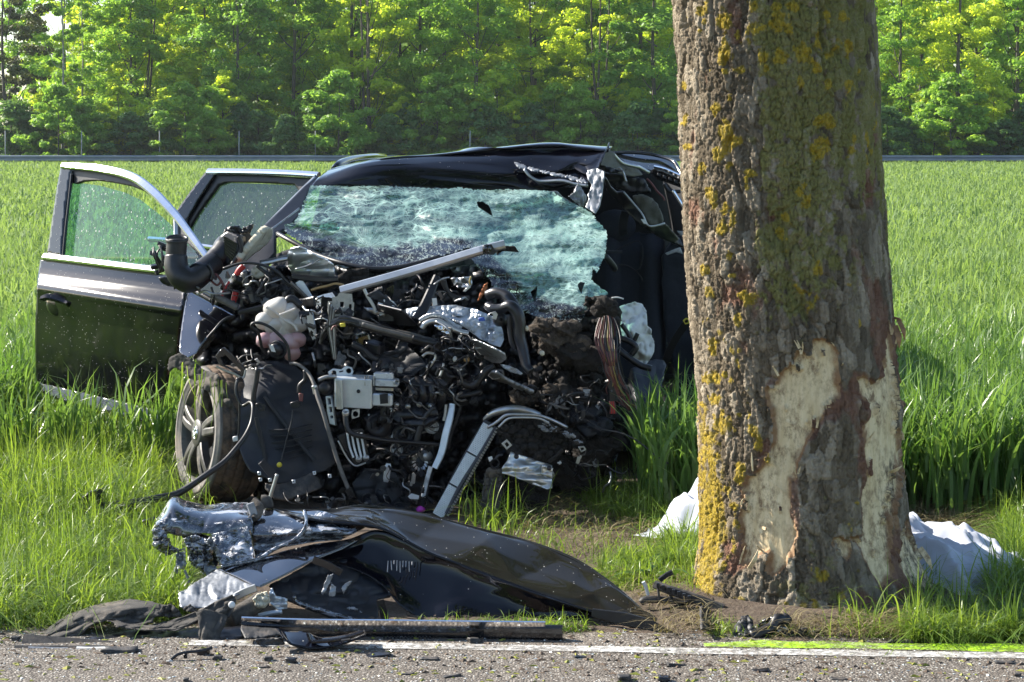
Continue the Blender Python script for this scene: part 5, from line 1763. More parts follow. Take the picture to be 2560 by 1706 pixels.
    patch("body_side", [[(1716, 470, 13.0), (1690, 440, 14.0), (1655, 420, 15.0)], [(1760, 700, 12.9), (1720, 640, 14.0), (1680, 590, 15.0)], [(1760, 1060, 12.7), (1720, 985, 14.0), (1680, 930, 15.0)]], M['trim_dark'], CAR, 6, 6, thick=.02)
    patch("tail_panel", [[(880, 416, 15.15), (1300, 404, 15.2), (1680, 412, 15.1)], [(870, 640, 15.2), (1300, 640, 15.25), (1700, 640, 15.2)], [(880, 960, 15.1), (1300, 960, 15.15), (1690, 960, 15.1)]], M['trim_dark'], CAR, 6, 6, thick=.03)
    patch("floor_pan", [[(700, 1110, 11.5), (1200, 1110, 11.5), (1740, 1090, 11.9)], [(800, 1010, 13.2), (1250, 1010, 13.2), (1720, 1010, 13.2)], [(880, 940, 15.1), (1280, 940, 15.1), (1690, 940, 15.1)]], M['trim_dark'], CAR, 5, 5, thick=.03)
    sheet("dashboard", [(690, 640), (800, 600), (1000, 590), (1250, 590), (1420, 640), (1470, 720), (1480, 900), (1300, 960), (800, 900), (640, 760)], dep([(800, 600, 12.2), (1300, 600, 12.1), (700, 760, 11.7), (1400, 900, 11.35), (1000, 800, 11.5)], rn(.12, 60, 30, 121)), M['trim_dark'], CAR, step=8, thick=.03)
    for x0, x1, dd_ in ((1500, 1650, 13.0), (1120, 1290, 13.1)):
        cx, hw = (x0 + x1) / 2, (x1 - x0) / 2
        bul = lambda x, y, cx=cx, hw=hw, d_=dd_: d_ + .0005 * (np.asarray(y) - 700) * -.6 - .07 * np.exp(-(((np.abs(np.asarray(x) - cx) - hw * .72) / (hw * .2)) ** 2)) + .05 * sstep(.8, 1.0, np.abs(np.asarray(x) - cx) / hw) + .10 * sstep(640, 585, np.asarray(y))
        st = sheet("seat_back", [(x0, 640), (x0 + 10, 600), (x0 + 40, 588), (cx, 584), (x1 - 22, 590), (x1 - 4, 606), (x1, 650), (x1 - 2, 900), (x1 - 8, 960), (x0, 960)], bul, M['fabric'], CAR, step=5, thick=.08)
        st["label"] = "dark seat backrest with stitched seams behind the torn pillar" if x0 > 1400 else "seat backrest hidden behind the windscreen"
        tube("seam", [(cx - 60, 640, dd_ - .06), (cx + 10, 604, dd_ - .05), (cx + 28, 612, dd_ - .07), (cx + 32, 640, dd_ - .08), (cx + 24, 672, dd_ - .08), (cx + 18, 680, dd_ - .07), (cx + 36, 720, dd_ - .07), (cx + 40, 860, dd_ - .07)], .004, M['trim_dark'], st, 5)
        tube("seam", [(cx + 18, 680, dd_ - .06), (cx - 10, 664, dd_ - .05), (cx - 60, 660, dd_ - .05)], .004, M['trim_dark'], st, 5)
        V, F = blob_geo(P(cx - 40, 566, dd_ + .05), (.13, .06, .10), .05, 3, 3)
        put("headrest", V, F, M['fabric'], st)
    sheet("seat_back", [(1655, 640), (1690, 590), (1750, 590), (1790, 700), (1790, 1000), (1700, 1010), (1660, 800)], dep(12.9, nz(.04, 60, 80, 130)), M['fabric'], CAR, step=7, thick=.06)
    sheet("seat_cushion", C9((980, 600), (1060, 570), (1130, 535), (1180, 535), (1200, 575), (1195, 640), (1150, 820), (1050, 850), (1000, 760)), dep([(1575, 930, 11.9), (1655, 910, 12.1), (1610, 1020, 11.7)], nz(.05, 40, 40, 131)), M['liner'], CAR, step=5, thick=.05)
    strip("seat_belt", D(C9((1390, 235), (1330, 310), (1270, 400), (1225, 500), (1195, 580)), 12.0, 12.3), .042, .004, M['trim_dark'], CAR)
    plate("belt_ring", C9((1325, 265), (1345, 248), (1372, 255), (1365, 285), (1340, 292)), 12.02, .006, M['yellow'], CAR, holes=[C9((1335, 268), (1348, 258), (1362, 262), (1357, 279), (1342, 283))])
    strip("seat_belt", D(C6((1625, 740), (1605, 820), (1595, 930), (1605, 970)), 12.4, 12.5), .05, .006, M['liner'], CAR)
    # the torn open right flank: headliner, trim, quarter glass, console
    sheet("headliner", C6((1390, 175), (1440, 130), (1500, 160), (1560, 240), (1720, 310), (1790, 385), (1700, 400), (1560, 370), (1400, 305), (1345, 290)), dep([(1505, 383, 12.35), (1548, 401, 12.7), (1600, 436, 12.9), (1492, 414, 12.25)], rn(.04, 30, 10, 133)), M['headliner'], CAR, step=4, thick=.01)
    sheet("rear_side_window", C6((1500, 172), (1650, 168), (1800, 178), (1950, 205), (2080, 250), (2130, 320), (2185, 410), (2060, 390), (1900, 345), (1760, 300), (1620, 255)), dep([(1533, 384, 13.5), (1706, 442, 13.2), (1620, 390, 13.5)]), M['glass_rear'], CAR, step=5, thick=0)
    tube("window_frame", D(C6((1490, 170), (1640, 162), (1800, 172), (1950, 198), (2085, 245), (2140, 320), (2190, 415)), 13.5, 13.45, 13.2), .012, M['plastic_gloss'], CAR, 6)
    tube("trim_wire", D(C6((1498, 175), (1545, 230), (1600, 270), (1720, 300), (1760, 310), (1850, 360)), 12.6, 12.8), .011, M['alu'], CAR, 7)
    tube("trim_wire", D(C6((1390, 300), (1500, 330), (1560, 315), (1600, 360), (1625, 440), (1640, 445)), 12.3), .007, M['steel'], CAR, 6)
    sheet("roof_box", C6((1400, 360), (1560, 380), (1700, 400), (1800, 420), (1880, 560), (1700, 560), (1540, 520), (1450, 450)), dep(12.9, rn(.05, 20, 16, 137)), M['plastic'], CAR, step=5, thick=.02)
    sheet("pillar_cover", C6((1410, 400), (1440, 420), (1480, 500), (1540, 550), (1600, 545), (1700, 660), (1790, 760), (1840, 872), (1900, 882), (2010, 855), (2080, 930), (2150, 1010), (2215, 1110), (2100, 1060), (1980, 1010), (1850, 930), (1700, 810), (1560, 660), (1440, 540)), dep([(1512, 442, 12.2), (1584, 508, 12.3), (1619, 562, 12.2), (1698, 598, 12.4), (1711, 621, 12.4), (1560, 520, 12.35)], rn(.02, 30, 20, 138)), M['plastic'], CAR, step=4, thick=.015)
    tube("cover_edge", D(C6((1605, 550), (1700, 660), (1785, 765), (1838, 872), (1900, 884), (2008, 856)), 12.24, 12.15, 12.2), .005, M['alu'], CAR, 5)
    plate("cover_tab", C6((1770, 815), (1815, 820), (1845, 870), (1800, 860)), 12.1, .004, M['label'], CAR)
    sheet("seat_shell", C6((1690, 600), (1750, 575), (1840, 590), (1930, 660), (1975, 760), (1995, 850), (1900, 875), (1850, 865), (1790, 750)), dep(12.55, nz(.05, 30, 40, 139)), M['headliner'], CAR, step=5, thick=.02)
    sheet("grab_console", C6((1885, 330), (1910, 308), (2000, 330), (2190, 410), (2190, 500), (2060, 450), (1930, 410), (1890, 370)), dep([(1635, 425, 12.0), (1708, 450, 11.9), (1700, 468, 11.95)]), M['plastic_gloss'], CAR, step=4, thick=.03)
    strip("console_edge", D(C6((1905, 310), (2010, 335), (2110, 378), (2190, 412)), 11.97, 11.87), .012, .03, M['chrome'], CAR, normal=(0, -.6, .8))
    for k in range(5):
        x = 1905 + 55 * k
        plate("console_slot", C6((x + 30, 362 + 22 * k), (x + 62, 372 + 22 * k), (x + 60, 398 + 22 * k), (x + 28, 388 + 22 * k)), 11.93 - .012 * k, .012, M['liner'], CAR)
    tube("chrome_strip", D(C6((2085, 535), (2140, 620), (2200, 715)), 12.1), .010, M['chrome'], CAR, 6)
    tube("loose_cable", D(C6((2000, 470), (2030, 520), (2060, 545), (2160, 545)), 12.2), .012, M['rubber'], CAR, 6)
    tube("loose_cable", D(C6((1830, 420), (1880, 470), (1930, 540), (1990, 600), (2005, 635)), 12.4), .006, M['wire_brown'], CAR, 5)
    sheet("metal_shred", C6((2010, 1150), (2100, 1110), (2160, 1090), (2185, 1160), (2120, 1140), (2030, 1170)), 12.2, M['torn'], CAR, step=3, thick=.004)
    sheet("metal_shred", C6((2120, 930), (2200, 935), (2210, 1000), (2170, 985)), 12.1, M['torn'], CAR, step=3, thick=.004)
    tube("column_lever", D(C6((1425, 1180), (1470, 1235), (1510, 1290), (1518, 1310)), 11.5, 11.7), [.016, .018, .018, .014], M['liner'], CAR, 8)
    strip("dark_bar", D(C6((1440, 1135), (1590, 1138)), 11.9), .014, .02, M['liner'], CAR)
    sheet("sill_panel", C9((890, 830), (965, 815), (1010, 960), (1045, 1100), (940, 1125), (915, 1000)), dep(10.95, nz(.03, 30, 50, 141)), M['liner'], CAR, step=5, thick=.02)


def build_engine():
    # dark oily mass that fills the engine bay, lumpy in depth
    bay = dep([(620, 720, 11.35), (900, 720, 11.25), (1250, 720, 11.2), (1450, 850, 11.15), (1500, 1100, 11.2), (900, 1000, 10.95), (1200, 1000, 10.92), (700, 1000, 11.1), (900, 1280, 10.8), (1300, 1280, 10.95)], rn(.22, 48, 40, 151, 3), nz(.10, 22, 18, 152, 3))
    sheet("engine_block", [(590, 680), (760, 660), (1000, 680), (1250, 660), (1420, 760), (1520, 800), (1545, 1000), (1540, 1200), (1480, 1290), (1300, 1310), (900, 1290), (650, 1280), (560, 1000), (480, 880), (520, 780)], bay, M['engine'], CAR, step=5, thick=.02)
    # ---- upper left: intake elbow, corrugated hose, filter box, foam, cables
    a = CE((165, 150), (165, 200), (160, 260), (158, 320))
    tube("corrugated_hose", D(a, 10.98), .052, M['rubber'], CAR, 20, k=7, rings=1, ringamp=.035)
    lathe("hose_mouth", [(.056, -.01), (.058, .006), (.052, .010), (.045, .0), (.044, -.05)], P(*a[0], 10.98), (0, -.25, 1), M['rubber'], CAR, 22)
    tube("intake_pipe", D(CE((158, 310), (158, 400), (175, 470), (215, 525), (275, 555), (340, 540), (400, 500), (450, 460)), 10.98, 10.95, 11.0), [.056, .060, .062, .064, .064, .060, .056, .054], M['rubber'], CAR, 18)
    tube("corrugated_hose", D(CE((375, 500), (420, 470), (470, 430), (530, 390)), 10.98, 11.1), .060, M['rubber'], CAR, 18, k=5, rings=1, ringamp=.03)
    tube("hose_clamp", D(CE((470, 395), (500, 440), (515, 500), (500, 550)), 10.96), .010, M['plastic'], CAR, 6)
    tube("intake_pipe", D(CE((500, 400), (560, 350), (640, 290), (680, 250)), 11.1, 11.2), [.055, .065, .08, .085], M['plastic'], CAR, 14)
    fb = sheet("filter_box", CE((600, 250), (625, 130), (700, 80), (800, 120), (800, 180), (790, 280), (700, 410), (610, 350)), dep([(560, 620, 11.15), (600, 590, 11.1), (580, 660, 11.1)]), M['plastic'], CAR, step=4, thick=.06)
    for k in range(7):
        t = k / 6
        strip("filter_rib", D(CE((628 + 10 * t, 130 + 150 * t), (760 - 30 * t, 205 + 165 * t)), 11.06), .012, .03, M['plastic_gloss'], fb, k=2)
    tube("filter_edge", D(CE((770, 120), (795, 190), (790, 270), (740, 350), (705, 405)), 11.05), .012, M['rubber'], fb, 7)
    sheet("torn_hose", CE((625, 95), (640, 50), (700, 25), (770, 20), (800, 55), (860, 20), (915, 0), (885, 90), (850, 85), (760, 105), (690, 70)), dep(11.15, rn(.06, 10, 10, 155)), M['rubber'], CAR, step=3, thick=.012)
    plate("grey_bracket", CE((790, 100), (850, 75), (915, 135), (850, 205), (800, 165)), 11.2, .02, M['liner'], CAR, yaw=.2)
    sheet("cream_foam", CE((745, 390), (770, 330), (850, 230), (920, 150), (1000, 60), (1050, 25), (1085, 45), (1085, 90), (1040, 170), (960, 240), (900, 280), (830, 340), (790, 375)), dep([(600, 650, 11.1), (675, 570, 11.3)], rn(.04, 14, 14, 156)), M['cream'], CAR, step=3, thick=.03)
    sheet("cream_foam", CE((890, 465), (920, 420), (960, 400), (1040, 430), (1060, 490), (1000, 520), (940, 535), (905, 515)), dep(11.05, rn(.03, 10, 10, 157)), M['cream'], CAR, step=3, thick=.02)
    # connectors left of the hose
    con = empty_part = None
    for i in range(7):
        x, y = 385 + RNG.uniform(-10, 30), 612 + i * 11
        box("connector", (x, y, 11.3), (.03 + .02 * RNG.random(), .03, .022), M['plastic'], CAR, rot=(RNG.uniform(-.3, .3), RNG.uniform(-.6, .6), RNG.uniform(-.4, .4)))
    for i in range(6):
        x = 378 + RNG.uniform(0, 34)
        tube("wire", [(x, 612 + RNG.uniform(0, 20), 11.27), (x + RNG.uniform(-12, 12), 640, 11.24), (x + RNG.uniform(-6, 20), 680, 11.27)], .005, M['wire_black'] if i % 2 else M['wire_grey'], CAR, 5)
    sheet("mirror_foot", CE((0, 520), (60, 520), (130, 560), (185, 610), (150, 622), (80, 605), (20, 560)), dep(11.35, nz(.02, 20, 20, 158)), M['plastic'], CAR, step=3, thick=.03)
    # red cables and clutter under the filter box
    for pts, m, r in ((CE((820, 410), (780, 450), (750, 500)), 'red', .016), (CE((680, 565), (640, 630), (610, 690), (615, 740), (660, 745)), 'red', .006), (CE((745, 655), (735, 700), (720, 770)), 'red', .017), (CE((540, 490), (580, 530), (620, 600), (650, 690)), 'wire_brown', .007), (CE((600, 560), (560, 600), (500, 560)), 'wire_brown', .006)):
        tube("cable", D(pts, 11.0), r, M[m], CAR, 7)
    tube("hose", D(CE((825, 480), (850, 590), (890, 690), (915, 780)), 10.98), .014, M['wire_grey'], CAR, 8)
    tube("hose", D(CE((950, 410), (1010, 460), (1060, 500), (1010, 590), (960, 690)), 10.95), .010, M['rubber'], CAR, 7)
    sheet("black_cover", CE((960, 740), (1010, 560), (1060, 490), (1150, 480), (1210, 540), (1310, 660), (1250, 740), (1100, 775), (990, 775)), dep(11.05, rn(.07, 30, 30, 160)), M['plastic'], CAR, step=4, thick=.02)
    plate("grey_slat", CE((925, 700), (1000, 560), (1030, 570), (1010, 700), (970, 770), (925, 765)), 10.98, .012, M['liner'], CAR)
    tube("cable", D(CE((620, 440), (720, 405), (820, 384), (940, 390), (1050, 420), (1160, 480), (1240, 560), (1340, 650), (1450, 740)), 10.95, 10.9), .0075, M['rubber'], CAR, 7)
    tube("cable", D(CE((1280, 575), (1350, 630), (1440, 720), (1470, 750)), 10.88), .007, M['wire_grey'], CAR, 7)
    tube("hose", D(CE((980, 380), (1090, 360), (1180, 340), (1255, 325)), 11.1), .012, M['wire_grey'], CAR, 7)
    tube("hose", D(CE((990, 392), (1100, 374), (1190, 352), (1255, 342)), 11.08), .010, M['alu'], CAR, 7)
    # crumpled silver box under the windscreen
    sb = sheet("crumpled_metal_box", CE((1255, 290), (1280, 240), (1360, 222), (1420, 240), (1560, 320), (1640, 350), (1700, 400), (1715, 520), (1600, 530), (1300, 505), (1260, 410)), dep([(720, 630, 11.05), (835, 690, 10.98), (770, 650, 11.0)], rn(.07, 46, 22, 162, 2)), M['alu_blue'], CAR, step=3, thick=.006, smooth=False)
    tube("box_crease", D(CE((1330, 445), (1420, 420), (1500, 385), (1570, 340)), 10.93), .005, M['steel'], sb, 5)
    strip("black_lip", D(CE((1290, 515), (1450, 535), (1600, 548), (1745, 540)), 10.95), .03, .03, M['plastic'], CAR)
    sheet("dirty_panel", CE((1480, 640), (1560, 590), (1700, 540), (1850, 450), (2050, 430), (2040, 540), (1800, 600), (1600, 660)), dep(11.05, rn(.05, 50, 20, 163)), M['burnt'], CAR, step=4, thick=.01)
    tube("rusty_wire", D(CE((1480, 650), (1560, 625), (1650, 605), (1720, 585), (1800, 600)), 10.95), .007, M['brown_clip'], CAR, 6)
    strip("pale_strut", D(CE((1360, 560), (1420, 660), (1470, 745)), 10.95), .04, .012, M['alu_blue'], CAR)
    strip("pale_strut", D(CE((1330, 580), (1390, 680), (1430, 750)), 10.97), .02, .012, M['liner'], CAR)
    # the bright aluminium bar that lies slantwise before the windscreen
    bar = strip("aluminium_bar", D(C5((985, 1520), (1500, 1378), (1900, 1262), (2352, 1118)), 10.72, 10.66) [:-1] + D(C6((200, 1125), (440, 1065)), 10.64), .044, .032, M['alu'], CAR, k=3, normal=(.1, -.8, .5))
    bar["label"] = "long bright aluminium bar slanting across the engine bay"
    plate("bar_clamp", C6((225, 1075), (310, 1062), (335, 1110), (370, 1130), (330, 1165), (225, 1160)), 10.60, .03, M['plastic'], bar)
    lathe("clamp_bolt", [(0, .02), (.016, .02), (.018, .0), (.022, .0), (.022, -.01)], P(1217, 622, 10.58), (0, -1, .2), M['plastic_gloss'], bar, 12)
    sheet("bar_tail", C6((370, 1090), (440, 1080), (540, 1085), (580, 1145), (500, 1130), (420, 1130), (360, 1165)), dep(10.68, rn(.02, 10, 10, 165)), M['burnt'], bar, step=3, thick=.01)
    # lock carrier: short box section, latch plate
    strip("carrier_bar", D(CE((780, 870), (1000, 820), (1180, 790), (1420, 770), (1530, 755)), 10.92, 10.78), [.02, .03, .04, .05], .04, M['engine'], CAR, k=4)
    V, F = tube_geo(np.array([P(*p) for p in D(CE((1555, 762), (1620, 740), (1700, 722)), 10.70, 10.74)]), .026, 4)
    put("box_section", V, F, M['alu_blue'], CAR, smooth=False)
    plate("section_mouth", CE((1528, 730), (1585, 722), (1588, 790), (1530, 795)), 10.66, .012, M['alu'], CAR, holes=[CE((1540, 745), (1572, 740), (1575, 778), (1542, 782))])
    plate("latch_plate", CE((1690, 800), (1690, 720), (1740, 715), (1760, 680), (1880, 690), (1885, 770), (1900, 775), (1895, 900), (1690, 905)), 10.66, .006, M['steel'], CAR, holes=[CE((1765, 765), (1800, 765), (1800, 815), (1765, 815)), CE((1855, 790), (1875, 790), (1880, 840), (1850, 840)), circ(*CE((1725, 850))[0], 3), circ(*CE((1780, 885))[0], 3)], yaw=.15)
    strip("latch_strap", D(CE((1670, 760), (1665, 860), (1680, 930), (1640, 1000)), 10.62), .022, .01, M['steel'], CAR)
    strip("latch_strap", D(CE((2000, 640), (2040, 720), (2090, 800), (2110, 850)), 10.66), .016, .01, M['alu'], CAR)
    sheet("metal_shred", CE((2130, 800), (2150, 745), (2220, 735), (2290, 760), (2340, 830), (2260, 800), (2190, 790), (2170, 830)), dep(10.65, rn(.03, 8, 8, 166)), M['alu'], CAR, step=3, thick=.005)
    sheet("metal_shred", CE((2000, 820), (2080, 830), (2140, 860), (2220, 880), (2200, 910), (2080, 880), (2030, 850)), dep(10.66, rn(.03, 8, 8, 167)), M['steel'], CAR, step=3, thick=.005)
    plate("black_box", CE((2140, 880), (2290, 880), (2290, 950), (2140, 950)), 10.72, .05, M['plastic'], CAR)
    for k in range(6):
        strip("cooling_rib", D(CE((2205 + 16 * k, 640 - 8 * k), (2212 + 16 * k, 760 - 6 * k)), 10.82), .008, .03, M['plastic_gloss'], CAR, k=2)
    # expansion bottle: a cluster of blown bulbs, coolant in the lower ones
    bt = []
    for p0, p1, r in (((1040, 870), (1250, 790), .052), ((1190, 900), (1340, 860), .054), ((1040, 900), (1030, 1010), .052), ((1140, 960), (1130, 1060), .056), ((1260, 1020), (1290, 1060), .060), ((1350, 920), (1350, 1040), .046), ((1180, 940), (1330, 980), .052)):
        A, B = np.array(P(*CE(p0)[0], 10.74)), np.array(P(*CE(p1)[0], 10.70))
        W = np.array([A + (B - A) * t for t in (0, .1, .25, .5, .75, .9, 1)])
        bt.append(tube_geo(W, np.array([.55, .85, .98, 1, .98, .85, .55]) * r, 16))
    bot = put("coolant_bottle", *join_geo(bt), M['bottle'], CAR)
    bot["label"] = "milky lumpy expansion bottle with pink coolant at its bottom"
    bt = []
    for p0, p1, r in (((1030, 1090), (1040, 1190), .048), ((1130, 1080), (1150, 1200), .050), ((1270, 1090), (1275, 1240), .052), ((1350, 1090), (1340, 1180), .044), ((1280, 1230), (1310, 1310), .042)):
        A, B = np.array(P(*CE(p0)[0], 10.73)), np.array(P(*CE(p1)[0], 10.70))
        W = np.array([A + (B - A) * t for t in (0, .1, .25, .5, .75, .9, 1)])
        bt.append(tube_geo(W, np.array([.55, .85, .98, 1, .98, .85, .55]) * r, 16))
    put("coolant_part", *join_geo(bt), M['coolant'], bot)
    bpy.data.objects["coolant_part"].name = "coolant"
    for pts in (((1040, 815), (1100, 850), (1160, 890), (1230, 950), (1310, 990), (1350, 1050)), ((1170, 895), (1260, 860), (1330, 830))):
        tube("moulded_seam", D(CE(*pts), 10.64), .007, M['bottle'], bot, 6)
    lathe("bottle_cap", [(0, .02), (.03, .02), (.034, .012), (.034, -.02)], P(*CE((1140, 1235))[0], 10.63), (-.3, -1, -.1), M['plastic'], bot, 20)
    lathe("cap_ring", [(.034, .0), (.044, .004), (.046, -.012), (.040, -.016)], P(*CE((1150, 1235))[0], 10.64), (-.3, -1, -.1), M['liner'], bot, 22)
    plate("cap_sticker", CE((1068, 1180), (1110, 1195), (1135, 1260), (1090, 1250)), 10.605, .002, M['label'], bot, bevel=.0005)
    tube("bottle_hose", D(CE((1045, 1275), (1000, 1215), (985, 1150), (960, 1060), (905, 1020), (900, 985), (940, 968), (1010, 980), (1090, 1020), (1170, 1090), (1230, 1160), (1260, 1230), (1270, 1340)), 10.66, 10.60, 10.58, 10.6), .0075, M['rubber'], CAR, 7)
    plate("bottle_tab", CE((1385, 940), (1420, 895), (1432, 915), (1400, 960)), 10.7, .01, M['bottle'], bot)
    V, F = tube_geo(crom(np.array([P(*p) for p in D(CE((1240, 770), (1270, 735), (1310, 745), (1350, 780), (1380, 800)), 10.72)]), 5), .02, 10)
    put("hose", V, F, M['rubber'], CAR)
    plate("blue_grey_plate", CE((1430, 880), (1500, 860), (1530, 1000), (1545, 1120), (1500, 1140), (1440, 1010)), 10.85, .01, M['alu_blue'], CAR, yaw=-.5)
    sheet("carrier_panel", CE((780, 880), (990, 850), (1010, 960), (1000, 1000), (900, 930), (800, 940)), dep(10.95, nz(.03, 20, 20, 168)), M['engine'], CAR, step=4, thick=.01)
    # ---- left fender remnant: mirror bright
    fd = sheet("fender_piece", CE((278, 655), (330, 690), (470, 765), (600, 830), (735, 905), (660, 925), (600, 960), (540, 1030), (470, 1110), (410, 1190), (360, 1270), (275, 1310), (220, 1290), (190, 1250), (195, 1150), (215, 990), (240, 830), (262, 720)), dep([(470, 729, 11.22), (587, 790, 11.02), (506, 865, 10.86), (453, 884, 10.87), (449, 820, 11.00), (500, 800, 11.00), (540, 775, 11.06)], nz(.008, 90, 90, 170, 1)), M['paint_mirror'], CAR, step=3, thick=.004)
    fd["label"] = "bent black fender remnant reflecting blue sky"
    tube("fender_edge", D(CE((735, 905), (660, 925), (600, 965), (540, 1035), (470, 1115), (410, 1195), (350, 1290)), 10.97, 10.90, 10.92), .008, M['rubber'], CAR, 6)
    sheet("torn_edge", CE((410, 1195), (460, 1120), (520, 1080), (545, 1100), (480, 1180), (420, 1260), (330, 1340), (320, 1310)), dep(10.95, rn(.05, 10, 10, 171)), M['plastic_dusty'], CAR, step=3, thick=.01, jag=1)
    tube("fender_rail", D(CE((500, 700), (600, 740), (700, 790), (760, 820)), 10.95), .018, M['wire_grey'], CAR, 8)
    tube("fender_rail", D(CE((330, 655), (420, 700), (520, 760)), 11.1, 11.0), .015, M['engine'], CAR, 8)
    # headlamp bracket of clear plastic
    hb = plate("headlamp_bracket", C7((412, 500), (440, 460), (470, 440), (520, 480), (580, 540), (618, 575), (600, 640), (560, 615), (500, 580), (440, 560)), 10.55, .02, M['plastic_gloss'], CAR, holes=[C7((440, 510), (480, 490), (540, 540), (590, 590), (560, 595), (470, 560))], yaw=-.3)
    strip("bracket_edge", D(C7((420, 565), (470, 590), (540, 615), (595, 640), (612, 590)), 10.52), .010, .008, M['steel'], CAR)
    # ---- wheel-arch: felt strip over the tyre, the big dark liner, its lower flange
    fl = sheet("felt_strip", C7((108, 560), (120, 510), (180, 478), (235, 510), (290, 545), (330, 590), (420, 610), (450, 640), (440, 680), (470, 720), (520, 790), (560, 880), (568, 990), (545, 970), (510, 880), (450, 780), (390, 740), (330, 710), (270, 660), (200, 595), (150, 570), (112, 600)), dep([(421, 915, 10.80), (452, 885, 10.75), (540, 940, 10.6), (595, 1070, 10.5), (560, 1000, 10.52)], rn(.05, 30, 24, 173)), M['felt'], CAR, step=3, thick=.012, jag=.7)
    fl["label"] = "torn grey felt strip bent over the wheel"
    ln = sheet("arch_liner", C7((560, 640), (600, 590), (700, 540), (820, 530), (930, 560), (1060, 690), (1100, 800), (1130, 900), (1160, 1010), (1190, 1100), (1200, 1200), (1130, 1250), (1000, 1280), (900, 1330), (800, 1330), (730, 1290), (640, 1250), (600, 1180), (565, 1090), (570, 900)), dep([(600, 930, 10.72), (735, 905, 10.72), (800, 1000, 10.6), (830, 1170, 10.52), (700, 1200, 10.36), (600, 1110, 10.45), (640, 1000, 10.5), (720, 1050, 10.5)], rn(.03, 90, 60, 174, 2)), M['liner'], CAR, step=4, thick=.012)
    ln["label"] = "big dark plastic wheel arch liner"
    for k in range(6):
        strip("liner_rib", D(C7((770 + 8 * k, 1000 + 42 * k - 20), (900, 975 + 38 * k), (1040, 945 + 36 * k)), 10.44, 10.42, 10.5), .006, .02, M['liner'], ln, k=3)
    strip("liner_rib", D(C7((740, 760), (830, 890), (960, 1060), (1060, 1180)), 10.5, 10.46, 10.45), .02, .02, M['liner'], ln)
    strip("liner_rib", D(C7((680, 900), (700, 990), (730, 1110), (740, 1180)), 10.4), .02, .02, M['liner'], ln)
    lf = sheet("liner_flange", C7((740, 1330), (800, 1340), (900, 1320), (1040, 1265), (1085, 1290), (1110, 1360), (1000, 1400), (880, 1445), (800, 1430), (740, 1360)), dep([(670, 1215, 10.3), (800, 1200, 10.36), (720, 1250, 10.28)], nz(.02, 30, 20, 175)), M['plastic_dusty'], CAR, step=4, thick=.012)
    for x, y in ((700, 1265), (708, 1305), (925, 1318), (1060, 1262), (1160, 1282), (770, 1308)):
        p = C7((x, y))[0]
        plate("liner_clip", [(p[0] - 4, p[1] - 4), (p[0] + 4, p[1] - 5), (p[0] + 5, p[1] + 4), (p[0] - 3, p[1] + 5)], 10.27, .008, M['alu_blue'], CAR, holes=[circ(p[0], p[1], 1.8, 6)])
    plate("liner_tab", C7((695, 1200), (730, 1165), (820, 1260), (800, 1290), (760, 1285)), 10.3, .02, M['liner'], CAR, yaw=.3)
    V, F = blob_geo(P(*C7((832, 1208))[0], 10.36), (.013, .013, .013), .2, 2, 2)
    put("yellow_plug", V, F, M['yellow'], CAR)
    tube("cable", D(C7((920, 850), (910, 930), (880, 1040), (860, 1120), (840, 1195)), 10.42, 10.38), .004, M['wire_black'], CAR, 5)
    tube("white_rod", D(C7((818, 1270), (800, 1330), (775, 1410), (755, 1495)), 10.2), .009, M['alu'], CAR, 7)
    # long black cable looping down in front of the wheel into the grass
    tube("loom_cable", D(C7((585, 640), (560, 660), (550, 740), (590, 820), (640, 800), (660, 830), (650, 930), (610, 1020), (550, 1100), (470, 1190), (360, 1270), (180, 1390)) + [(400, 1245), (330, 1258), (215, 1270)], 10.45, 10.42, 10.3, 10.15, 10.02, 9.9), [.008, .008, .008, .010, .012, .015, .019, .019], M['wire_black'], CAR, 9)
    plate("cable_plug", C7((528, 1025), (560, 1020), (562, 1052), (530, 1056)), 10.36, .02, M['label'], CAR)
    tube("cable", D(C7((690, 580), (680, 660), (665, 740), (660, 830)), 10.4), .013, M['rubber'], CAR, 7)
    tube("cable", D(C7((560, 640), (545, 700), (570, 790), (565, 1000), (540, 1020)), 10.44), .006, M['wire_black'], CAR, 6)
    plate("cable_bracket", C7((675, 810), (700, 800), (745, 815), (735, 855), (700, 860)), 10.38, .02, M['plastic'], CAR, holes=[C7((700, 815), (722, 820), (716, 840), (700, 840))])
    tube("hose", D(C7((960, 740), (965, 690), (1000, 650), (1000, 590)), 10.5), .011, M['rubber'], CAR, 7)
    plate("red_plug", C7((960, 740), (990, 745), (985, 795), (962, 790)), 10.48, .02, M['wire_brown'], CAR)
    plate("black_plug", C7((905, 800), (950, 790), (975, 815), (950, 835), (910, 830)), 10.48, .03, M['plastic'], CAR)
    tube("washer_rod", D(C7((905, 545), (950, 552), (1005, 590), (1040, 640), (1065, 700), (1085, 770), (1110, 840), (1140, 940), (1190, 1110), (1240, 1260), (1285, 1370)), 10.58, 10.45, 10.35, 10.3), [.008, .008, .009, .012, .010, .010, .010], M['wire_grey'], CAR, 8)
    tube("rod_joint", D(C7((1058, 690), (1066, 715), (1072, 745)), 10.43), .014, M['alu'], CAR, 10)
    tube("rod_end", D(C7((1282, 1365), (1295, 1390), (1305, 1425)), 10.28), .018, M['burnt'], CAR, 8)
    # ---- middle: aluminium control unit with lugs
    ad = 10.50
    ab = box("abs_unit", ((*C8((490, 728))[0], ad)), (.182, .10, .145), M['alu_blue'], CAR, rot=(.1, .03, -.12), bev=.06)
    ab["label"] = "silver rectangular control unit with a worn face"
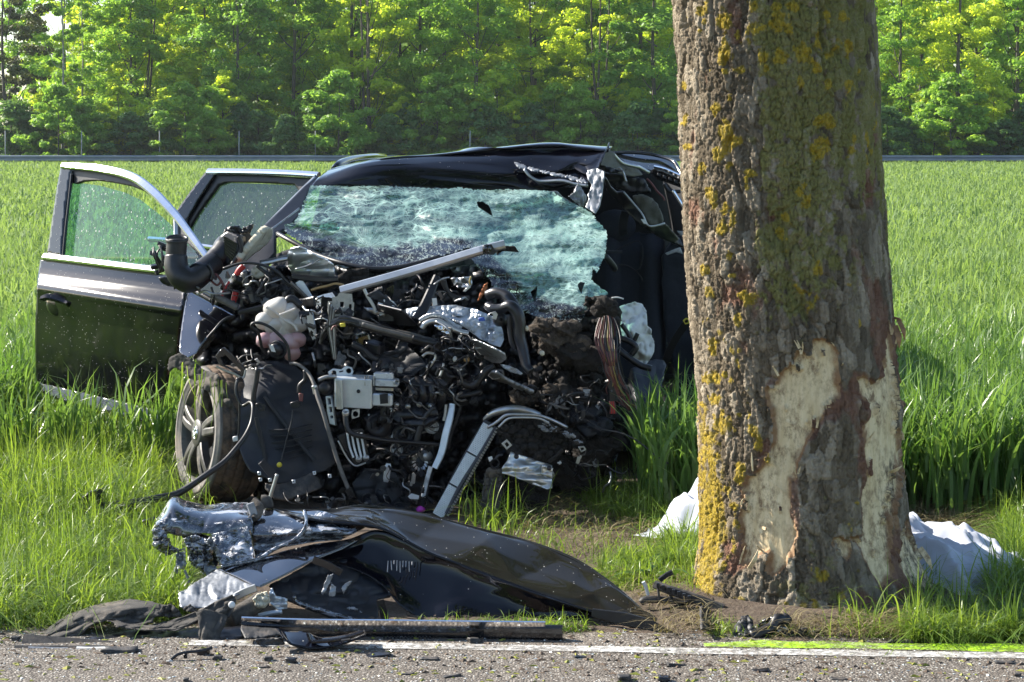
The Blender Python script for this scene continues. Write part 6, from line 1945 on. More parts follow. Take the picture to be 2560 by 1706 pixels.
    for (x0, y0, x1, y1), th, m in (((615, 605, 745, 645), .05, 'alu_blue'), ((620, 645, 775, 692), .07, 'alu_blue'), ((625, 700, 745, 722), .04, 'steel'), ((600, 740, 738, 822), .04, 'alu_blue')):
        p = C8((x0, y0), (x1, y1))
        box("unit_block", ((p[0][0] + p[1][0]) / 2, (p[0][1] + p[1][1]) / 2, ad - .03), ((p[1][0] - p[0][0]) / 524, th, (p[1][1] - p[0][1]) / 524), M[m], ab, rot=(.05, .03, -.1), bev=.2)
    lathe("port", [(.014, 0), (.014, .02), (.009, .02), (.008, .0)], P(*C8((756, 668))[0], ad - .07), (.3, -1, 0), M['steel'], ab, 14)
    plate("dark_window", C8((650, 748), (705, 742), (706, 806), (655, 812)), ad - .068, .01, M['engine'], ab)
    for x in (556, 575, 612):
        strip("unit_ridge", D(C8((x, 628), (x, 690)), ad - .055), .007, .015, M['steel'], ab, k=2)
    lathe("face_boss", [(0, .012), (.008, .012), (.010, 0), (.018, -.002)], P(*C8((513, 728))[0], ad - .05), (0, -1, .1), M['engine'], ab, 12)
    for x in (375, 388, 400):
        strip("unit_ridge", D(C8((x, 655), (x + 6, 840)), ad - .04 + .01 * (390 - x) / 10), .012, .05, M['alu'], ab, k=2)
    plate("lug_plate", C8((315, 600), (345, 580), (400, 585), (430, 562), (470, 570), (482, 600), (470, 628), (320, 635)), 10.53, .014, M['alu_blue'], CAR, holes=[circ(*C8((352, 608))[0], 6.5), circ(*C8((450, 594))[0], 6.5), C8((385, 598), (415, 590), (412, 600), (388, 606))])
    plate("lug_plate", C8((470, 850), (522, 838), (520, 895), (470, 910), (466, 880)), 10.48, .014, M['alu'], CAR, holes=[circ(*C8((494, 876))[0], 7)])
    lathe("rubber_mount", [(0, .03), (.022, .03), (.030, .02), (.034, -.01), (.03, -.04)], P(*C8((295, 710))[0], 10.52), (-.2, -1, .1), M['rubber'], CAR, 18)
    tube("chrome_lip", D(C8((250, 655), (300, 636), (370, 632)), 10.46), .010, M['steel'], CAR, 8)
    plate("ladder_bracket", C8((300, 760), (340, 755), (372, 950), (330, 940), (310, 860)), 10.58, .02, M['alu_blue'], CAR, holes=[C8((315, 775), (335, 772), (342, 810), (320, 815)), C8((325, 830), (345, 828), (350, 860), (330, 865)), circ(*C8((345, 895))[0], 4)], yaw=-.4)
    plate("ladder_bracket", C8((245, 545), (290, 550), (300, 610), (270, 625), (250, 600)), 10.6, .02, M['plastic'], CAR, holes=[circ(*C8((285, 598))[0], 4)])
    tube("coolant_pipe", D(C8((430, 885), (432, 930), (445, 980), (490, 1012), (570, 1028), (700, 1050), (850, 1062), (1050, 1076)), 10.44, 10.42, 10.5), [.014, .014, .013, .012, .009, .009], M['rubber'], CAR, 9)
    lathe("pipe_mouth", [(.016, 0), (.017, .02), (.012, .022), (.011, .0)], P(*C8((430, 878))[0], 10.43), (0, -.6, .8), M['alu'], CAR, 14)
    mb = plate("mount_bracket", C8((370, 1015), (420, 1000), (480, 975), (540, 970), (560, 1040), (580, 1170), (560, 1195), (500, 1215), (470, 1190), (420, 1110)), 10.5, .03, M['engine'], CAR, yaw=.3)
    for k in range(4):
        strip("bracket_web", D(C8((440 + 30 * k, 1000), (455 + 30 * k, 1090), (480 + 26 * k, 1160)), 10.46), .010, .03, M['alu_blue'], mb, k=3)
    for x, y in ((514, 1172), (562, 1163)):
        lathe("bolt", [(0, .012), (.008, .012), (.009, .004), (.016, .004), (.016, -.004)], P(*C8((x, y))[0], 10.45), (0, -1, 0), M['steel'], mb, 10)
    tube("bracket_edge", D(C8((380, 1050), (420, 1130), (460, 1190), (500, 1215), (560, 1195)), 10.47), .005, M['alu'], mb, 5)
    # alternator with slotted end bell
    al = lathe("alternator", [(.0, .05), (.03, .05), (.04, .045), (.062, .03), (.07, .0), (.07, -.08), (.0, -.09)], P(*C8((915, 1190))[0], 10.62), (.25, -.95, .1), M['engine'], CAR, 26)
    for k in range(14):
        t = 2 * math.pi * k / 14
        x, y = 915 + 66 * math.cos(t), 1190 + 78 * math.sin(t)
        strip("alternator_fin", D(C8((915 + 40 * math.cos(t), 1190 + 48 * math.sin(t)), (x, y)), 10.55, 10.60), .010, .02, M['steel'], al, k=2)
    lathe("alternator_pulley", [(0, .03), (.02, .03), (.026, .02), (.02, .0), (.03, -.01)], P(*C8((955, 1150))[0], 10.55), (.3, -.95, .1), M['steel'], al, 18)
    # flat straps
    strip("steel_strap", D(C8((1125, 810), (1110, 900), (1085, 1000), (1055, 1130), (1010, 1230)), 10.52, 10.46), [.03, .036, .036, .03], .02, M['alu_blue'], CAR)
    strip("steel_strap", D(C8((1180, 820), (1160, 900), (1120, 1010), (1100, 1100)), 10.56), .02, .02, M['engine'], CAR)
    strip("steel_strap", D(C8((985, 1220), (960, 1310), (935, 1420)), 10.45), .022, .012, M['alu_blue'], CAR)
    strip("steel_strap", D(C8((1085, 815), (1080, 870), (1068, 920)), 10.5), .014, .012, M['alu'], CAR)
    # black diagonal strut, boards
    strip("black_strut", D(C8((1025, -20), (980, 90), (935, 190), (885, 265)), 10.75, 10.6), [.036, .045, .05, .04], .03, M['liner'], CAR)
    sheet("black_board", C8((600, 600), (610, 530), (680, 480), (770, 470), (840, 440), (900, 490), (960, 560), (840, 645), (700, 610)), dep([(930, 930, 10.7), (1060, 910, 10.62), (1000, 870, 10.7)], rn(.04, 60, 40, 180, 2)), M['liner'], CAR, step=4, thick=.01, smooth=False)
    sheet("black_board", C8((780, 390), (840, 380), (830, 460), (770, 510), (680, 490), (660, 480), (750, 460)), dep(10.62, rn(.05, 30, 30, 181, 2)), M['liner'], CAR, step=4, thick=.01)
    sheet("black_board", C8((640, 160), (800, 200), (895, 295), (740, 290), (650, 260)), dep([(945, 770, 10.66), (1042, 812, 10.62)]), M['plastic'], CAR, step=4, thick=.01)
    sheet("black_board", C8((560, 100), (640, 60), (780, 190), (870, 270), (860, 290), (740, 190)), dep(10.64, nz(.02, 20, 20, 182)), M['liner'], CAR, step=4, thick=.01)
    # heat shield foil and its ribbed lip
    hs = sheet("heat_shield", C8((810, 195), (880, 180), (1000, 172), (1080, 168), (1150, 165), (1200, 180), (1270, 190), (1330, 215), (1380, 235), (1425, 260), (1455, 330), (1462, 390), (1440, 440), (1390, 425), (1300, 380), (1220, 320), (1130, 260), (1050, 235), (960, 240), (900, 270), (860, 250)), dep([(1010, 775, 10.72), (1159, 766, 10.74), (1243, 800, 10.66), (1251, 868, 10.58), (1130, 805, 10.6), (1040, 795, 10.62)], rn(.10, 46, 30, 184, 3)), M['foil'], CAR, step=3, thick=.004, smooth=False)
    hs["label"] = "crumpled silver foil heat shield in the middle of the engine bay"
    tube("shield_lip", D(CF((480, 560), (520, 510), (590, 480), (680, 480), (760, 520), (830, 560), (930, 600), (1020, 620)), 10.54), .014, M['alu'], hs, 8)
    tube("shield_lip", D(CF((460, 470), (540, 425), (640, 410), (740, 440), (840, 510), (940, 560)), 10.57), .012, M['foil'], hs, 8)
    sheet("heat_shield", CF((1010, 680), (1100, 690), (1200, 730), (1330, 790), (1440, 850), (1460, 910), (1390, 960), (1290, 950), (1200, 900), (1120, 820)), dep([(1170, 850, 10.56), (1260, 905, 10.5)], rn(.05, 20, 14, 185)), M['foil'], CAR, step=3, thick=.004)
    sheet("heat_shield", CF((1380, 970), (1480, 990), (1580, 1030), (1650, 1080), (1620, 1095), (1500, 1060), (1430, 1020)), dep(10.5, rn(.03, 12, 10, 186)), M['foil'], CAR, step=3, thick=.004)
    sheet("pale_duct", CF((1250, 1090), (1290, 1050), (1350, 1060), (1440, 1130), (1540, 1180), (1660, 1230), (1780, 1290), (1700, 1330), (1620, 1290), (1480, 1190), (1390, 1170), (1300, 1130)), dep([(1225, 935, 10.56), (1330, 980, 10.5)], rn(.04, 16, 12, 187)), M['torn'], CAR, step=3, thick=.012)
    sheet("pale_duct", CF((1480, 1290), (1560, 1270), (1640, 1330), (1720, 1370), (1700, 1430), (1600, 1400), (1510, 1350)), dep(10.52, rn(.05, 12, 12, 188)), M['fibre'], CAR, step=3, thick=.012)
    sheet("shiny_part", CF((620, 520), (700, 520), (770, 530), (800, 580), (830, 610), (790, 640), (740, 610), (670, 580)), dep(10.52, rn(.04, 8, 8, 189)), M['chrome'], CAR, step=3, thick=.006)
    plate("ring_lug", CF((1235, 410), (1270, 380), (1330, 360), (1360, 400), (1340, 460), (1290, 450), (1250, 430)), 10.52, .014, M['alu'], CAR, holes=[circ(*CF((1280, 412))[0], 5, 8)])
    lathe("black_pulley", [(.008, .02), (.03, .02), (.034, .01), (.034, -.02), (.03, -.03)], P(*CF((1385, 460))[0], 10.58), (.2, -1, .1), M['plastic'], CAR, 18)
    plate("blue_connector", CF((1135, 440), (1200, 430), (1215, 470), (1140, 480)), 10.5, .02, M['blue'], CAR)
    plate("white_tag", CF((598, 215), (652, 208), (662, 290), (612, 304)), 10.62, .004, M['label'], CAR, bevel=.0005)
    V, F = blob_geo(P(*CF((1000, 915))[0], 10.5), (.016, .012, .016), .3, 5, 2)
    put("tan_plug", V, F, M['brown_clip'], CAR)
    for x, y in ((862, 915), (1870, 845), (1690, 560)):
        V, F = blob_geo(P(*CF((x, y))[0], 10.5), (.012, .01, .014), .3, x, 2)
        put("pale_plug", V, F, M['label'] if x < 1500 else M['cream'], CAR)
    lathe("drum", [(0, .04), (.024, .04), (.028, .03), (.028, -.03), (0, -.04)], P(*CF((935, 1070))[0], 10.56), (.5, -.6, -.6), M['plastic'], CAR, 18)
    plate("drum_label", CF((880, 1020), (940, 1015), (950, 1040), (890, 1055)), 10.5, .002, M['label'], CAR, bevel=.0005)
    # dark trunk line of loom hose arching on the right
    tube("loom_hose", D(CF((1240, 300), (1300, 330), (1400, 330), (1500, 300), (1580, 380), (1610, 500), (1610, 640), (1640, 760), (1670, 900), (1690, 1000), (1740, 1060)), 10.62, 10.5, 10.5, 10.45), [.022, .026, .030, .030, .026, .022], M['plastic'], CAR, 12)
    tube("loom_hose", D(CF((1250, 180), (1330, 150), (1430, 170), (1500, 230), (1560, 330)), 10.66, 10.55), .028, M['plastic'], CAR, 12, rings=1, ringamp=.04)
    tube("loom_hose", D(CF((1490, 400), (1500, 560), (1520, 700), (1560, 800)), 10.52), .014, M['rubber'], CAR, 8)
    # headlamp motor, rusty flap at the top
    sheet("motor_housing", CF((820, -20), (1050, -30), (1060, 40), (1040, 90), (930, 100), (860, 70)), dep(10.9, rn(.08, 14, 12, 190)), M['steel'], CAR, step=3, thick=.01)
    tube("motor_cable", D(CF((1050, -40), (1035, 20), (1045, 60)), 10.82), .005, M['wire_yellow'], CAR, 5)
    plate("motor_pin", CF((955, 130), (1020, 70), (1045, 85), (985, 140)), 10.8, .02, M['alu'], CAR)
    sheet("rusty_flap", CF((1130, 240), (1150, 160), (1200, 60), (1240, 30), (1235, 90), (1190, 170), (1150, 230)), dep(10.84, rn(.03, 8, 8, 191)), M['orange'], CAR, step=3, thick=.006)
    for k in range(5):
        tube("cable", D(CF((700 + 12 * k, 0), (750 + 8 * k, 100 + 6 * k), (830, 170 + 9 * k), (930, 200 + 4 * k), (1030, 195 + 8 * k)), 10.8), .007, M['rubber'], CAR, 6)
    # main loom across the bay
    for k in range(7):
        o = RNG.normal(0, 5, (9, 2))
        pts = [(270, 400), (300, 330), (345, 285), (430, 260), (560, 290), (700, 335), (850, 375), (960, 400), (1030, 425)]
        tube("loom_wire", D(C8(*[(a + b[0], c + b[1] + 6 * k - 18) for (a, c), b in zip(pts, o)]), 10.6, 10.5, 10.52), RNG.choice([.006, .009, .012]), M[['wire_black', 'wire_grey', 'rubber', 'wire_black'][k % 4]], CAR, 6)
    tube("loom_wire", D(C8((535, 290), (640, 320), (760, 350), (865, 378)), 10.46), .011, M['wire_grey'], CAR, 7)
    tube("loom_hose", D(C8((865, 380), (940, 400), (1020, 418)), 10.5), .018, M['rubber'], CAR, 9)
    plate("yellow_plug", C8((392, 285), (425, 282), (428, 305), (395, 308)), 10.5, .02, M['yellow'], CAR)
    tube("wire", D(C8((370, 300), (350, 305), (335, 330)), 10.5), .004, M['wire_brown'], CAR, 5)
    for k in range(6):
        tube("loom_wire", D(C8((330 + 5 * k, 150 + 10 * k), (320 + 6 * k, 260), (315 + 9 * k, 330), (335 + 5 * k, 430), (350 + 3 * k, 520)), 10.55), .006, M[['wire_black', 'steel', 'wire_grey'][k % 3]], CAR, 6)
    tube("hose", D(C8((800, 650), (890, 690), (1000, 690), (1080, 735), (1160, 760), (1260, 745), (1310, 730)), 10.52), .011, M['rubber'], CAR, 8)
    tube("hose", D(C8((1170, 660), (1260, 690), (1340, 600), (1400, 560)), 10.5), .018, M['rubber'], CAR, 9)
    for pts in (((930, 500), (960, 480), (1005, 485), (1015, 510), (990, 550), (965, 580)), ((1070, 545), (1060, 590), (1045, 630))):
        tube("bright_pipe", D(C8(*pts), 10.5), .007, M['alu'], CAR, 7)
    tube("bright_pipe", D(C8((1050, 470), (1120, 445), (1180, 450), (1320, 445)), 10.48), .003, M['alu'], CAR, 5)
    # manifold runners, belt drive, covers: larger dark shapes that carry the small ones
    for k in range(4):
        x = 830 + 62 * k
        tube("intake_runner", D(C8((x, 650 + 8 * k), (x + 34, 690), (x + 46, 760), (x + 20, 830)), 10.62, 10.5, 10.56), [.022, .026, .026, .022], M['plastic'], CAR, 12)
    cov_ = sheet("valve_cover", C8((700, 800), (860, 770), (1010, 800), (1040, 900), (960, 960), (800, 950), (710, 900)), dep([(1000, 1000, 10.58), (1080, 1020, 10.52), (1040, 1060, 10.5)], rn(.03, 30, 22, 401, 2)), M['engine'], CAR, step=4, thick=.03)
    for k in range(4):
        lathe("cover_bolt", [(0, .01), (.008, .01), (.009, .003), (.014, .003), (.014, -.004)], P(*C8((760 + 75 * k, 815 + 10 * (k % 2)))[0], 10.5), (0, -1, .2), M['steel'], cov_, 8)
    for x, y, r in ((800, 1010, .050), (860, 1090, .036), (760, 1110, .030), (990, 960, .034)):
        lathe("belt_pulley", [(.006, .03), (r * .35, .03), (r * .4, .012), (r * .85, .012), (r * .9, .024), (r, .024), (r * .94, .010), (r, -.002), (r * .94, -.012), (r, -.024), (r * .5, -.03)], P(*C8((x, y))[0], 10.56), (.15, -1, .1), M['engine'] if r > .035 else M['steel'], CAR, 26)
    strip("drive_belt", D(C8((752, 985), (775, 1130), (880, 1128), (895, 1065), (850, 970), (800, 950), (752, 985)), 10.545), .012, .03, M['rubber'], CAR, k=6, normal=(0, -1, 0))
    tube("turbo_housing", D(C8((640, 900), (600, 930), (610, 985), (660, 1000), (700, 965), (690, 920), (650, 905)), 10.58, 10.52), [.022, .026, .030, .032, .030, .026, .020], M['engine'], CAR, 12)
    box("fuse_box", (*C8((620, 440))[0], 10.6), (.085, .06, .055), M['plastic'], CAR, rot=(.2, .2, -.4), bev=.25)
    box("filter_housing", (*C8((540, 400))[0], 10.64), (.07, .06, .08), M['plastic_gloss'], CAR, rot=(.1, -.3, .3), bev=.3)
    box("ignition_block", (*C8((1080, 620))[0], 10.55), (.09, .05, .05), M['plastic'], CAR, rot=(.1, .5, -.3), bev=.25)
    box("pump_body", (*C8((700, 1260))[0], 10.5), (.03, .03, .09), M['alu_blue'], CAR, rot=(.1, .15, .1), bev=.3)
    sheet("splash_plate", C8((880, 1090), (1010, 1080), (1000, 1300), (940, 1480), (860, 1470), (840, 1300)), dep(10.66, rn(.05, 40, 50, 405, 2)), M['liner'], CAR, step=4, thick=.01)
    sheet("splash_plate", C8((560, 1230), (760, 1260), (860, 1480), (700, 1500), (520, 1460), (470, 1330)), dep(10.6, rn(.05, 40, 40, 406, 2)), M['liner'], CAR, step=4, thick=.01)
    sheet("cross_member", C8((560, 1430), (780, 1480), (1000, 1500), (1010, 1540), (780, 1530), (560, 1500)), dep(10.45, rn(.03, 30, 14, 407, 2)), M['engine'], CAR, step=4, thick=.02)
    tube("hose", D(C8((640, 720), (690, 800), (680, 880), (720, 940)), 10.52), .020, M['rubber'], CAR, 10)
    tube("hose", D(C8((1010, 830), (960, 880), (930, 930), (905, 1000), (890, 1080)), 10.5), .017, M['rubber'], CAR, 10)
    tube("hose", D(C8((470, 420), (540, 450), (600, 500), (640, 520)), 10.56), .016, M['rubber'], CAR, 10)
    # ---- right: fibre and charred lumps, dashboard remains
    sheet("charred_mat", C9((330, 330), (360, 260), (430, 235), (520, 255), (600, 290), (690, 210), (690, 120), (800, 110), (880, 140), (915, 220), (900, 330), (830, 420), (800, 580), (830, 650), (700, 640), (560, 600), (420, 500), (350, 430)), dep([(1340, 830, 10.85), (1500, 770, 10.9), (1520, 900, 10.8), (1400, 920, 10.74)], rn(.16, 26, 20, 193), nz(.08, 14, 12, 194)), M['burnt'], CAR, step=3.5, thick=.02, jag=1.5)
    sheet("charred_mat", C9((320, 600), (450, 520), (560, 600), (700, 640), (830, 640), (900, 780), (910, 900), (930, 1050), (860, 1200), (800, 1300), (700, 1330), (620, 1180), (600, 1000), (480, 880), (330, 800)), dep([(1330, 950, 10.75), (1540, 1010, 10.8), (1500, 1190, 10.75), (1400, 1020, 10.62)], rn(.18, 28, 24, 195), nz(.1, 15, 13, 196)), M['burnt'], CAR, step=3.5, thick=.02, jag=1.5)
    for x, y, rx, m in ((560, 320, .07, 'fibre'), (480, 400, .08, 'fibre'), (600, 470, .09, 'burnt'), (720, 520, .07, 'burnt'), (430, 300, .06, 'fibre'), (820, 170, .07, 'burnt'), (640, 420, .06, 'fibre'), (480, 720, .05, 'fibre'), (300, 760, .06, 'fibre'), (560, 760, .07, 'burnt'), (700, 760, .06, 'burnt'), (660, 880, .08, 'liner'), (760, 960, .07, 'liner'), (840, 1080, .08, 'burnt'), (740, 1140, .09, 'burnt'), (560, 1240, .08, 'burnt'), (640, 1300, .09, 'burnt'), (900, 720, .05, 'plastic')):
        V, F = blob_geo(P(*C9((x, y))[0], 10.62), (rx * .9, rx * .5, rx * .6), 1.1, int(x + y), 4)
        put("charred_lump", V, F, M[m], CAR)
    # airbag, bunched
    ab = sheet("airbag", C9((900, 180), (960, 160), (1010, 145), (1055, 155), (1085, 200), (1092, 300), (1118, 320), (1120, 370), (1138, 400), (1135, 470), (1110, 520), (1080, 555), (1040, 535), (1000, 520), (1022, 440), (990, 410), (930, 365), (918, 310), (925, 250)), dep([(1550, 780, 11.35), (1600, 760, 11.4), (1632, 870, 11.4), (1595, 900, 11.35), (1580, 830, 11.22)], rn(.10, 26, 34, 198, 2), nz(.03, 12, 12, 199)), M['airbag'], CAR, step=3, thick=.006)
    ab["label"] = "limp white airbag bunched in the cabin"
    tube("frame_tube", D(C9((925, 290), (960, 340), (1000, 400), (1030, 350)), 11.15), .012, M['plastic'], CAR, 7)
    tube("frame_tube", D(C9((905, 380), (970, 400), (1020, 440), (990, 490)), 11.1), .016, M['plastic'], CAR, 7)
    tube("frame_tube", D(C9((900, 450), (960, 500), (1050, 560), (1120, 580)), 11.1), .018, M['plastic'], CAR, 7)
    # rope of many thin coloured wires hanging down
    cols = ['wire_brown', 'wire_brown', 'wire_black', 'wire_grey', 'wire_brown', 'wire_yellow', 'wire_black', 'wire_brown']
    for k in range(64):
        ox = RNG.normal(0, 1)
        pts = [(825 + 8 * ox, 190 + RNG.uniform(-10, 10)), (828 + 28 * ox, 300), (822 + 34 * ox + RNG.normal(0, 6), 400), (845 + 26 * ox, 500), (862 + 22 * ox + RNG.normal(0, 6), 590), (885 + 24 * ox, 660 + RNG.uniform(-20, 20))]
        if k % 3 == 0: pts += [(910 + 40 * ox + RNG.normal(0, 20), 740), (960 + 70 * RNG.random(), 800 + RNG.uniform(-20, 60))]
        elif k % 3 == 1: pts += [(895 + 26 * ox, 720 + RNG.uniform(0, 90))]
        tube("harness_wire", D(C9(*pts), 10.72, 10.55, 10.6), RNG.uniform(.0018, .0032), M[cols[k % 8]], CAR, 5, k=4)
    strip("harness_tape", D(C9((840, 660), (860, 720), (865, 790)), 10.6), .05, .05, M['plastic'], CAR)
    for k in range(5):
        tube("harness_wire", D(C9((850 + 6 * k, 790), (855 + 7 * k, 840), (850 + 9 * k, 875)), 10.58), .005, M['red'] if k % 2 else M['wire_brown'], CAR, 5)
    tube("wire", D(C9((860, 118), (900, 115), (938, 125)), 10.9), .004, M['label'], CAR, 5)
    # ---- radiator stack: fin strip, tank, torn core, silver cover
    rad = strip("radiator_frame", D(C8((1372, 935), (1210, 1215), (1040, 1545)), 10.46, 10.36), .066, .05, M['plastic'], CAR, k=4)
    rad["label"] = "radiator leaning aslant with bright fins"
    A, B = np.array(P(*C8((1362, 948))[0], 10.42)), np.array(P(*C8((1032, 1540))[0], 10.31))
    ax = (B - A) / np.linalg.norm(B - A)
    side = np.cross(ax, (0, -1, 0)); side /= np.linalg.norm(side)
    fins = []
    Vb, Fb = boxmesh(.1)
    n = 60
    for i in range(n):
        c = A + (B - A) * (i + .5) / n
        if i in (19, 40): continue
        R = np.stack([side, np.array([0, 1.0, 0]), ax], 1)
        fins.append(((Vb * np.array([.056, .02, .0062])) @ R.T + c, Fb))
    V = np.vstack([f[0] for f in fins])
    F = [tuple(i + 24 * k * 0 + k * len(Vb) for i in f) for k in range(len(fins)) for f in Fb]
    o = put("radiator_fin", V, F, M['fin'], rad, smooth=False)
    o["kind"] = "stuff"
    strip("radiator_edge", D(C8((1410, 965), (1300, 1150), (1180, 1340), (1085, 1530)), 10.43, 10.33), .02, .07, M['plastic'], rad, k=6)
    for k in range(34):
        t = k / 33
        x, y = 1418 - 320 * t, 975 + 560 * t
        box("edge_tooth", (*C8((x, y))[0], 10.36 - .1 * t + .02), (.012, .02, .009), M['steel'], rad, rot=(0, .5, 0))
    tube("radiator_tank", D(C9((28, 915), (80, 875), (160, 850), (240, 845), (330, 865), (390, 885)), 10.47, 10.42, 10.45), [.012, .018, .02, .02, .016], M['steel'], rad, 10)
    tube("tank_edge", D(C9((50, 965), (110, 930), (170, 885), (260, 880), (370, 885), (430, 900), (500, 930), (570, 965)), 10.38, 10.36, 10.42), .008, M['steel'], rad, 7)
    tube("tank_edge", D(C9((120, 965), (180, 910), (250, 900), (380, 905), (450, 935)), 10.36), .006, M['alu'], rad, 6)
    core = sheet("torn_core", C9((110, 980), (170, 915), (250, 905), (390, 895), (450, 905), (520, 940), (600, 975), (660, 1020), (690, 1060), (640, 1090), (560, 1100), (480, 1130), (440, 1190), (380, 1180), (200, 1135), (150, 1090)), dep([(1250, 1070, 10.4), (1350, 1045, 10.42), (1460, 1105, 10.5), (1370, 1150, 10.36), (1290, 1130, 10.32)], rn(.10, 16, 10, 201), nz(.05, 30, 20, 202)), M['burnt'], rad, step=3, thick=.02, jag=1)
    for k in range(16):
        x = RNG.uniform(400, 680); y = 950 + (x - 400) * .35 + RNG.normal(0, 14)
        sheet("core_shred", C9((x - 30, y - 8), (x, y - 14), (x + 34, y + 6), (x + 10, y + 12), (x - 20, y + 6)), dep(10.36, rn(.04, 6, 6, 210 + k)), M['torn'] if k % 3 else M['fibre'], rad, step=3, thick=.003, jag=1)
    sheet("torn_core", C9((140, 1290), (240, 1310), (380, 1360), (450, 1370), (440, 1490), (420, 1570), (140, 1570), (145, 1400)), dep([(1260, 1200, 10.36), (1370, 1225, 10.42), (1300, 1300, 10.32)], rn(.06, 14, 8, 203)), M['burnt'], rad, step=3, thick=.02)
    cov = sheet("silver_cover", C9((180, 1180), (200, 1125), (300, 1155), (470, 1215), (470, 1245), (490, 1272), (470, 1300), (472, 1360), (440, 1370), (330, 1330), (230, 1290), (145, 1265), (142, 1230)), dep([(1275, 1135, 10.28), (1378, 1165, 10.34), (1380, 1220, 10.26), (1256, 1180, 10.22)], rn(.04, 60, 16, 204, 2)), M['alu'], rad, step=3, thick=.006)
    cov["label"] = "dented silver cover plate below the radiator core"
    for x, y in ((238, 1155), (452, 1230)):
        lathe("cover_hole", [(0, .004), (.010, .004), (.012, .0)], P(*C9((x, y))[0], 10.24), (0, -1, .2), M['engine'], cov, 12)
    sheet("silver_cover", C9((405, 1205), (475, 1230), (470, 1300), (400, 1270)), dep(10.25, rn(.02, 12, 12, 205)), M['alu'], rad, step=3, thick=.01)
    sheet("foam_strip", C9((40, 1240), (90, 1230), (150, 1245), (148, 1330), (140, 1420), (125, 1560), (0, 1570), (10, 1450), (25, 1330)), dep(10.28, rn(.02, 10, 10, 206)), M['felt'], rad, step=3, thick=.03)
    plate("cover_clip", C9((140, 1070), (175, 1040), (210, 1080), (175, 1112)), 10.3, .01, M['alu'], rad, holes=[C9((160, 1072), (176, 1058), (192, 1080), (176, 1094))])
    plate("cover_clip", C9((640, 1090), (680, 1085), (695, 1110), (660, 1128)), 10.35, .01, M['steel'], rad, holes=[C9((655, 1098), (675, 1095), (680, 1108), (662, 1116))])
    plate("white_clip", C9((52, 1160), (78, 1152), (86, 1178), (60, 1188)), 10.28, .01, M['label'], rad)
    lathe("drain_ring", [(.018, 0), (.022, .004), (.024, 0), (.022, -.004), (.018, 0)], P(*C9((98, 1200))[0], 10.27), (0, -1, 0), M['plastic'], rad, 14)
    tube("drain_arm", D(C9((100, 1180), (120, 1150), (150, 1145)), 10.28), .007, M['plastic'], rad, 6)
    tube("thin_rod", D(C9((450, 1190), (500, 1150), (540, 1110)), 10.3), .010, M['burnt'], CAR, 6)
    tube("thin_wire", D(C9((700, 920), (800, 975), (920, 1000), (1040, 1060), (1150, 1150), (1230, 1200)), 10.5, 10.2), .004, M['wire_black'], CAR, 5)
    V, F = blob_geo(P(*C8((920, 1500))[0], 10.35), (.022, .02, .016), .4, 8, 2)
    put("magenta_cap", V, F, M['magenta'], CAR)
    plate("pale_shard", C8((835, 1415), (860, 1395), (910, 1410), (905, 1435), (850, 1432)), 10.35, .01, M['alu_blue'], CAR)


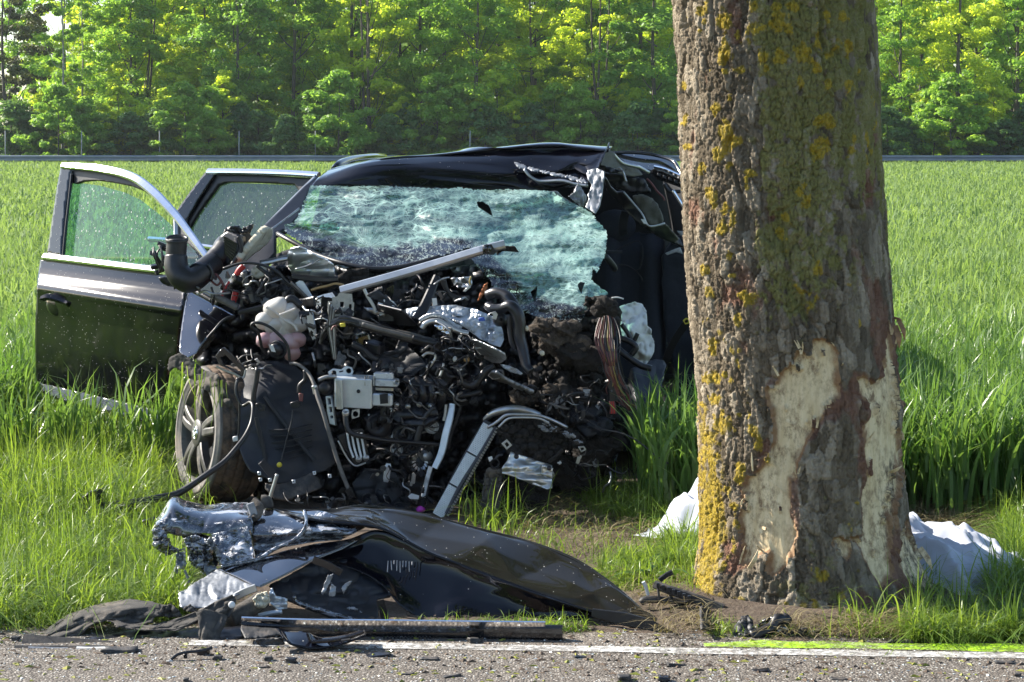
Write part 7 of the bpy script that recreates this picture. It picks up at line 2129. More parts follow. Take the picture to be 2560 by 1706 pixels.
def build_clutter():
    """small parts all over the engine bay: a few shapes, copied"""
    def tmpl(name, geo, mats, smooth=False):
        out = []
        for m in mats:
            out.append(mesh_np(name, geo[0], geo[1], M[m], smooth))
        return name, out
    Vb, Fb = boxmesh(.2)
    # angle bracket with a lug
    br = np.vstack([Vb * [1, .15, .5], Vb * [.15, .6, .5] + [.45, .25, 0], Vb * [.4, .15, .3] + [-.55, 0, .2]])
    brF = [tuple(i + k * len(Vb) for i in f) for k in range(3) for f in Fb]
    bl, blF = lathe_geo([(0, .35), (.25, .35), (.28, .1), (.5, .1), (.5, -.1), (0, -.1)], (0, 0, 0), (0, -1, 0), 8)
    pl = np.vstack([Vb * [.7, .5, .5], Vb * [.3, .35, .3] + [.5, 0, 0], Vb * [.1, .52, .7] + [-.2, 0, 0]])
    plF = brF
    # shard: bent ragged sheet
    u, v = np.meshgrid(np.linspace(-.5, .5, 7), np.linspace(-.5, .5, 6))
    sh = np.stack([u + .1 * fbm(u * 5, v * 5, 2, 1), .22 * fbm(u * 3, v * 3, 2, 2) + .25 * u * u, v * (1 - .5 * u) + .1 * fbm(u * 6, v * 6, 2, 3)], -1).reshape(-1, 3)
    sh = np.vstack([sh, sh + [0, .04, 0]])
    shF = [tuple(q) for q in gridfaces(6, 7)] + [tuple(q[::-1] + 42) for q in gridfaces(6, 7)]
    T = [tmpl("bracket", (br, brF), ['engine', 'engine', 'plastic', 'steel', 'liner', 'plastic']), tmpl("bolt", (bl, [(4, blF[0][1])]), ['engine', 'steel', 'plastic', 'engine']), tmpl("plug", (pl, plF), ['plastic', 'engine', 'liner', 'plastic', 'wire_grey']), tmpl("metal_shard", (sh, shF), ['engine', 'engine', 'plastic', 'burnt', 'torn', 'liner', 'engine'], True)]
    zones = [(C8((450, 480), (1000, 640), (1350, 560), (1400, 830), (1100, 800), (780, 680)), 90, 10.55), (C8((700, 700), (1050, 760), (1020, 1080), (760, 1180), (560, 1160), (560, 860), (740, 830)), 110, 10.58),
             (C8((60, 130), (560, 130), (640, 300), (600, 460), (350, 540), (220, 500), (180, 260)), 60, 10.66), (CE((500, 480), (1250, 480), (1400, 700), (1250, 780), (700, 790), (560, 650)), 60, 11.0),
             (C8((650, 60), (1050, 60), (1250, 170), (850, 170)), 44, 10.8), (C8((800, 1180), (1000, 1280), (1060, 1500), (760, 1480), (560, 1420), (600, 1250)), 46, 10.5), (C9((330, 560), (850, 640), (880, 900), (620, 960), (500, 860), (250, 820)), 80, 10.58),
             (C9((500, 1120), (820, 1100), (860, 1280), (560, 1360)), 34, 10.5), (C7((860, 1420), (1250, 1380), (1500, 1440), (1480, 1500), (820, 1510)), 40, 10.32), (C7((560, 540), (700, 480), (760, 600), (640, 640)), 12, 10.7), (CF((600, 620), (1000, 640), (1200, 900), (900, 1000), (600, 760)), 60, 10.5)]
    cnt = {}
    for poly, n, d in zones:
        pa = np.array(poly)
        k = 0
        n = int(n * .6)
        while k < n:
            x, y = RNG.uniform(pa[:, 0].min(), pa[:, 0].max()), RNG.uniform(pa[:, 1].min(), pa[:, 1].max())
            if not inpoly(np.array([x]), np.array([y]), poly)[0]: continue
            ti = RNG.choice(4, p=[.27, .2, .25, .28])
            nm, ms = T[ti]
            if cnt.get(nm, 0) >= 200: ti = (ti + 1) % 4; nm, ms = T[ti]
            cnt[nm] = cnt.get(nm, 0) + 1
            o = bpy.data.objects.new(nm, ms[RNG.integers(len(ms))])
            COL.objects.link(o)
            o.parent = CAR
            o.location = P(x, y, d + RNG.normal(0, .05)) - WL["wrecked_car"]
            s = RNG.uniform(.013, .042) * (.6 if nm == "bolt" else 1)
            o.scale = (s * RNG.uniform(.7, 1.6), s, s * RNG.uniform(.7, 1.5))
            o.rotation_euler = (RNG.uniform(-.7, .7), RNG.uniform(-3.1, 3.1), RNG.uniform(-.8, .8))
            k += 1
    # stray wires
    for poly, n, d in zones:
        pa = np.array(poly)
        for _ in range(max(7, n // 4)):
            x, y = pa[:, 0].mean() + RNG.normal(0, np.ptp(pa[:, 0]) * .22), pa[:, 1].mean() + RNG.normal(0, np.ptp(pa[:, 1]) * .22)
            a = RNG.random() * 6.28
            L = RNG.uniform(14, 45)
            pts = [(x, y)]
            for _k in range(4):
                a += RNG.normal(0, .8)
                pts.append((pts[-1][0] + L * .5 * math.cos(a), pts[-1][1] + L * .4 * math.sin(a)))
            tube("stray_wire", D(pts, d - .05, d - .09, d - .04), RNG.choice([.0025, .004, .006]), M[['wire_black', 'wire_black', 'wire_grey', 'rubber', 'steel', 'rubber'][RNG.integers(6)]], CAR, 5, k=4)


def build_car():
    build_shell()
    build_doors()
    build_wheel()
    build_engine()
    build_clutter()

# ------------------------------------------------------------------ torn off parts lying on the verge and the road
def K2(*p): return crop(0, 1150, 2.82, p)
def K3(*p): return crop(350, 1200, 3.0986, p)
def K4(*p): return crop(950, 1200, 2.9413, p)
def K5(*p): return crop(1600, 1100, 2.451, p)
def K6(*p): return crop(380, 1220, 4.9, p)


def build_debris():
    # ---- the big crumpled bonnet panel
    bon = empty("crumpled_bonnet", (-.2, 8.35, 0), "big crumpled black bonnet panel lying on the verge in front of the car", "car panel")
    top = K3((960, 238), (1200, 238), (1450, 236), (1750, 197)) + K4((0, 205), (270, 240), (450, 290), (660, 345), (1080, 450), (1400, 560), (1700, 760), (1900, 930), (2005, 1045))
    fold = K3((1270, 300), (1500, 330), (1800, 355), (1915, 385)) + K4((0, 362), (200, 450), (370, 542), (740, 680), (1150, 835), (1560, 972), (1800, 1020), (2010, 1062))
    # resample both lines to equal counts
    def res(l, n):
        l = np.array(l, float)
        s = np.concatenate([[0], np.cumsum(np.hypot(*np.diff(l, axis=0).T))])
        t = np.linspace(0, s[-1], n)
        return np.stack([np.interp(t, s, l[:, 0]), np.interp(t, s, l[:, 1])], -1)
    n = 14
    T_, F_ = res(top, n), res(fold, n)
    u = np.linspace(0, 1, n)
    dt = np.interp(u, [0, .3, .6, .85, 1], [8.6, 8.62, 8.48, 8.22, 8.02])
    df = np.interp(u, [0, .3, .6, .85, 1], [8.40, 8.33, 8.18, 8.05, 7.98])
    rows = []
    for t in (0, .12, .5, .85, 1.0):
        q = T_ * (1 - t) + F_ * t
        d = dt * (1 - t) + df * t - .018 * math.sin(math.pi * t)
        rows.append([(a, b, c) for (a, b), c in zip(q, d)])

    def cr(u, v, W):
        tri = lambda t: np.abs((t % 1.0) - .5) * 2
        b = .030 * (tri(u * 1.9 - v * .35 + .1) - .5) * np.sin(np.pi * np.clip(v, 0, 1)) ** .6 + .022 * (tri(u * 3.3 + v * .55) - .5) * np.sin(np.pi * np.clip(v, 0, 1)) + .003 * fbm(u * 6, v * 3, 2, 302)
        b = b + .02 * (ridge(u * 12 - v * 2, v * 3, 2, 303) - .6) * np.exp(-((u - .2) / .06) ** 2)
        return np.stack([0 * b, -b * .5, b], -1)
    patch("upper_panel", rows, M['paint_dusty'], bon, nu=12, nv=10, bump=cr, thick=.004, straight=True)
    low = K3((1250, 610), (1450, 640), (1650, 690), (1850, 770)) + K4((20, 800), (80, 870), (230, 990), (370, 1042), (470, 1030), (560, 995), (700, 1028), (860, 1026), (1000, 1022), (1200, 1062), (1330, 1060), (1480, 1000), (1800, 1040), (2005, 1068))
    L_ = res(low, n)
    F2 = res(K3((1180, 560), (1400, 500), (1720, 440)) + fold[4:], n)
    rows = []
    dl = np.interp(u, [0, .18, .4, .65, .85, 1], [8.34, 8.28, 8.14, 8.10, 8.03, 7.99])
    d2 = np.interp(u, [0, .2, .4, .65, .85, 1], [8.36, 8.40, 8.28, 8.12, 7.99, 7.97])
    for t in (0, .3, .7, 1.0):
        q = F2 * (1 - t) + L_ * t
        d = d2 * (1 - t) + dl * t + .03 * math.sin(math.pi * t)
        rows.append([(a, b, c) for (a, b), c in zip(q, d)])
    patch("lower_panel", rows, M['paint_clean'], bon, nu=12, nv=10, bump=lambda u, v, W: .022 * (np.abs(((u * 2.3 + v * .6) % 1.0) - .5) * 2 - .5) * np.sin(np.pi * v) ** .6 + .012 * (ridge(u * 7 + v, v * 3 - u, 2, 305) - .6) * sstep(.5, .1, u) + .002 * fbm(u * 14, v * 7, 2, 306), thick=.004)
    tube("fold_edge", [(a, b, c - .006) for (a, b), c in zip(F_, df)], .006, M['paint_clean'], bon, 6, k=4)
    tube("top_edge", [(a, b, c) for (a, b), c in zip(T_, dt)], .006, M['paint_dusty'], bon, 6, k=4)
    strip("panel_lip", D(K4((1560, 975), (1800, 1025), (2000, 1075), (2200, 1160)), 7.97, 7.86), [.03, .05, .04, .01], .01, M['plastic'], bon)
    # scraped bulge in the middle
    bul = [D(K6((1310, 285), (1430, 272), (1860, 280), (2150, 300), (2640, 470)), 8.52, 8.54, 8.45), D(K6((1220, 400), (1500, 380), (1850, 400), (2200, 430), (2560, 510)), 8.42, 8.42, 8.40), D(K6((1210, 560), (1500, 560), (1800, 540), (2200, 540), (2460, 560)), 8.34, 8.32, 8.36), D(K6((1240, 720), (1500, 690), (1800, 610), (2150, 610), (2380, 600)), 8.36, 8.36, 8.4), D(K6((1260, 860), (1480, 760), (1800, 690), (2100, 650), (2300, 640)), 8.30, 8.34, 8.38)]
    patch("scraped_bulge", bul, M['scraped'], bon, nu=12, nv=8, bump=lambda u, v, W: .018 * (ridge(u * 4, v * 2.4, 2, 308) - .6), thick=.004)
    tube("crease_line", D(K6((1865, 285), (1890, 380), (1880, 470), (1820, 570), (1700, 660), (1480, 760), (1340, 850), (1200, 900), (1000, 935), (850, 970)), 8.46, 8.30, 8.28, 8.24, 8.2), .008, M['scraped'], bon, 7)
    # left box, folded over
    bx = [D(K6((40, 430), (100, 330), (250, 122), (420, 160), (600, 205), (700, 215), (900, 190), (1190, 188), (1240, 260)), 8.45, 8.62, 8.6), D(K6((45, 450), (160, 360), (262, 250), (430, 280), (600, 300), (720, 300), (900, 300), (1180, 300), (1230, 340)), 8.35, 8.45, 8.46), D(K6((60, 520), (180, 470), (290, 420), (430, 430), (600, 440), (720, 440), (900, 420), (1180, 380), (1235, 420)), 8.34, 8.36, 8.36), D(K6((90, 600), (200, 560), (330, 590), (430, 580), (600, 560), (720, 560), (900, 560), (1170, 520), (1230, 560)), 8.36, 8.33, 8.33)]
    patch("folded_corner", bx, M['scraped'], bon, nu=8, nv=8, bump=lambda u, v, W: .02 * (ridge(u * 5 + v, v * 1.5, 2, 310) - .6), thick=.004)
    strip("pale_fold", D(K6((1200, 190), (1225, 260), (1250, 350), (1215, 410)), 8.42), [.03, .03, .03, .03], .02, M['torn'], bon)
    strip("pale_fold", D(K6((1225, 180), (1290, 250), (1280, 330), (1250, 380)), 8.47, 8.4), [.05, .05, .04, .02], .02, M['felt'], bon)
    tube("fold_bolt", D(K6((1340, 160), (1400, 165), (1420, 240)), 8.55), .024, M['felt'], bon, 8)
    sheet("scraped_face", K6((720, 570), (1170, 470), (1215, 600), (1250, 860), (1240, 880), (850, 945), (790, 800), (760, 680)), dep([(530, 1340, 8.33), (620, 1315, 8.33), (635, 1395, 8.26), (555, 1410, 8.24)], rn(.03, 50, 26, 312, 2)), M['scraped'], bon, step=3, thick=.004)
    # shredded skirt under it, with gaps
    for k, poly in enumerate((K6((10, 540), (60, 440), (160, 540), (240, 700), (330, 760), (400, 740), (280, 800), (180, 830), (90, 780), (10, 720)), K6((290, 800), (400, 770), (410, 900), (430, 930), (370, 1010), (320, 940), (330, 960), (300, 1080), (270, 1000), (300, 930)), K6((380, 620), (520, 575), (660, 630), (740, 720), (735, 880), (680, 960), (640, 1060), (560, 990), (480, 930), (450, 760)),
                              K6((640, 950), (720, 960), (800, 975), (770, 1050), (680, 1080), (640, 1020)), K6((760, 690), (830, 760), (860, 860), (840, 960), (780, 820)), K6((660, 640), (720, 600), (770, 700), (740, 760), (700, 700)))):
        sheet("torn_shred", poly, dep(8.30 - .012 * k, rn(.07, 18, 16, 320 + k), nz(.02, 8, 8, 330 + k)), M[['scraped', 'torn', 'scraped', 'torn', 'torn', 'torn'][k]], bon, step=2.5, thick=.004, jag=1.6, smooth=True)
    tube("torn_strip", D(K6((400, 1010), (430, 1080), (465, 1190)), 8.25), .006, M['torn'], bon, 5)
    sheet("dark_hollow", K6((60, 480), (330, 560), (430, 640), (460, 900), (800, 960), (830, 800), (700, 600), (360, 480)), dep(8.42, rn(.05, 20, 20, 338)), M['plastic'], bon, step=4, thick=.01)
    # blue reflecting flat face and the pale torn sheet beneath
    sheet("bent_face", K3((600, 692), (780, 650), (930, 610), (1130, 550), (1350, 500), (1720, 452), (1560, 540), (1350, 620), (1100, 750), (935, 830), (880, 822), (760, 760)), dep([(544, 1423, 8.22), (715, 1377, 8.30), (900, 1348, 8.36), (786, 1400, 8.22), (650, 1468, 8.06)], nz(.01, 80, 40, 340, 2)), M['paint_mirror'], bon, step=3, thick=.004)
    sheet("pale_torn_sheet", K3((300, 872), (360, 850), (420, 800), (520, 745), (595, 695), (700, 740), (800, 790), (880, 822), (800, 880), (720, 905), (560, 985), (430, 995), (310, 990)), dep([(447, 1481, 8.06), (540, 1425, 8.2), (634, 1465, 8.05), (500, 1519, 7.95)], rn(.035, 30, 40, 341)), M['torn'], bon, step=3, thick=.003, jag=1)
    strip("bright_lip", D(K3((740, 905), (820, 865), (900, 835)), 8.02), .03, .012, M['alu'], bon)
    # dark under side
    sheet("under_panel", K3((1000, 820), (1150, 740), (1330, 640), (1600, 620), (1800, 720), (1900, 830), (1945, 905), (1840, 925), (1840, 1110), (1600, 1110), (1400, 1040), (1200, 960), (1060, 900)), dep([(672, 1465, 8.12), (800, 1410, 8.3), (960, 1480, 8.25), (940, 1556, 8.12), (760, 1520, 8.1)], rn(.05, 50, 30, 343, 2)), M['liner'], bon, step=4, thick=.008)
    for pts in (((1455, 740), (1500, 730), (1470, 800), (1420, 890), (1400, 880)), ((1480, 800), (1520, 830), (1510, 900), (1460, 905), (1470, 860)), ((1560, 830), (1600, 795), (1645, 785), (1600, 840), (1575, 890)), ((1580, 990), (1660, 985), (1720, 1030), (1700, 1020), (1640, 1005))):
        sheet("paint_flake", K3(*pts), dep(8.11, nz(.01, 10, 10, 345)), M['torn'], bon, step=2.5, thick=.003, jag=.8)
    tube("under_rib", D(K3((1190, 900), (1220, 950), (1400, 1010), (1460, 1030), (1700, 1100)), 8.08), .010, M['scraped'], bon, 6)
    tube("under_rib", D(K3((920, 1055), (1000, 1035), (1100, 1020)), 8.05), .010, M['alu_blue'], bon, 6)
    sheet("lamp_pocket", K3((1020, 830), (1050, 900), (1140, 920), (1140, 1000), (1060, 1000), (1010, 960), (1000, 880)), dep(8.06, rn(.04, 14, 14, 346)), M['alu_blue'], bon, step=3, thick=.005)
    for k in range(9):
        x = K4((60 + 22 * k, 590 + 12 * RNG.random()))[0]
        strip("scratch_flake", [(x[0], x[1], 8.26), (x[0] + RNG.uniform(-2, 2), x[1] + RNG.uniform(8, 30), 8.25)], .003, .002, M['torn'], bon, k=2)
    strip("panel_strip", D(K3((1340, 618), (1450, 660), (1560, 722)), 8.16), .03, .008, M['plastic_gloss'], bon)
    strip("rust_post", D(K3((1860, 930), (1880, 1020), (1900, 1110)), 8.08), .03, .012, M['burnt'], bon)
    # rolled felt end
    tube("rolled_trim", D(K3((690, 1080), (760, 1040), (860, 985), (960, 920)), 7.92, 8.0), .034, M['felt'], bon, 10)
    sheet("foam_tuft", K3((880, 920), (930, 880), (980, 870), (1010, 930), (960, 990), (900, 990)), dep(7.94, rn(.04, 8, 8, 348)), M['cream'], bon, step=2.5, thick=.01, jag=1)

    # ---- long black sill strip along the road's edge
    st = empty("sill_trim", P(1000, 1580, 7.82).to_tuple()[:2] + (0,), "long straight black sill trim lying along the road edge", "trim strip")
    strip("trim_body", D(K3((790, 1150), (1300, 1170), (2169, 1185)) [:2] + K4((0, 1105), (700, 1115), (1345, 1122)), 7.80, 7.80, 7.74), .052, .035, M['plastic_gloss'], st, k=6)
    strip("trim_highlight", D(K3((790, 1108), (1300, 1125)) + K4((0, 1072), (600, 1080), (1215, 1086)), 7.80, 7.74), .008, .05, M['chrome'], st, k=6, normal=(0, -.3, .95))
    for k in range(14):
        p = K4((30 + 26 * k, 1158))[0]
        box("trim_foot", (p[0], p[1] + 2, 7.755), (.006, .01, .012), M['plastic'], st)
    # ---- felt wheel-arch liner, twisted, at left
    li = empty("wheel_arch_liner", P(330, 1560, 7.85).to_tuple()[:2] + (0,), "twisted grey felt wheel arch liner lying left of the bonnet panel", "liner")
    rows = [D(K2((260, 1260), (420, 1130), (600, 1050), (850, 998), (1050, 1000), (1200, 1030)), 7.84, 7.98, 8.0, 7.98), D(K2((290, 1262), (450, 1160), (640, 1085), (860, 1045), (1040, 1045), (1150, 1080)), 7.80, 7.88, 7.9, 7.9), D(K2((330, 1265), (500, 1200), (660, 1140), (800, 1110), (930, 1120), (1090, 1110)), 7.78, 7.83, 7.86, 7.86), D(K2((400, 1265), (560, 1240), (640, 1170), (760, 1140), (900, 1160), (1080, 1150)), 7.78, 7.82, 7.84, 7.84)]
    patch("liner_arch", rows, M['felt'], li, nu=8, nv=8, bump=lambda u, v, W: .055 * (ridge(u * 6 + v, v * 2.5, 2, 351) - .6) + .018 * fbm(u * 16, v * 9, 3, 352), thick=.004)
    rows = [D(K2((760, 1130), (900, 1150), (1060, 1160), (1180, 1140), (1390, 1065), (1520, 1000), (1640, 945)), 7.82, 7.84, 7.86, 7.92), D(K2((800, 1160), (920, 1185), (1080, 1190), (1220, 1180), (1400, 1120), (1530, 1070), (1660, 1010)), 7.78, 7.80, 7.82, 7.88), D(K2((820, 1175), (940, 1195), (1090, 1205), (1240, 1200), (1400, 1150), (1540, 1120), (1620, 1110)), 7.77, 7.79, 7.80, 7.86)]
    patch("liner_fold", rows, M['felt'], li, nu=8, nv=8, bump=lambda u, v, W: .045 * (ridge(u * 8 + v, v * 3, 2, 353) - .6) + .012 * fbm(u * 20, v * 8, 3, 358), thick=.004)
    rows = [D(K2((1380, 1080), (1450, 1060), (1530, 1080), (1600, 1110)), 7.80, 7.84), D(K2((1400, 1150), (1450, 1150), (1530, 1150), (1590, 1150)), 7.76, 7.80), D(K2((1405, 1220), (1450, 1210), (1490, 1230), (1560, 1210)), 7.74, 7.77), D(K2((1395, 1300), (1430, 1285), (1490, 1290), (1540, 1285)), 7.72, 7.74)]
    patch("liner_tail", rows, M['felt'], li, nu=7, nv=7, bump=lambda u, v, W: .02 * fbm(u * 6, v * 3, 3, 354), thick=.008)
    lathe("liner_hole", [(0, .006), (.011, .006), (.013, 0)], P(*K2((1634, 1022))[0], 7.84), (0, -1, .2), M['label'], li, 12)
    for pts in (((1110, 1100), (1150, 1030), (1210, 1020), (1260, 1060), (1280, 1100), (1200, 1110)), ((900, 1080), (960, 1060), (1020, 1080), (1090, 1120), (980, 1150), (930, 1130)), ((1290, 1050), (1340, 1020), (1380, 1050), (1390, 1070), (1320, 1070))):
        sheet("liner_bulge", K2(*pts), dep(7.88, rn(.05, 14, 12, 356)), M['felt'], li, step=3, thick=.008)
    sheet("liner_shadow_side", K2((580, 1260), (760, 1240), (950, 1200), (1240, 1210), (1400, 1190), (1560, 1190), (1720, 1180), (1740, 1250), (1560, 1280), (1400, 1300), (1200, 1300), (900, 1300), (640, 1290)), dep([(210, 1597, 7.76), (400, 1580, 7.85), (600, 1575, 7.84), (500, 1608, 7.72)], rn(.03, 40, 14, 357)), M['plastic'], li, step=4, thick=.01)
    # ---- black strips with white scuffs in front of it
    sp = empty("scuffed_strip", P(170, 1625, 7.62).to_tuple()[:2] + (0,), "flat black trim strip with white scuffs lying on the asphalt at lower left", "trim strip")
    strip("strip_body", D(K2((100, 1350), (200, 1350), (480, 1352), (740, 1350)), 7.61), .045, .02, M['plastic_dusty'], sp, k=4, normal=(0, -.7, .7))
    strip("strip_back", D(K2((160, 1270), (400, 1285), (640, 1295), (900, 1310)), 7.70), [.05, .045, .035, .02], .015, M['plastic_dusty'], sp, k=4, normal=(0, -.6, .8))
    strip("white_scuff", D(K2((200, 1328), (330, 1332), (480, 1336)), 7.61), .012, .012, M['torn'], sp, k=4, normal=(0, -.5, .85))
    strip("white_scuff", D(K2((540, 1330), (640, 1334), (800, 1330)), 7.61), .016, .012, M['label'], sp, k=4, normal=(0, -.5, .85))
    for x in (150, 205):
        strip("strip_joint", D(K2((x, 1335), (x - 8, 1370)), 7.59), .004, .02, M['plastic'], sp, k=2)

    def single(geo_fn, name, label, cat, group=None):
        o = geo_fn()
        o.name = name
        WL[o.name] = WL.get(o.name, Vector((0, 0, 0)))
        return tag(o, label, cat, group)

    def blockpiece(px, py, d, size, mat, rot, seed, name, label, cat, group=None):
        V, F = boxmesh(.3)
        bm = bmesh.new()
        bmesh.ops.create_cube(bm, size=1.0)
        bmesh.ops.subdivide_edges(bm, edges=bm.edges[:], cuts=4, use_grid_fill=True)
        V = np.array([v.co[:] for v in bm.verts]); F = [tuple(v.index for v in f.verts) for f in bm.faces]
        bm.free()
        V = V * (1 + .35 * fbm(V[:, 0] * 2 + seed, V[:, 1] * 2 + V[:, 2] * 3, 3, seed))[:, None]
        Mx = np.array(Euler(rot).to_matrix())
        c = P(px, py, d)
        o = put(name, (V * np.array(size)) @ Mx.T + np.array(c), F, mat, origin=(c.x, c.y, 0))
        return tag(o, label, cat, group)
    blockpiece(300, 1634, 7.56, (.115, .06, .04), M['plastic_dusty'], (0, .03, .1), 1, "black_block", "dark broken foam block at the end of the scuffed strip", "debris")
    # curved glossy bumper fragment
    fr = empty("glossy_trim_fragment", P(800, 1600, 7.6).to_tuple()[:2] + (0,), "curved glossy black bumper fragment lying in front of the long sill trim", "trim fragment")
    rows = [D(K3((1060, 1150), (1110, 1175), (1250, 1180), (1310, 1190), (1400, 1225), (1560, 1210), (1740, 1165)), 7.70, 7.66, 7.68), D(K3((1085, 1190), (1135, 1225), (1260, 1240), (1320, 1250), (1420, 1265), (1570, 1245), (1745, 1190)), 7.62, 7.60, 7.63), D(K3((1110, 1220), (1170, 1275), (1270, 1300), (1340, 1310), (1440, 1300), (1580, 1270), (1748, 1205)), 7.56, 7.55, 7.58)]
    patch("fragment_shell", rows, M['paint_clean'], fr, nu=8, nv=6, thick=.006)
    strip("fragment_bar", D(K3((1300, 1185), (1320, 1240), (1350, 1280)), 7.60), .012, .02, M['plastic_gloss'], fr)
    strip("fragment_slat", D(K3((1330, 1255), (1480, 1245), (1620, 1215), (1735, 1175)), 7.58), .012, .02, M['plastic_gloss'], fr)
    strip("fragment_slat", D(K3((1560, 1245), (1630, 1235)), 7.56), .006, .02, M['engine'], fr, k=2)
    g2 = empty("torn_trim_end", P(640, 1595, 7.68).to_tuple()[:2] + (0,), "torn grey black end piece at the left tip of the sill trim", "trim fragment")
    sheet("end_shell", K3((785, 1130), (830, 1140), (1060, 1155), (1100, 1200), (950, 1225), (815, 1232), (800, 1200), (780, 1160)), dep([(605, 1570, 7.76), (700, 1590, 7.70), (615, 1596, 7.66)], rn(.02, 20, 10, 361)), M['plastic_dusty'], g2, step=3, thick=.006)
    sheet("end_foot", K3((890, 1235), (1080, 1225), (1130, 1270), (1000, 1290), (910, 1280)), dep(7.64, nz(.02, 20, 10, 362)), M['plastic_dusty'], g2, step=3, thick=.008)
    # bracket in the grass at left
    gb = empty("black_bracket", P(230, 1270, 9.9).to_tuple()[:2] + (0,), "black plastic bracket with a square hole half hidden in the left grass", "bracket")
    plate("bracket_plate", [(205, 1242), (225, 1228), (258, 1222), (256, 1262), (246, 1268), (232, 1268), (214, 1280), (206, 1268)], 9.9, .03, M['plastic'], gb, holes=[[(219, 1244), (238, 1236), (240, 1256), (222, 1262)]], yaw=.3)
    sheet("bracket_arm", [(170, 1300), (200, 1275), (260, 1265), (320, 1262), (330, 1275), (290, 1290), (230, 1300), (200, 1310)], dep(9.86, rn(.05, 20, 14, 364)), M['plastic'], gb, step=3, thick=.02)
    sheet("bracket_arm", [(355, 1302), (380, 1296), (420, 1300), (440, 1312), (400, 1318), (360, 1316)], dep(9.5, rn(.03, 16, 8, 365)), M['plastic'], gb, step=3, thick=.02)
    # right: ribbed plastic frame by the trunk's foot
    rb = empty("ribbed_plastic_frame", P(1700, 1510, 8.2).to_tuple()[:2] + (0,), "broken ribbed black plastic frame leaning at the trunk's left foot", "debris")
    tube("frame_bar", D(K5((5, 1000), (40, 980), (200, 985), (320, 1000)), 8.22), .014, M['plastic_dusty'], rb, 7)
    strip("frame_bar", D(K5((90, 885), (180, 920), (330, 970), (510, 1040)), 8.22, 8.12), [.03, .035, .04], .02, M['plastic_dusty'], rb)
    plate("frame_web", K5((100, 900), (180, 920), (300, 965), (320, 1000), (200, 1005), (110, 985)), 8.2, .008, M['plastic_dusty'], rb, holes=[K5((118, 920), (165, 932), (195, 985), (125, 980)), K5((190, 940), (285, 970), (300, 988), (215, 990))])
    strip("frame_tip", D(K5((20, 870), (35, 900), (50, 950)), 8.24), .014, .02, M['alu_blue'], rb)
    strip("frame_tip", D(K5((120, 860), (160, 830), (200, 810)), 8.3), .02, .012, M['plastic'], rb)
    sheet("frame_foot", K5((375, 1020), (400, 1000), (440, 1010), (470, 1120), (430, 1165), (380, 1160), (370, 1080)), dep([(1760, 1515, 8.14), (1780, 1570, 8.0)], rn(.05, 16, 20, 367)), M['plastic_dusty'], rb, step=3, thick=.012)
    for k in range(7):
        p = K5((110 + 32 * k, 893 + 13 * k))[0]
        box("frame_stud", (p[0], p[1], 8.19 - .012 * k), (.012, .014, .02), M['plastic'], rb)
    # lamp fragment and hoses at the trunk's foot
    lf = empty("lamp_fragment", P(1880, 1570, 7.85).to_tuple()[:2] + (0,), "crushed grey and black lamp fragment at the trunk's foot", "debris")
    sheet("clear_shell", K5((555, 1210), (580, 1150), (625, 1085), (660, 1075), (690, 1110), (700, 1180), (660, 1205), (600, 1215)), dep([(1830, 1592, 7.80), (1870, 1540, 7.86), (1885, 1585, 7.78)], rn(.03, 14, 16, 369)), M['liner'], lf, step=3, thick=.008)
    tube("lamp_hose", D(K5((680, 1205), (750, 1180), (810, 1150), (845, 1100), (880, 1110), (905, 1090)), 7.78, 7.84), .022, M['rubber'], lf, 9)
    sheet("lamp_back", K5((700, 1150), (780, 1090), (850, 1062), (870, 1090), (820, 1130), (760, 1160), (710, 1180)), dep(7.86, rn(.03, 12, 12, 370)), M['plastic_gloss'], lf, step=3, thick=.01)
    sheet("lamp_chip", K5((830, 1170), (850, 1140), (900, 1150), (930, 1190), (870, 1195)), dep(7.82, rn(.02, 8, 8, 371)), M['alu'], lf, step=3, thick=.006)
    # smaller black pieces by the trunk
    for k, (pts, d, lab) in enumerate(((((800, 1225), (860, 1190), (980, 1160), (1030, 1150), (1000, 1190), (900, 1230), (830, 1240)), 7.79, "flat black shard right of the lamp fragment"), (((985, 1190), (1060, 1165), (1115, 1160), (1090, 1185), (1010, 1205)), 7.83, "thin black shard below the trunk's middle"), (((1180, 1200), (1250, 1190), (1260, 1215), (1200, 1222)), 7.80, "dark clod beside the grass tuft under the trunk"),
                                      (((1510, 1240), (1560, 1225), (1670, 1235), (1680, 1255), (1540, 1258)), 7.68, "dark flat clod beside the green spray line"), (((520, 1235), (570, 1232), (575, 1255), (530, 1258)), 7.72, "small dark lump at the left end of the green spray line"))):
        c = np.mean(K5(*pts), 0)
        e = P(c[0], c[1], d)
        o = sheet("plastic_shard", K5(*pts), dep(d, rn(.04, 12, 8, 380 + k)), M['plastic_dusty'], None, step=3, thick=.015, origin=(e.x, e.y, 0))
        tag(o, lab, "debris", "black shards at the trunk's foot")
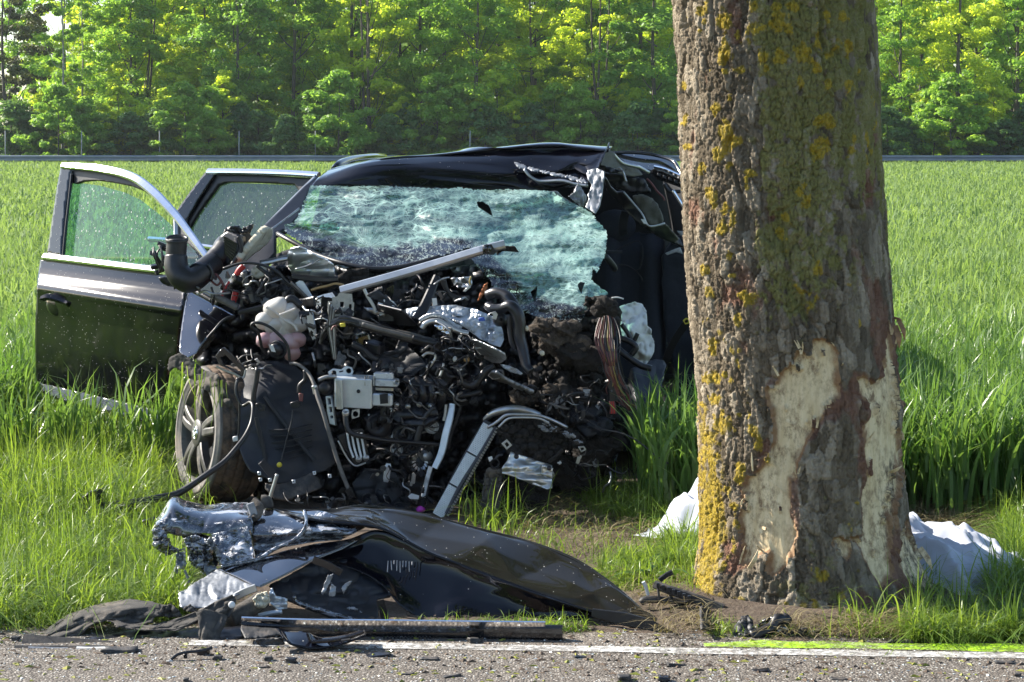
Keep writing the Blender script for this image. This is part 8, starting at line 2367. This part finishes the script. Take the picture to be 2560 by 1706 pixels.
    # pieces on the asphalt
    bits = [(508, 1635, .035, "dark nub behind the thin clip on the asphalt at left"), (545, 1648, .03, "black cracked nub right of the thin clip"), (670, 1650, .028, "dark pellet left below the curved fragment"), (735, 1632, .026, "small dark chip right under the curved fragment's left end"), (728, 1655, .036, "pair of dark crumbs below the curved fragment"), (655, 1668, .022, "flat dark chip at the bottom left centre"), (1185, 1605, .036, "grey dented nub standing on the white line's left part"), (1072, 1648, .034, "black twisted nub right of the flat shard"), (1450, 1643, .022, "thin dark sliver below the white line's middle"), (1020, 1685, .022, "flat dark sliver near the bottom edge, left of centre"), (1130, 1690, .030, "long dark sliver near the bottom edge at the centre"),
            (1690, 1662, .036, "black flat sliver below the spray line's left end"), (1900, 1676, .03, "dark sliver below the trunk on the asphalt"), (2095, 1698, .026, "dark sliver at the bottom edge right of the trunk"), (2510, 1657, .034, "thin dark sliver below the white line at the right edge"), (1560, 1700, .04, "grey black shard cut by the bottom edge right of centre"), (1660, 1702, .034, "dark crumpled bit on the bottom edge below the trunk's left"), (465, 1702, .02, "upright black peg at the bottom edge at left"), (2545, 1690, .02, "dark speck in the bottom right corner"), (40, 1600, .03, "dark clods at the left edge of the verge")]
    for k, (px, py, s, lab) in enumerate(bits):
        d = min(GD(py + 4), road_edge(0) + .25) if py > 1590 else GD(py)
        flat = any(w in lab for w in ("sliver", "flat"))
        blockpiece(px, py + (0 if flat else -2), d - .0, (s * (1.9 if flat else 1.0), s * .9, s * (.22 if flat else .62)), M['plastic_dusty'] if k % 4 else M['plastic'], (RNG.uniform(-.1, .1), RNG.uniform(-.15, .15), RNG.uniform(-.4, .4)), 20 + k, "plastic_fragment", lab, "debris", "small dark fragments on the asphalt")
    # flat leaf shaped shard and thin clip
    e = P(930, 1640, 7.5)
    o = patch("flat_shard", [D(K3((1640, 1390), (1750, 1355), (1850, 1335), (1940, 1345)), 7.52), D(K3((1620, 1395), (1740, 1385), (1850, 1370), (1945, 1355)), 7.47)], M['plastic'], None, nu=5, nv=4, bump=lambda u, v, W: .01 * fbm(u * 4, v * 3, 2, 391), thick=.006, origin=(e.x, e.y, 0))
    tag(o, "leaf shaped black shard lying right of the curved fragment", "debris")
    e = P(470, 1645, 7.45)
    ce = empty("thin_clip", (e.x, e.y, 0), "thin bent black clip with a pale tip on the asphalt at left", "debris")
    tube("clip_wire", D(K3((230, 1400), (290, 1355), (370, 1335), (480, 1325), (560, 1300)), 7.42, 7.47), .006, M['plastic'], ce, 6)
    plate("clip_tip", K3((210, 1405), (235, 1390), (265, 1412), (235, 1418)), 7.41, .004, M['label'], ce, bevel=.001)
    plate("clip_foot", K3((335, 1350), (365, 1348), (368, 1385), (340, 1385)), 7.43, .006, M['plastic'], ce, holes=[K3((343, 1358), (358, 1357), (360, 1375), (346, 1375))])

# ------------------------------------------------------------------ build
import time as _t
_t0 = _t.time()
def _step(n):
    print("STEP %s %.1f" % (n, _t.time() - _t0))
mk_mats()
build_ground()
build_forest(); _step("forest")
build_field(); _step("field")
build_grass(); _step("grass")
build_trunk(); _step("trunk")
build_cloth()
try:
    build_car(); _step("car")
    build_debris(); _step("debris")
except NameError as e:
    print("skip", e)

# ------------------------------------------------------------------ the thin air between here and the wood
def build_haze():
    V, F = boxmesh(.01)
    bm = bmesh.new()
    bmesh.ops.create_cube(bm, size=1.0)
    V = np.array([v.co[:] for v in bm.verts]); F = [tuple(v.index for v in f.verts) for f in bm.faces]
    bm.free()
    m, nt, out = nodes("summer_air")
    pv = nt.nodes.new("ShaderNodeVolumePrincipled")
    pv.inputs["Color"].default_value = (.86, .93, 1, 1)
    pv.inputs["Density"].default_value = HAZE
    pv.inputs["Anisotropy"].default_value = .35
    nt.links.new(pv.outputs[0], out.inputs["Volume"])
    o = put("haze", V * np.array([1600, 1620, 41.0]) + np.array([0, 0, 18.5]), F, m, smooth=False)
    tag(o, "thin summer haze over the field", kind="stuff")


HAZE = .00017
build_haze()
